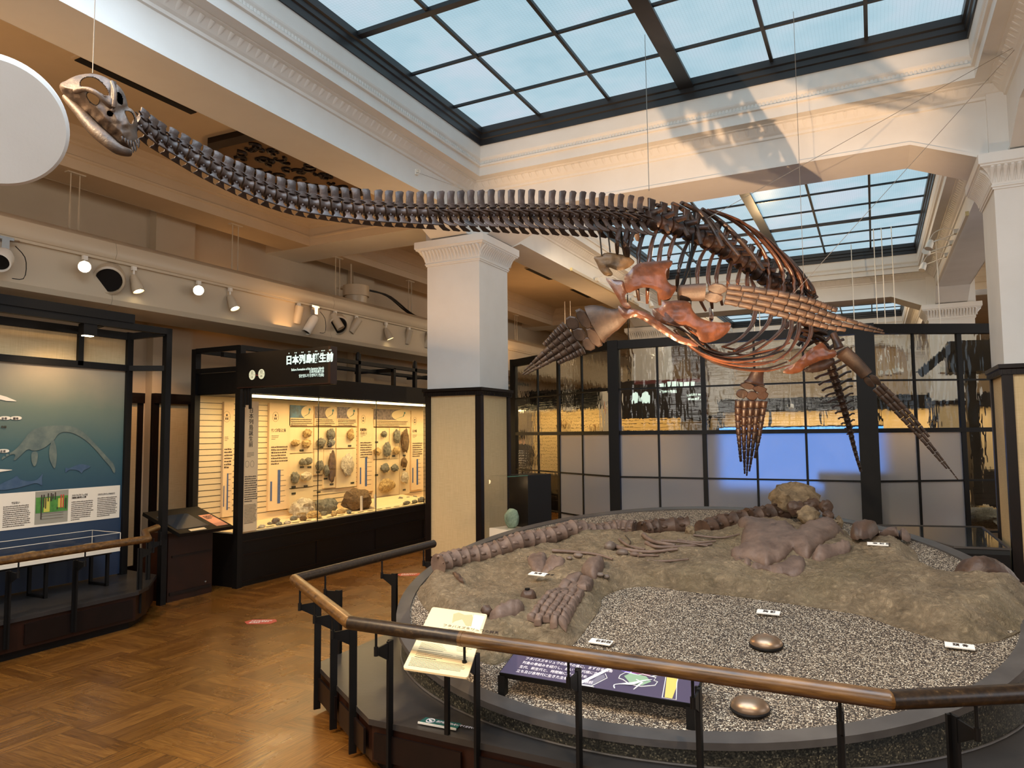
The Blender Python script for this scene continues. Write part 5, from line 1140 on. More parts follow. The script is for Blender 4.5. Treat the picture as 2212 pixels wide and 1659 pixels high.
# backbone: pixel of the survey view, distance from the camera, local height of one neural spine (px), rib drop (px), spacing (px)
BB = [(292, 258, 3.32), (330, 290, 3.40), (369, 313, 3.48), (457, 362, 3.62), (546, 404, 3.76), (634, 433, 3.9), (723, 447, 4.02), (812, 456, 4.14), (900, 460, 4.26), (985, 461, 4.38), (1068, 460, 4.50), (1169, 461, 4.64), (1270, 464, 4.76), (1346, 468, 4.88), (1392, 473, 4.95)]
TR = [(1392, 473, 4.95), (1446, 490, 5.06), (1487, 502, 5.16), (1525, 520, 5.28), (1570, 545, 5.42), (1608, 570, 5.56), (1642, 594, 5.68), (1674, 618, 5.8), (1699, 640, 5.9), (1725, 668, 6.0)]
TL = [(1725, 668, 6.0), (1750, 703, 6.08), (1770, 734, 6.14), (1785, 760, 6.18), (1798, 800, 6.22), (1812, 845, 6.26), (1824, 885, 6.28), (1835, 925, 6.3), (1844, 962, 6.31), (1853, 995, 6.31), (1860, 1019, 6.31)]
def dense(P, n=400):
    Q = path([tuple(at(*p)) for p in P], n); return [V(q) for q in Q]
def march(P, n, grow=1.0):
    """n nodes at (slightly growing) arc steps"""
    L = [0]
    for a, b in zip(P, P[1:]): L.append(L[-1]+(b-a).length)
    ws = [1+(grow-1)*i/(n-1) for i in range(n)]; tot = sum(ws); acc = 0; out = []
    for w_ in ws+[0]:
        s = acc/tot*L[-1]; j = 0
        while j < len(L)-2 and L[j+1] < s: j += 1
        out.append(P[j].lerp(P[j+1], (s-L[j])/max(1e-9, L[j+1]-L[j]))); acc += w_
    return out
def frame(a, b, tilt):
    T = (a-b).normalized(); u = (V((0, 0, 1))+tilt); u = (u-T*u.dot(T)).normalized(); return T, u, u.cross(T).normalized()   # T toward the head, U dorsal, S side
def centrum(mb, c, T, U, S_, L, r, n=12, waist=.8):
    pr = [(-.5, .82), (-.47, 1), (-.38, .98), (-.18, waist), (.18, waist), (.38, .98), (.47, 1), (.5, .82)]
    vs = [c+T*x*L+(U*math.sin(2*PI*k/n)+S_*math.cos(2*PI*k/n))*r*q for x, q in pr for k in range(n)]; m_ = len(pr)
    mb.add(vs, [[i*n+k, i*n+(k+1) % n, (i+1)*n+(k+1) % n, (i+1)*n+k] for i in range(m_-1) for k in range(n)]+[list(range(n))[::-1], [(m_-1)*n+k for k in range(n)]])
def blade(mb, c, X_, Y_, Z_, P, th, bev=.7):
    """thin bone blade: outline P in the X-Y frame, thickness th along Z, edges thinned"""
    n = len(P); cx_ = sum(p[0] for p in P)/n; cy_ = sum(p[1] for p in P)/n
    rg = []
    for k, z in ((1, -th*.25), (1, th*.25)): rg.append([c+X_*x+Y_*y+Z_*z for x, y in P])
    inn = [[c+X_*(cx_+(x-cx_)*bev)+Y_*(cy_+(y-cy_)*bev)+Z_*z for x, y in P] for z in (-th*.5, th*.5)]
    vs = inn[0]+rg[0]+rg[1]+inn[1]
    mb.add(vs, [[q*n+i, q*n+(i+1) % n, (q+1)*n+(i+1) % n, (q+1)*n+i] for q in range(3) for i in range(n)]+[list(range(n))[::-1], [3*n+i for i in range(n)]])
rn = random.Random(11)
def neckbone(c, T, U, S_, L, f, q):
    """cervical vertebra; q runs 0 at the head to 1 at the shoulder"""
    mb = MB(); r = L*(.50 if q < .5 else .46); j = lambda: 1+.08*(rn.random()-.5)
    centrum(mb, c, T, U, S_, L*.86, r, 14)
    # neural arch
    blade(mb, c+U*r*1.15, T, U, S_, [(-.40*L, -.35*r), (.36*L, -.35*r), (.42*L, .55*r), (.2*L, .8*r), (-.25*L, .8*r), (-.48*L, .5*r)], r*.95)
    for s in (-1, 1):
        mb.tube([c+U*r*1.35+S_*s*r*.42+T*L*.30, c+U*r*1.62+S_*s*r*.46+T*L*.66], [r*.26, r*.15], 7, .6, U); mb.tube([c+U*r*1.5+S_*s*r*.36-T*L*.2, c+U*r*1.72+S_*s*r*.36-T*L*.5], [r*.24, r*.15], 7, .6, U)
    # neural spine: a nearly square plate, leaning back and narrowing toward the shoulder
    hs = f['h']; ws = L*lerp(.90, .60, q); ln = lerp(0, .22, q)*L; y0 = 1.7*r
    top = [(-ws*.5, y0), (ws*.5, y0), (ws*.47+ln*.3, y0+hs*.5), (ws*.55+ln, y0+hs*.93*j()), (ws*.3+ln, y0+hs*1.0*j()), (-ws*.25+ln, y0+hs*1.0*j()), (-ws*.5+ln, y0+hs*.90*j()), (-ws*.42+ln*.2, y0+hs*.45)]
    top = [(-x if q > .45 else x, y) for x, y in top]
    blade(mb, c, T, U, S_, top, r*lerp(.42, .3, q), .86)
    # cervical ribs: hatchets below the centrum
    for s in (-1, 1):
        X_ = (-T).normalized(); dn = (-U*.86+S_*s*.52).normalized(); rd = f['r']
        base = c+dn*r*.55
        mb.tube([base, base+dn*r*.55], [r*.42, r*.34], 8, .7, T)
        if q < .58:
            P = [(-.26*L, r*.3), (.24*L, r*.3), (.24*L, rd*.55), (.42*L, rd*.88), (.66*L, rd*1.0), (.1*L, rd*.98), (-.40*L, rd*.95), (-.34*L, rd*.78), (-.2*L, rd*.55)]
        else:
            e = (q-.58)/.42
            P = [(-.26*L, r*.3), (.2*L, r*.3), (.22*L, rd*.5), (.5*L, rd*.80), (1.0*L, rd*1.02), (.86*L, rd*1.08), (.25*L, rd*1.02), (-.18*L, rd*.72)]
        blade(mb, base, X_, dn, X_.cross(dn).normalized(), P, r*.34, .82)
        if q > .55:   # transverse process sweeping back on the near side
            e = (q-.55)/.45; d2 = (S_*s*.55-U*.35-T*.9).normalized(); mb.tube([c+U*r*.5+S_*s*r*.5, c+U*r*.35+S_*s*r*.8+d2*L*.7, c+S_*s*r*.6+d2*L*(1.1+.5*e)], [r*.42, r*.34, r*.06], 7, .45, U)
    return mb
ND = march(dense(BB), 49, 1.42); pxm = lambda p, k: k*(p-CP).dot(FW)/FPX
for i in range(49):
    a, b = ND[i], ND[i+1]; q = i/48; c = (a+b)/2; T, U, S_ = frame(a, b, V((0, 0, 0))); L = (a-b).length
    hpx = [(0, 16), (.12, 19), (.3, 23), (.5, 28), (.75, 34), (1, 30)]; rpx = [(0, 20), (.12, 24), (.3, 25), (.5, 27), (.75, 38), (1, 42)]
    itp = lambda tb: next(lerp(y0, y1, (q-x0)/(x1-x0)) for (x0, y0), (x1, y1) in zip(tb, tb[1:]) if q <= x1+1e-6)
    neckbone(c, T, U, S_, L, {'h': pxm(c, itp(hpx)), 'r': pxm(c, itp(rpx))}, q).build('neck_vertebra', 'bone', SK, 45)
# trunk
TN = march(dense(TR), 18, 1.0); BEL = dense([(1452, 735, 4.72), (1500, 772, 4.84), (1550, 793, 4.96), (1600, 803, 5.1), (1660, 805, 5.3), (1705, 798, 5.5), (1740, 782, 5.7)])
BN = march(BEL, 18, 1.0)
tiltv = RT*.55
for i in range(18):
    a, b = TN[i], TN[i+1]; c = (a+b)/2; T, U, S_ = frame(a, b, tiltv*min(1, i/6)); L = (a-b).length; r = L*.60; mb = MB(); centrum(mb, c, T, U, S_, L*.9, r, 14)
    blade(mb, c, T, U, S_, [(-.3*L, r*.7), (.3*L, r*.7), (.26*L, r*1.6), (.32*L, r*2.5), (-.3*L, r*2.5), (-.26*L, r*1.6)], r*.35, .8)
    for s in (-1, 1): mb.tube([c+U*r*.8, c+U*r*1.0+S_*s*r*1.6-T*L*.2], [r*.42, r*.3], 8, .7, T)
    mb.build('back_vertebra', 'bonedark', SK, 45)
def sd(x):            # distance of the backbone at column x of the survey view
    for p, q in zip(BB[-3:]+TR[1:], (BB[-3:]+TR[1:])[1:]):
        if x <= q[0]: return lerp(p[2], q[2], max(0, (x-p[0])/(q[0]-p[0])))
    return 6.0
def ribcurve(P, nm, m_, r, dd, z=True, taper=.55, n=None):
    Q = [(1250+x/3.16, 380+y/3.16) if z else (x, y) for x, y in P]; d0 = sd(Q[0][0]); k = len(Q)-1
    W = path([tuple(at(x, y, d0+dd(i/k))) for i, (x, y) in enumerate(Q)], n or 5*k); N_ = len(W)-1; mb = MB()
    mb.tube(W, [r*(1-taper*abs(2*i/N_-.9)**2*.6) for i in range(N_+1)], 9, .72, (0, 0, 1)); return mb.build(nm, m_, SK, 60)
far = lambda t: .10*math.sin(PI*t)
for i, P in enumerate((((430, 215), (510, 245), (570, 310), (612, 385)), ((530, 197), (620, 240), (700, 330), (748, 412)), ((640, 187), (740, 250), (800, 350), (836, 470)), ((700, 182), (820, 250), (920, 370), (985, 485)), ((760, 205), (880, 290), (990, 420), (1095, 545)), ((840, 225), (980, 320), (1110, 450), (1215, 575), (1262, 640)))):
    ribcurve(P, 'rib', 'bone', .024, far)
for i, P in enumerate((((880, 232), (1030, 290), (1170, 400), (1270, 540), (1300, 700), (1270, 830), (1215, 905), (1180, 1020), (1100, 1110), (990, 1165)), ((930, 240), (1120, 320), (1260, 450), (1370, 600), (1400, 750), (1370, 850), (1325, 920), (1290, 1010), (1200, 1110), (1060, 1195)),
    ((1000, 265), (1200, 370), (1340, 510), (1450, 660), (1470, 800), (1440, 880), (1410, 935), (1390, 1040), (1300, 1130), (1180, 1215)), ((1080, 300), (1270, 420), (1420, 570), (1510, 700), (1520, 820), (1490, 900), (1455, 950), (1450, 1050), (1400, 1160), (1250, 1250)),
    ((1200, 370), (1370, 510), (1490, 640), (1560, 750), (1560, 850), (1530, 920), (1505, 960), (1500, 1070), (1440, 1190), (1330, 1272)), ((1300, 450), (1440, 570), (1540, 690), (1600, 775), (1610, 870), (1590, 930), (1582, 970), (1585, 1080), (1530, 1180), (1440, 1262)), ((1380, 520), (1500, 640), (1570, 730), (1602, 790)), ((1400, 600), (1500, 700), (1560, 780), (1600, 800)), ((1420, 660), (1520, 760), (1590, 830)))):
    ribcurve(P, 'rib', 'bonecu' if i < 6 else 'bonedark', .019, (lambda t: .32*math.sin(PI*min(1, t*1.25))-.42*max(0, t-.45)/.55) if len(P) > 6 else far)
for i, P in enumerate((((285, 335), (272, 390), (262, 460), (264, 530)), ((335, 340), (322, 400), (315, 470), (325, 560)), ((395, 345), (360, 420), (340, 500), (335, 580)), ((465, 350), (430, 430), (410, 520), (410, 640), (400, 760), (412, 850)), ((540, 355), (505, 440), (485, 540), (478, 660), (470, 780), (468, 870)), ((605, 385), (568, 460), (550, 560), (545, 680), (548, 800), (555, 880)), ((665, 400), (632, 480), (612, 580), (606, 700)), ((752, 440), (715, 520), (692, 600), (675, 700), (672, 790)),
    ((800, 470), (765, 560), (740, 650), (715, 740)), ((872, 490), (832, 560), (812, 640), (812, 740), (828, 840), (868, 922)), ((925, 520), (893, 600), (884, 690), (898, 780), (905, 850), (912, 905)), ((975, 545), (950, 630), (940, 700), (955, 780), (980, 882)), ((1048, 575), (1028, 650), (1020, 740), (1045, 830)), ((1112, 612), (1092, 680), (1085, 750), (1100, 820)), ((1155, 655), (1148, 710), (1158, 770), (1180, 830)), ((1170, 700), (1200, 760), (1230, 800)), ((900, 905), (906, 960), (905, 990)))):
    ribcurve(P, 'rib', 'bonedark' if i in (0, 1, 2, 3, 7, 8) else 'bonecu', .0165, lambda t: -.22*math.sin(PI*min(1, t*.8)))
for i, P in enumerate((((720, 1060), (860, 1180), (1000, 1220), (1130, 1190), (1270, 1125)), ((760, 1110), (900, 1215), (1060, 1240), (1200, 1210), (1340, 1180)), ((650, 1050), (800, 1190), (1000, 1265), (1180, 1260), (1330, 1225)), ((700, 1100), (860, 1230), (1050, 1290), (1230, 1290), (1400, 1240)), ((760, 1170), (920, 1270), (1100, 1315), (1280, 1315), (1420, 1270)), ((820, 1215), (980, 1290), (1150, 1325), (1300, 1328), (1440, 1290)),
    ((900, 1230), (1060, 1270), (1200, 1280), (1340, 1260)), ((740, 1040), (830, 1110), (900, 1180), (960, 1230)), ((600, 1000), (700, 1045), (770, 1110), (820, 1185)), ((980, 1165), (1080, 1185), (1180, 1160), (1275, 1120)), ((1020, 1200), (1150, 1225), (1300, 1195), (1440, 1140)), ((900, 1180), (1010, 1215), (1150, 1170), (1260, 1120)), ((880, 1200), (1040, 1250), (1240, 1240), (1400, 1190)), ((720, 1020), (790, 1085), (850, 1150)))):
    ribcurve(P, 'belly_rib', 'bonecu' if i % 4 else 'bonedark', .012, lambda t: -.48+.25*t)
for i, (x, y, l_) in enumerate(((1430, 740, 60), (1450, 780, 80), (1500, 790, 95), (1520, 830, 90), (1470, 700, 50), (1490, 720, 60), (1500, 1000, 70), (1520, 1050, 80), (1540, 1080, 70), (1500, 1110, 80), (1600, 1050, 90), (1610, 1090, 60))):
    ribcurve(((x, y), (x+l_*.5, y+12), (x+l_, y+22+6*(i % 3))), 'hip_process', 'bonedark', .024, lambda t: .05*t-.02, taper=.3)
# tail
TT = march(dense(TL), 27, .52)
for i in range(27):
    a, b = TT[i], TT[i+1]; c = (a+b)/2; q = i/26; T, U, S_ = frame(a, b, FW*2.2); U = (FW*1.0-T*FW.dot(T)).normalized(); S_ = T.cross(U).normalized(); L = (a-b).length; r = lerp(.060, .013, q**.8); mb = MB(); centrum(mb, c, T, U, S_, L*.92, r, 12)
    w_ = lerp(.155, .0, max(0, (q-.3)/.5)) if q > .3 else .155
    if w_ > .02:
        for s in (-1, 1): mb.tube([c+S_*s*r*.6, c+S_*s*(r*.6+w_*.7)+V((0, 0, .012)), c+S_*s*(r*.6+w_)+V((0, 0, .004))], [r*.46, r*.34, r*.42], 7, .7, T)
    blade(mb, c, T, U, S_, [(-.3*L, r*.6), (.3*L, r*.6), (.25*L, r*2.3), (-.3*L, r*2.3)], r*.3, .8); mb.tube([c-U*r*.6, c-U*r*1.9-T*L*.3], [r*.28, r*.16], 6)
    mb.build('tail_vertebra', 'bonedark', SK, 45)
# flat girdle bones, given depth and a shallow dish shape
def girdle(P, d, nm, m_, th=.022, dish=.05, step=4, holes=(), gx=0, gy=0, c=None, rnd=1):
    P = roundp(P, rnd); c = c or (sum(p[0] for p in P)/len(P), sum(p[1] for p in P)/len(P)); mb = MB()
    f = lambda x, y, dd, s: at(x, y, d+gx*(x-c[0])+gy*(y-c[1])+dish*(((x-c[0])/90)**2+((y-c[1])/60)**2)+(th*.5*(.35+.65*min(1, dd/7)) if s < 0 else -th*.5*(.35+.65*min(1, dd/7)))+.006*noise.noise(V((x*.08, y*.08, 4))))
    plate(mb, P, f, step, [roundp(h, 1) for h in holes]); return mb.build(nm, m_, SK, 60)
z4 = lambda *L: [(1250+a/3.16, 380+b/3.16) for a, b in L]; z6 = lambda *L: [(1230+a/6.69, 560+b/6.69) for a, b in L]; z7 = lambda *L: [(1600+a/7.37, 640+b/7.37) for a, b in L]
girdle(z6((790, 300), (800, 230), (870, 180), (930, 90), (1050, 40), (1250, 30), (1440, 10), (1500, 30), (1480, 90), (1410, 160), (1390, 230), (1420, 320), (1480, 375), (1550, 380), (1550, 430), (1490, 520), (1450, 590), (1400, 605), (1330, 590), (1290, 530), (1270, 470), (1200, 420), (1100, 405), (1010, 420), (920, 460), (870, 490), (830, 480), (800, 400)), 4.60, 'shoulder_plate', 'bonecu', dish=.04, gx=.0012)
girdle(z6((505, 260), (600, 290), (700, 300), (790, 310), (800, 400), (870, 470), (810, 500), (800, 560), (830, 620), (880, 660), (900, 700), (860, 740), (800, 740), (760, 680), (700, 560), (600, 400)), 4.58, 'shoulder_plate', 'bonecu', dish=.02, gx=-.0006)
girdle(z6((710, 660), (760, 700), (850, 740), (900, 700), (980, 730), (1100, 760), (1200, 810), (1300, 900), (1420, 990), (1500, 1050), (1600, 1110), (1760, 1170), (1880, 1240), (1860, 1270), (1740, 1250), (1640, 1230), (1560, 1200), (1440, 1130), (1330, 1060), (1200, 970), (1080, 890), (960, 830), (880, 850), (800, 870), (740, 800), (700, 720)), 4.56, 'breast_strap', 'bonecu', th=.03, dish=.01, step=3.2)
girdle(z6((1195, 705), (1290, 710), (1350, 660), (1330, 600), (1420, 610), (1560, 590), (1700, 600), (1760, 640), (1770, 720), (1830, 800), (1930, 870), (2060, 905), (2210, 915), (2310, 905), (2345, 940), (2310, 1040), (2200, 1140), (2080, 1190), (1960, 1215), (1880, 1180), (1850, 1100), (1800, 1040), (1700, 970), (1580, 965), (1480, 970), (1380, 950), (1260, 880), (1200, 790)), 4.66, 'breast_plate', 'bonecu', dish=.03, gx=.0008)
girdle(z4((95, 550), (150, 548), (180, 520), (260, 530), (340, 545), (388, 585), (370, 605), (330, 635), (270, 650), (200, 620), (215, 640), (237, 668), (225, 685), (180, 685), (140, 640), (125, 600)), 4.75, 'collar_bone', 'boneol', dish=.03, step=3)
girdle(z7((650, 1215), (720, 1150), (900, 1040), (1040, 900), (1200, 780), (1290, 730), (1350, 770), (1400, 860), (1500, 850), (1540, 900), (1500, 980), (1300, 1010), (1150, 1070), (1000, 1150), (980, 1200), (800, 1245)), 5.75, 'hip_plate', 'bonecu', th=.03, dish=.02, step=3)
girdle(z7((1000, 1160), (1150, 1080), (1320, 1010), (1480, 1000), (1470, 1080), (1380, 1170), (1200, 1215), (1010, 1210)), 5.8, 'hip_plate', 'bonedark', th=.03, dish=.01, step=3)
mb = MB(); mb.tube([at(1800, 722, 5.95), at(1806, 735, 5.92), at(1812, 752, 5.9)], [.03, .032, .04], 10); mb.build('hip_bone', 'bone', SK, 60)
# flippers
def flipper(nm, m_, C_, hw, nrm, tprop, nd, ncar=2, dig=10, spread=1.0, tips=None, thick=.55):
    """C_: centre line (px, py, depth); hw: half widths in px; propodial up to tprop, then wrist rows, then nd digits"""
    n = 60; P = path([tuple(at(*c)) for c in C_], n); P = [V(p) for p in P]; W = path([(h,) for h in hw], n); root = thing('x', None, None); bpy.data.objects.remove(root)
    fl = bpy.data.objects.new(nm, None); COL.objects.link(fl); fl.parent = SK; fl.location = P[0]-wloc(SK)
    def fr(t):
        k = min(n-1, max(0, int(t*n))); a, b = P[max(0, k-1)], P[min(n, k+2)]; T = (b-a).normalized(); N_ = V(nrm); N_ = (N_-T*N_.dot(T)).normalized(); return P[k].lerp(P[k+1], t*n-k if t*n-k <= 1 else 1), T, T.cross(N_).normalized(), N_, pxm(P[k], W[k][0])
    mb = MB(); vs = []; m1 = 14; m2 = 16
    for i in range(m1+1):
        t_ = tprop*i/m1; c, T, S_, N_, h = fr(t_); th = h*(.75 if i < 2 else .55) if h < .08 else h*.42
        kk = .7 if i == 0 else 1
        for k in range(m2): a = 2*PI*k/m2; vs.append(c+(S_*math.cos(a)*h*kk+N_*math.sin(a)*th*kk))
    mb.add(vs, [[i*m2+k, i*m2+(k+1) % m2, (i+1)*m2+(k+1) % m2, (i+1)*m2+k] for i in range(m1) for k in range(m2)]+[list(range(m2))[::-1], [m1*m2+k for k in range(m2)]]); mb.build('upper_bone', m_, fl, 60)
    t0 = tprop+.012
    for rw, cnt in enumerate((2, 3)[:ncar]):
        dt = .085
        for j in range(cnt):
            c, T, S_, N_, h = fr(t0+dt/2); u_ = ((j+.5)/cnt-.5)*2; mb = MB(); w_ = h/cnt*.98; L = (fr(t0+dt)[0]-fr(t0)[0]).length; cc = c+S_*u_*h*.98+T*L*.08*(1 if j % 2 else -1); q = []
            for kk, z in ((.85, -1), (1, -.4), (1, .4), (.85, 1)):
                for a in range(8): an = 2*PI*(a+.5)/8; q.append(cc+(S_*math.cos(an)*w_*1.14+T*math.sin(an)*L*.56)*kk*(1.06 if a % 2 else 1)+N_*z*min(w_, L)*.42*thick)
            mb.add(q, [[r_*8+i, r_*8+(i+1) % 8, (r_+1)*8+(i+1) % 8, (r_+1)*8+i] for r_ in range(3) for i in range(8)]+[list(range(8))[::-1], [24+i for i in range(8)]]); mb.build('wrist_bone', m_, fl, 28)
        t0 += dt+.006
    tips = tips or [.8, .95, 1, .96, .82]
    for j in range(nd):
        mb = MB(); te = tips[j]; u_ = ((j+.5)/nd-.5)*2; npz = max(5, int(dig*te)); tt = t0; ws = [1-.045*i for i in range(npz)]; tot = sum(ws)
        for i in range(npz):
            t1 = tt+(te-t0)*ws[i]/tot; g = .0012; a_, b_ = fr(tt+g), fr(max(tt+g+.005, t1-g)); w0 = a_[4]/nd*1.22*(1-.3*i/npz); w1 = b_[4]/nd*1.22*(1-.3*(i+1)/npz)
            pa, pb = a_[0]+a_[2]*u_*a_[4]*spread, b_[0]+b_[2]*u_*b_[4]*spread; w0, w1 = max(w0, .006), max(w1, .004)
            pts = [pa, pa.lerp(pb, .1), pa.lerp(pb, .5), pa.lerp(pb, .9), pb]; mb.tube(pts, [w0*.8, w0, (w0+w1)*.41, w1, w1*.8], 8, thick+.2, a_[3]); tt = t1
        mb.build('finger_bones', m_, fl, 50)
    return fl
flipper('front_flipper', 'bonefl', [(1464, 634, 4.72), (1535, 632, 4.70), (1630, 645, 4.66), (1725, 666, 4.62), (1800, 689, 4.6), (1912, 718, 4.55)], [19, 21, 26, 30, 26, 9], (FW*1.0+V((0, 0, .55))), .17, 4, 1, 15, 1.0, [.86, 1.0, .985, .8])
flipper('front_flipper', 'bonefl', [(1352, 676, 4.72), (1325, 690, 4.74), (1284, 702, 4.78), (1240, 730, 4.84), (1190, 765, 4.9), (1128, 809, 4.98)], [14, 26, 46, 42, 30, 8], (FW*1.0+V((0, 0, .25))), .40, 5, 2, 10, 1.0, [.8, .97, 1.0, .99, .8])
flipper('hind_flipper', 'bonedark', [(1638, 798, 5.62), (1632, 820, 5.64), (1625, 850, 5.66), (1620, 900, 5.7), (1617, 960, 5.74), (1613, 1028, 5.78)], [13, 18, 34, 32, 24, 10], FW, .27, 5, 2, 10, 1.0, [.9, .98, 1.0, .96, .88])
flipper('hind_flipper', 'bonefl', [(1817, 758, 5.92), (1848, 785, 5.88), (1885, 824, 5.84), (1940, 880, 5.78), (2000, 948, 5.7), (2070, 1037, 5.62)], [17, 16, 14, 15, 12, 4], (RT*.9+FW*.5), .34, 3, 1, 12, 1.0, [.93, 1.0, .8])
# skull
zs = lambda *L: [(a/3.95, b/3.95) for a, b in L]
so = zs((503, 735), (520, 705), (560, 690), (620, 655), (700, 632), (795, 626), (880, 648), (950, 688), (1020, 735), (1065, 800), (1088, 880), (1090, 915), (1135, 935), (1160, 990), (1178, 1060), (1168, 1120), (1178, 1190), (1160, 1240), (1145, 1290), (1110, 1308), (1050, 1300), (980, 1255), (900, 1185), (830, 1125), (760, 1045), (700, 965), (640, 900), (575, 840), (520, 785))
sh_ = [zs((682, 735), (690, 690), (730, 662), (790, 658), (850, 690), (905, 750), (930, 810), (900, 815), (860, 790), (810, 760), (750, 750)), zs((735, 800), (790, 780), (840, 800), (852, 850), (830, 900), (790, 885), (755, 850)), zs((985, 790), (1020, 795), (1045, 840), (1045, 900), (1000, 870)), zs((1062, 945), (1110, 950), (1145, 1000), (1140, 1055), (1110, 1060), (1085, 1000)), zs((908, 955), (945, 950), (965, 980), (935, 992))]
sp = roundp(so, 1); hh = [roundp(h, 1) for h in sh_]; SD = 3.16
skl = bpy.data.objects.new('skull', None); COL.objects.link(skl); skl.parent = SK; skl.location = at(210, 250, SD)-wloc(SK)
mb = MB(); plate(mb, sp, lambda x, y, d, s: at(x, y, SD+.0004*(x-200)-(.105*math.sqrt(min(1, d/34)) if s > 0 else .105*math.sqrt(min(1, d/34))-.03*min(1, d/4))+.01*noise.noise(V((x*.06, y*.06, 1)))), 1.6, hh); mb.build('cranium', 'skullm', skl, 70)
mb = MB(); plate(mb, sp, lambda x, y, d, s: at(x, y, SD+.0004*(x-200)+(.085*math.sqrt(min(1, d/34)) if s > 0 else .085*math.sqrt(min(1, d/34))-.03*min(1, d/4))+.01*noise.noise(V((x*.06, y*.06, 1)))), 2.6, hh[:2]+hh[3:4]); mb.build('cranium_far_side', 'skullm', skl, 70)
mb = MB()
J = path([tuple(at(a/3.95, b/3.95, d)) for a, b, d in ((560, 830, 3.14), (680, 960, 3.10), (790, 1090, 3.06), (900, 1190, 3.04), (1010, 1275, 3.04), (1110, 1305, 3.08))], 20); mb.tube(J, [.016+.012*math.sin(PI*k/20) for k in range(21)], 10, 1); mb.build('lower_jaw', 'skullm', skl, 60)
mb = MB(); mb.tube(path([tuple(at(a/3.95, b/3.95, d)) for a, b, d in ((640, 780, 3.05), (730, 760, 3.03), (830, 800, 3.02), (900, 870, 3.04), (960, 900, 3.08), (970, 700, 3.1))], 18), .011, 8); mb.tube(path([tuple(at(a/3.95, b/3.95, d)) for a, b, d in ((955, 700, 3.09), (980, 780, 3.06), (975, 880, 3.05), (960, 950, 3.05))], 10), .009, 8); mb.build('brow_ridge', 'skullm', skl, 60)
for k, (a, b, l_) in enumerate(((1065, 1185, 34), (1090, 1200, 40), (1115, 1205, 44), (1140, 1215, 60), (1160, 1200, 46), (1178, 1190, 50), (1150, 1250, 44), (1175, 1225, 40), (1040, 1170, 26), (1130, 1260, 44))):
    mb = MB(); p = at(a/3.95, b/3.95, 3.05); e = at((a+l_*.15)/3.95, (b+l_)/3.95, 3.045); mb.tube([p, p.lerp(e, .5)+RT*.002, e], [.006, .005, .001], 7); mb.build('tooth', 'bonedark', skl, 60)
# suspension
def cable(nm, P, r, label, grp='thin steel cables holding the skeleton'):
    mb = MB(); mb.tube([V(p) for p in P], r, 6); return solo(mb, nm, 'cable', label, 'cable', grp)
sk_top = at(200, 158, SD-.02); cable('suspension_cable', [sk_top, (sk_top.x, sk_top.y, 5.19)], .0022, 'thin vertical cable holding up the skull')
p = at(1402, 412, 4.93); cable('suspension_cable', [p, on(1393, 75, 'z', 5.13)], .0025, 'thin cable from the skylight frame to the base of the neck'); 
hk = on(2203, 95, 'x', 1.14); hk2 = on(900, 372, 'x', -4.29)
for pt, l in (((1495, 490, 5.2), 'upper slanting cable from the right wall hook to the front of the ribcage'), ((1655, 700, 5.6), 'lower slanting cable from the right wall hook to the rump')): cable('suspension_cable', [at(*pt), hk], .0022, l)
cable('suspension_cable', [hk2, at(1000, 408, 4.40)], .0022, 'short slanting cable from the left beam hook to the neck')
p = at(1736, 600, 5.85); cable('suspension_cable', [p, (p.x, p.y, 5.15)], .0022, 'thin vertical cable above the rump')
for h_, l, s in ((hk, 'white wall hook at the top right corner', -1), (hk2, 'white wall hook on the beam above the neck', 1)):
    t = thing('cable_hook', l, 'hook', h_, 'white hooks on the beams'); mb = MB(); mb.box(h_.x-.01, h_.y-.02, h_.z-.03, h_.x+.01, h_.y+.02, h_.z+.03); mb.build('plate', 'white', t); mb = MB(); mb.tube([h_+V((s*(.02+.025*math.cos(a/10*2*PI)), .0, .025*math.sin(a/10*2*PI))) for a in range(11)], .006, 6); mb.build('eye', 'white', t, 50)
for a, b in (((1295, 500, 4.74), (1300, 552, 4.74)), ((1312, 488, 4.74), (1318, 545, 4.74))):
    mb = MB(); mb.tube([at(*a), at(*b)], .005, 6); mb.build('support_wire', 'dark', SK)
mb = MB(); mb.tube([at(1262, 470, 4.9), at(1300, 482, 4.8), at(1340, 500, 4.85), at(1352, 560, 4.85)], .013, 8); mb.tube(path([tuple(at(1500, 460, 5.2)), tuple(at(1492, 560, 5.0)), tuple(at(1470, 620, 4.8))], 8), .010, 8); mb.tube([at(1350, 678, 4.72), at(1375, 682, 4.66)], .016, 8); mb.build('support_rod', 'dark', SK, 50)
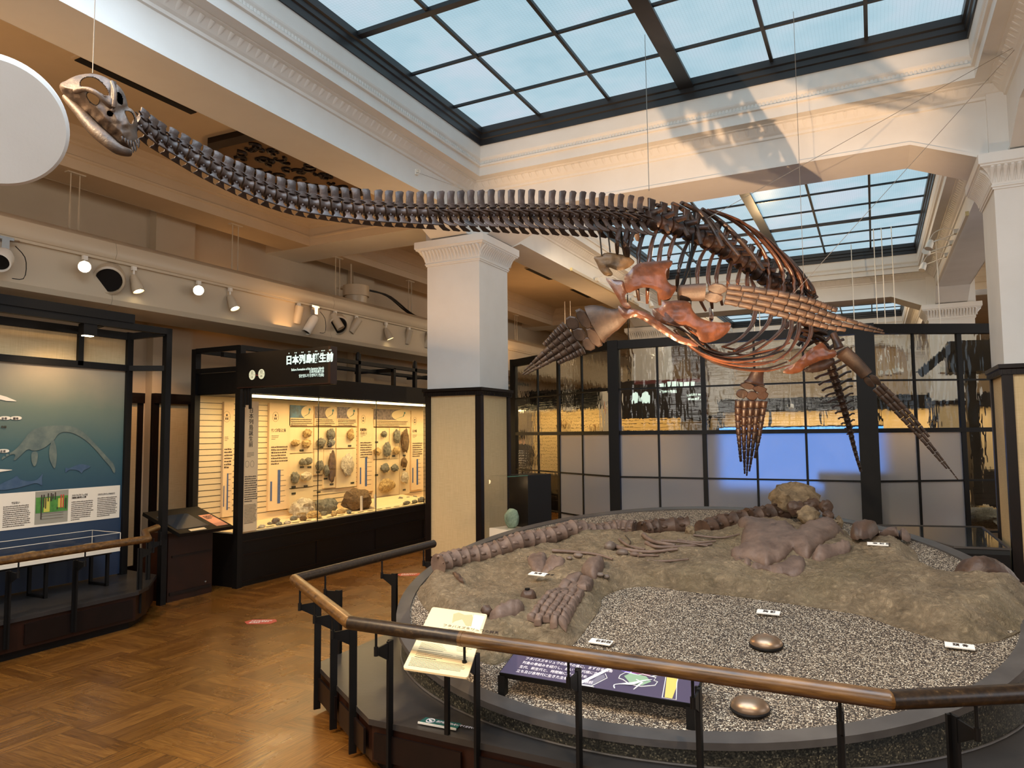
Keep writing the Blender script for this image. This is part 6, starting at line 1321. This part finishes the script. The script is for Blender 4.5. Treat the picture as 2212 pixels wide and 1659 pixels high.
# ================================================================ glazed screen behind the display
PA, PB, PC = V((-5.24, 10.36, 0)), V((-3.03, 8.92, 0)), V((-.06, 8.99, 0)); PD = V((2.1, 10.19, 0))
RZ = [.45, 1.03, 1.6, 2.17, 2.70]
t = thing('glazed_screen', 'tall black framed screen of wavy clear and frosted glass panes behind the round display', 'glass screen', (-1.5, 9.3, 0))
def seg(a, b, us, thick, frost, first, last):
    d = (b-a).normalized(); L = (b-a).length; n_ = V((-d.y, d.x, 0))
    P = lambda u, z, o=0: a+d*L*u+V((0, 0, z))+n_*o
    m = MB(); m.bar(P(0, 2.755), P(1, 2.755), .10, .11); m.build('top_rail', 'black', t)
    m = MB(); m.bar(P(0, .06), P(1, .06), .08, .12); m.build('bottom_rail', 'black', t)
    for z in RZ[:4]:
        m = MB(); k = .05 if z == 1.6 else .02; m.bar(P(0, z), P(1, z), .05 if z == 1.6 else .035, k); m.build('crossbar', 'black', t)
    for u in us:
        w_ = .055 if u in thick else .025; m = MB(); m.bar(P(u, .1), P(u, 2.7), w_, .04 if u in thick else .03, n_); m.build('mullion', 'black', t)
    uu = [0]+list(us)+[1]; zz = [.12]+RZ
    for i in range(len(uu)-1):
        for j in range(len(zz)-1):
            z0, z1 = zz[j], zz[j+1]; u0, u1 = uu[i], uu[i+1]; fr_ = z1 <= 1.61 and frost(i)
            m = MB(); m.hexa([P(u0, z0, -.004), P(u1, z0, -.004), P(u1, z1, -.004), P(u0, z1, -.004)], [P(u0, z0, .004), P(u1, z0, .004), P(u1, z1, .004), P(u0, z1, .004)]); m.build('frosted_pane' if fr_ else 'clear_pane', 'frost' if fr_ else 'wavy', t)
def usplit(a, b, pxs):
    out = []
    for px_ in pxs:
        r = ray(px_, 930); A2 = (b-a); # intersect in plan
        den = A2.x*(-r.y)+A2.y*r.x; u = ((CP.x-a.x)*(-r.y)+(CP.y-a.y)*r.x)/den; out.append(u)
    return out
u1 = usplit(PA, PB, (1163, 1208, 1259)); u2 = usplit(PB, PC, (1423, 1522, 1634, 1741)); u3 = usplit(PC, PD, (1980, 2080)); 
seg(PA, PB, u1, u1[1:2], lambda i: i >= 2, 1, 1); seg(PB, PC, u2, u2[1:2], lambda i: True, 0, 0); seg(PC, PD, u3+[.93], u3[1:2], lambda i: i < 2, 0, 0)
for p, w_ in ((PA, .09), (PB, .14), (PC, .2), (PD, .1)):
    m = MB(); m.box(p.x-w_/2, p.y-.06, 0, p.x+w_/2, p.y+.06, 2.815); m.build('post', 'black', t)
# ---- room beyond the glass
t = thing('far_showcase', 'far yellow-lit wall showcase glimpsed between the big column and the glass screen', 'showcase', (-5.2, 13.6, 0))
m = MB(); m.box(-6.6, 13.5, 0, -3.4, 14.1, .75); m.box(-6.6, 13.5, 2.1, -3.4, 14.1, 2.5); m.build('case_body', 'dark', t)
m = MB(); m.box(-6.6, 14.05, .75, -3.4, 14.1, 2.1); m.build('back_board', 'cream', t); m = MB()
for z in range(18): m.box(-6.6, 14.046, .8+z*.07, -3.4, 14.05, .806+z*.07)
m.build('back_groove', 'darkwood', t)
lamp('AREA', 'far case light', (-5.0, 13.7, 2.08), (-5.0, 13.95, 1), 26, (255, 208, 132), 3, sizey=.1)
for i, (x, z) in enumerate(((-5.9, 1.8), (-5.85, 1.5), (-5.75, 1.25), (-5.2, 1.7), (-5.0, 1.35), (-4.6, 1.6), (-4.3, 1.3))):
    m = MB(); m.blob((x, 13.98, z), (.07, .05, .09), .3, 3, i); solo(m, 'mounted_fossil', 'spec_b', 'fossil lump mounted in the far yellow-lit showcase', 'fossil', 'fossils in the far showcase', 50)
t = thing('far_sign', 'dark sign with red top band and blurred white lettering seen through the wavy glass', 'sign', (-2.5, 13, 2.0))
a, b, c = on(1336, 830, 'y', 13.0), on(1520, 830, 'y', 13.0), on(1336, 905, 'y', 13.0)
m = MB(); m.box(a.x, 13, c.z, b.x, 13.1, a.z+.05); m.build('box', 'darkwood', t); m = MB(); m.box(a.x+.3, 12.99, a.z-.02, b.x, 13, a.z+.05); m.build('red_band', mat('wine red', (90, 20, 24), .5), t)
m = MB(); scribble(m, (b.x-.82, 12.985, a.z-.1), (1, 0, 0), (0, 0, 1), .8, 1, .1, .11, 2, 0); scribble(m, (b.x-.82, 12.985, a.z-.2), (1, 0, 0), (0, 0, 1), .8, 1, .1, .05, 3, 0); scribble(m, (b.x-.28, 12.985, a.z-.27), (1, 0, 0), (0, 0, 1), .26, 2, .08, .045, 4, 0); m.build('lettering', 'inkw', t)
m = MB(); m.tube([(a.x+.2, 13.05, a.z), (a.x+.2, 13.05, 5.2)], .01, 6); m.tube([(b.x-.2, 13.05, a.z), (b.x-.2, 13.05, 5.2)], .01, 6); m.build('rod', 'black', t)
for x in (.33, .53):
    m = MB(); cc = V((a.x+x, 12.985, a.z-.27)); m.quad(*[cc+V((math.cos(q/20*2*PI)*.085, 0, math.sin(q/20*2*PI)*.11)) for q in range(20)]); m.build('badge', 'inkw', t)
t = thing('far_banner', 'pale banner with a pink disc mark seen through the wavy glass', 'banner', (-3, 12.4, 1)); a, b = on(1298, 846, 'y', 12.4), on(1344, 950, 'y', 12.4)
m = MB(); m.box(a.x, 12.4, .9, b.x, 12.42, a.z); m.build('cloth', 'cream2', t); m = MB(); m.box(a.x, 12.42, 0, a.x+.03, 12.45, a.z); m.box(a.x, 12.4, 0, b.x, 12.5, .03); m.build('stand', 'black', t); m = MB(); cc = V(((a.x+b.x)/2, 12.39, a.z-.3)); m.quad(*[cc+V((math.cos(q/20*2*PI)*.08, 0, math.sin(q/20*2*PI)*.12)) for q in range(20)]); m.build('disc_mark', 'orange', t)
t = thing('blue_screen', 'large glowing blue projection screen behind the frosted panes', 'screen', (-1.2, 11.3, .9)); a, b = on(1590, 926, 'y', 11.3), on(1890, 926, 'y', 11.3)
m = MB(); m.box(a.x-.25, 11.3, .75, b.x+.1, 11.33, 1.66); m.build('screen_panel', emit('blue screen glow', (72, 132, 216), 3.2), t)
m = MB(); m.box(a.x-.3, 11.32, .0, b.x+.1, 11.6, .74); m.box(a.x-.3, 11.33, .7, b.x+.1, 11.6, 1.68); m.build('cabinet', 'dark', t)
t = thing('screen_console', 'dark tapering console standing just behind the frosted panes', 'console', (-.3, 9.75, 0))
m = MB(); a, b, c, d = on(1768, 1025, 'y', 9.8), on(1942, 1025, 'y', 9.8), on(1905, 1150, 'y', 9.8), on(1795, 1150, 'y', 9.8)
m.hexa([V((d.x, 9.75, 0)), V((c.x, 9.75, 0)), V((c.x, 10.0, 0)), V((d.x, 10.0, 0))], [V((a.x+.06, 9.75, .95)), V((b.x-.06, 9.75, .95)), V((b.x-.06, 10.0, .95)), V((a.x+.06, 10.0, .95))]); m.box(a.x, 9.7, .95, b.x, 10.05, 1.08); m.build('body', 'dark', t)
t = thing('far_case_row', 'row of dark framed show cases with lit cream backs far behind the glass screen', 'showcase', (-.5, 17, 0))
m = MB()
for i in range(6): x = -3.2+i*1.1; m.box(x-.03, 16.9, 0, x+.03, 17, 2.3)
m.box(-3.2, 16.9, 2.05, 2.4, 17.6, 2.35); m.box(-3.2, 16.9, 0, 2.4, 17.6, .8); m.build('case_frame', 'dark', t)
m = MB(); m.box(-3.2, 17.55, .8, 2.4, 17.6, 2.05); m.build('back_board', 'cream', t); lamp('AREA', 'far case light', (-.4, 17.1, 2.0), (-.4, 17.5, 1.2), 22, (255, 214, 150), 5, sizey=.1)
m = MB(); m.box(-9, 24.9, 0, 8, 25.1, 5.3); m.build('wall_back', 'plaster2', kind='structure')
m = MB(); m.box(-9, 24.86, 0, 8, 24.9, 2.0); m.build('trim_1', 'linen', kind='structure'); m = MB(); m.box(-9, 24.84, 2.0, 8, 24.9, 2.12); m.build('trim_2', 'darkwood', kind='structure')
t = thing('dark_canopy', 'dark angled canopy box seen through the right end of the glass screen', 'canopy', (1.8, 11, 2.4))
a, b = on(2047, 738, 'y', 11.0), on(2150, 800, 'y', 11.0); m = MB(); m.box(a.x, 11.0, b.z, 4.2, 11.6, a.z); m.bar((a.x+.05, 11.0, a.z-.06), (a.x-.35, 10.9, b.z-.02), .08, .1); m.build('hood', 'dark', t)
m = MB(); m.box(a.x+.2, 11.05, 0, a.x+.3, 11.5, b.z); m.build('leg', 'dark', t)
lamp('POINT', 'far room fill', (-1.5, 12.5, 4.5), (0, 0, 0), 110, WARM, .05); lamp('POINT', 'far room fill', (-1.5, 20, 4.5), (0, 0, 0), 200, WARM, .05)  # bare fill lamps added to brighten the room beyond the glass
FLt = [(1222, 889, 13), (1234, 889, 13), (1645, 822, 15), (1851, 824, 15), (1635, 884, 15.5), (1709, 882, 15.5), (1901, 812, 14), (1918, 811, 14), (1940, 806, 14), (2037, 806, 13)]
for i, (a, b, y) in enumerate(FLt):
    p = on(a, b, 'y', y); t = thing('far_spotlight', 'small lit spotlight hanging in the room beyond the glass screen', 'spotlight', p, 'lit spotlights beyond the glass screen')
    m = MB(); m.lathe([(.02, .1), (.05, .08), (.055, 0)], p, (0, .3, 1), 14); m.tube([p+V((0, .03, .1)), V((p.x, p.y+.03, 5.2 if p.x > -4.2 else 4.24))], .008, 6); m.build('lamp_head', 'white', t, 50); m = MB(); m.lathe([(.001, .012), (.05, .01)], p, (0, .3, 1), 14); m.build('lens', 'amberhot', t)
# people beyond the column
def person(name_label, x, y, H, face, cols, stripes=False):
    t = thing('person', name_label, 'person', (x, y, 0)); f = V((math.cos(face), math.sin(face), 0)); s = V((-f.y, f.x, 0)); o = V((x, y, 0)); U_ = V((0, 0, 1)); k = H/1.7
    sec = [(.0, .05, .13), (.06, .06, .12), (.12, .05, .06), (.3, .055, .06), (.48, .06, .065), (.8, .085, .09)]
    m = MB()      # one continuous body: legs, trunk, neck and head, arms
    def lo(P, nn=12):
        vs = []; 
        for z, a, b, cx_, cy_ in P: vs += [o+(s*(cx_+a*math.cos(2*PI*q/nn))+f*(cy_+b*math.sin(2*PI*q/nn))+U_*z)*k for q in range(nn)]
        m.add(vs, [[i*nn+q, i*nn+(q+1) % nn, (i+1)*nn+(q+1) % nn, (i+1)*nn+q] for i in range(len(P)-1) for q in range(nn)]+[list(range(nn))[::-1], [(len(P)-1)*nn+q for q in range(nn)]])
    for sg_ in (-1, 1): lo([(0, .045, .12, sg_*.09, .04), (.05, .045, .11, sg_*.09, .03), (.1, .045, .05, sg_*.09, 0), (.28, .055, .06, sg_*.09, 0), (.48, .06, .065, sg_*.09, 0), (.82, .09, .095, sg_*.085, 0)])
    lo([(.78, .165, .115, 0, 0), (.92, .17, .12, 0, 0), (1.05, .15, .105, 0, 0), (1.25, .175, .115, 0, 0), (1.38, .19, .1, 0, 0), (1.43, .12, .08, 0, 0), (1.46, .055, .055, 0, 0), (1.50, .052, .055, 0, .01), (1.53, .06, .07, 0, .015), (1.60, .072, .09, 0, .015), (1.66, .07, .088, 0, .01), (1.70, .04, .05, 0, 0)])
    for sg_ in (-1, 1):
        P = [o+(s*sg_*.19+U_*1.38)*k, o+(s*sg_*.23+U_*1.2)*k, o+(s*sg_*.24+f*.03+U_*1.08)*k, o+(s*sg_*.2+f*.2+U_*1.02)*k]; m.tube(P, [.05, .045, .04, .03], 10)
    bd = m.build('body', mat('skin', (196, 150, 120), .6), t, 60)
    m = MB(); lo([(.95, .185, .135, 0, 0), (1.05, .165, .12, 0, 0), (1.25, .188, .128, 0, 0), (1.38, .2, .112, 0, 0), (1.44, .12, .09, 0, 0)]); 
    for sg_ in (-1, 1): m.tube([o+(s*sg_*.18+U_*1.39)*k, o+(s*sg_*.235+U_*1.2)*k, o+(s*sg_*.245+f*.03+U_*1.07)*k, o+(s*sg_*.21+f*.16+U_*1.03)*k], [.062, .058, .052, .044], 10)
    if stripes:
        kk = NT('striped knit'); z_ = kk.n('ShaderNodeSeparateXYZ', {0: kk.obj()}).outputs[2]; kk.set(Base_Color=kk.mix(kk.math('LESS_THAN', kk.math('FRACT', kk.math('MULTIPLY', z_, 22)), .4), lin((30, 30, 34)), lin((200, 196, 188))), Roughness=.8); M['stripe'] = kk.m
    m.build('shirt', 'stripe' if stripes else mat('dark shirt', cols, .8), t, 60)
    m = MB(); 
    for sg_ in (-1, 1): lo([(.1, .06, .065, sg_*.09, 0), (.28, .065, .07, sg_*.09, 0), (.48, .07, .075, sg_*.09, 0), (.84, .098, .105, sg_*.085, 0)])
    lo([(.8, .18, .13, 0, 0), (.97, .18, .13, 0, 0)]); m.build('trousers', mat('dark trousers', (34, 34, 40), .8), t, 60)
    m = MB(); m.blob(o+(U_*1.615-f*.02)*k, (.085*k, .095*k, .105*k), .05, 2, 1, 3); m.build('hair', mat('hair', (30, 22, 18), .6) if not stripes else mat('grey brown hair', (96, 80, 64), .6), t, 60)
    m = MB(); hd = o+(U_*1.6+f*.085)*k; m.blob(hd+s*.028*k, (.012, .012, .008), 0, 1, 0, 1); m.blob(hd-s*.028*k, (.012, .012, .008), 0, 1, 0, 1); m.build('eyes', 'ink', t)
p = on(1104, 980, 'y', 11.9); person('person in a striped top standing beyond the right edge of the big column', p.x, p.y, 1.55, 2.2, (40, 40, 44), True)
p = on(1127, 980, 'y', 12.3); person('person in dark clothes seen through the left end of the glass screen', p.x, p.y, 1.66, 2.0, (26, 26, 32))
# show pedestal and glass case left of the screen
t = thing('glass_cabinet', 'low glass cabinet with dark end block between the big column and the glass screen', 'display case', (-3.5, 8.35, 0))
a, b = at(1140, 1027, 7.75), at(1190, 1024, 8.0); m = MB(); d = (V((b.x, b.y, 0))-V((a.x, a.y, 0))).normalized(); n_ = V((-d.y, d.x, 0)); q0, q1 = V((a.x, a.y, 0)), V((b.x, b.y, 0)); zt_ = a.z
m.hexa([q0, q1, q1+n_*.3, q0+n_*.3], [v+V((0, 0, zt_)) for v in (q0, q1, q1+n_*.3, q0+n_*.3)]); m.build('end_block', 'dark', t)
q2 = q0-d*.30; m = MB(); m.hexa([q2, q0, q0+n_*.3, q2+n_*.3], [v+V((0, 0, .58)) for v in (q2, q0, q0+n_*.3, q2+n_*.3)]); m.build('base', 'cream2', t)
m = MB(); m.hexa([v+V((0, 0, .585)) for v in (q2, q0, q0+n_*.3, q2+n_*.3)], [v+V((0, 0, zt_)) for v in (q2, q0, q0+n_*.3, q2+n_*.3)]); m.build('glass_box', 'glass', t)
m = MB(); m.bar(q2+V((0, 0, zt_)), q0+V((0, 0, zt_)), .008, .008); m.build('glass_edge', mat('green glass edge', (60, 110, 90), .3), t)
c = (q0+q2)/2+n_*.14; m = MB(); m.blob(c+V((.03, 0, .58+.1)), (.085, .05, .115), .15, 2, 5, 3, flatb=.85); solo(m, 'green_stone', 'green', 'pale green banded standing stone inside the low glass cabinet', 'stone', smooth=60)
lamp('POINT', 'cabinet light', c+V((0, -.02, zt_-.58+.5)), c, 1.2, WARM, .03)
# right: table case and dark pedestal
t = thing('table_case', 'flat glass-topped dark table case behind the right rim of the display', 'display case', (.9, 7.6, 0))
m = MB(); P_ = [on(1985, 1156, 'z', .62), on(2100, 1153, 'z', .62), on(2150, 1218, 'z', .62), on(2050, 1218, 'z', .62)]
P_ = [V((.30, 7.55, .62)), V((.98, 7.9, .62)), V((.98, 6.95, .62)), V((.86, 6.9, .62))]
P_ = [V((-.05, 8.35, .62)), V((.93, 8.6, .62)), V((.95, 7.1, .62)), V((.55, 7.05, .62))]
lw = [V((p.x, p.y, 0)) for p in P_]; m.hexa(lw, [p-V((0, 0, .05)) for p in P_]); m.build('cabinet', 'dark', t); m = MB(); m.hexa([p-V((0, 0, .05)) for p in P_], P_); m.build('glass_top', mat('dark reflecting glass', (46, 50, 52), .06), t)
m = MB(); 
for i in range(4): m.bar(P_[i], P_[(i+1) % 4], .02, .015)
m.build('edge_strip', 'rim', t)
t = thing('dark_pedestal', 'tall dark pedestal tucked behind the right column', 'pedestal', (1.2, 8.6, 0))
a = at(2136, 1043, 8.0); m = MB(); m.box(a.x, 8.35+.35, 0, a.x+.4, 9.1, a.z); m.build('body', mat('navy black board', (28, 30, 40), .4), t)
t = thing('floor_specimen_stand', 'low lit stand carrying pale rock specimens beyond the clear pane at right', 'stand', (1.6, 11.4, 0)); m = MB(); m.box(.9, 11.0, 0, 2.6, 11.9, .35); m.build('base', 'cream2', t)
for i, (a, b, mm_, l) in enumerate(((2120, 1118, 'spec_w', 'pale pinkish rock on the low stand beyond the clear pane'), (2124, 1150, 'spec_y', 'orange rock below the pale pinkish one beyond the clear pane'), (2118, 1175, 'spec_g', 'grey rock lowest behind the clear pane'))):
    p = on(a, b, 'y', 11.3+.0*i); m = MB(); m.blob(V((p.x, 11.3-.25*i, .35+.12)), (.22, .16, .14), .3, 3, i+9, 3, flatb=.8)
    for v in m.v: v.z += max(0, (p.z-.47)*.9)
    if i == 0: m2 = MB(); m2.box(p.x-.25, 11.2, .35, p.x+.25, 11.5, p.z-.1); solo(m2, 'riser_block', 'cream2', 'pale riser block under the pinkish rock', 'block')
    solo(m, 'rock_specimen', mm_, l, 'rock', smooth=60)
lamp('SPOT', 'stand spot', (1.2, 10.6, 3.6), (1.6, 11.3, .5), 60, WARM, .05, 50, .5)
# track rails on the long beams with arm spots
def armspots(x, y0, y1, sx, fits, label, hl):
    t = thing('light_rail', label, 'light rail', (x, y0, 4.26), 'light rails on the long beams'); m = MB(); m.box(min(x, x+sx*.035), y0, 4.225, max(x, x+sx*.035), y1, 4.27); m.build('channel', 'duct', t); m = MB(); m.box(min(x, x+sx*.037), y0-.03, 4.2245, max(x, x+sx*.037), y0, 4.275); m.build('end_cap', mat('ivory cap', (212, 200, 150), .5), t)
    for i, (y, dy, lit, l) in enumerate(fits):
        p = V((x+sx*.037, y, 4.275)); t2 = thing('arm_spotlight', l, 'spotlight', p, hl); m = MB(); m.box(p.x-.03 if sx < 0 else p.x-.03, y-.05, 4.27, p.x+.03, y+.05, 4.33); m.build('adapter', 'white', t2)
        e = p+V((sx*.30, dy, -.06)); m = MB(); m.tube(path([tuple(p+V((0, 0, .05))), tuple(p+V((sx*.12, dy*.3, .10))), tuple(p+V((sx*.24, dy*.8, .08))), tuple(e+V((0, 0, .06)))], 10), .006, 6); m.tube([p, e], .007, 6); m.build('arm', 'white', t2, 50)
        d = V((sx*.35, -.35, -1)) if i % 2 == 0 else V((sx*.3, -1, .15)); d.normalize(); m = MB(); m.lathe([(.001, -.05), (.03, -.045), (.045, .0), (.05, .09), (.045, .09)], e, d, 18); m.build('lamp_head', 'white', t2, 50); m = MB(); m.lathe([(.001, .07), (.045, .075)], e, d, 18); m.build('lens', 'amberhot' if lit == 2 else 'amber', t2)
LFIT = [(11.7, .3, 2, 'glaring arm spotlight on the left light rail behind the collar bone'), (12.9, .1, 1, 'small arm spotlight in the middle of the left light rail'), (13.8, .2, 2, 'glaring arm spotlight framed by the opening of the shoulder bones')]
RFIT = [(11.25, .15, 1, 'upper lit arm spotlight on the right light rail'), (11.9, .1, 2, 'glaring arm spotlight in the middle of the right light rail'), (12.7, .2, 1, 'lowest arm spotlight of the right light rail, seen from behind')]
armspots(-4.288, 10.55, 14.2, 1, LFIT, 'light rail on the far end of the left long beam', 'arm spotlights on the light rails')
armspots(1.138, 10.18, 14.9, -1, RFIT, 'light rail along the right long beam', 'arm spotlights on the light rails')
# floor stickers
for (a, b), l in (((564, 1343), 'red floor sticker on the parquet in front of the kiosk'), ((884, 1241), 'red floor sticker on the parquet behind the handrail')):
    c = on(a, b, 'z', .001); t = thing('floor_sticker', l, 'floor sticker', c, 'red floor stickers'); d = V((.85, .45, 0)).normalized(); n_ = V((-d.y, d.x, 0))
    P = [c+d*x*.13+n_*y*.12 for x, y in ((-1.1, 0), (-.75, -.6), (.8, -.6), (1.05, 0), (.8, .6), (-.75, .6))]; m = MB(); m.hexa([p for p in P], [p+V((0, 0, .0015)) for p in P]); m.build('sheet', 'red', t); m = MB(); scribble(m, c-d*.09+n_*.02+V((0, 0, .001)), d, n_, .17, 3, .035, .02, 3); m.build('print_lines', 'paper', t)
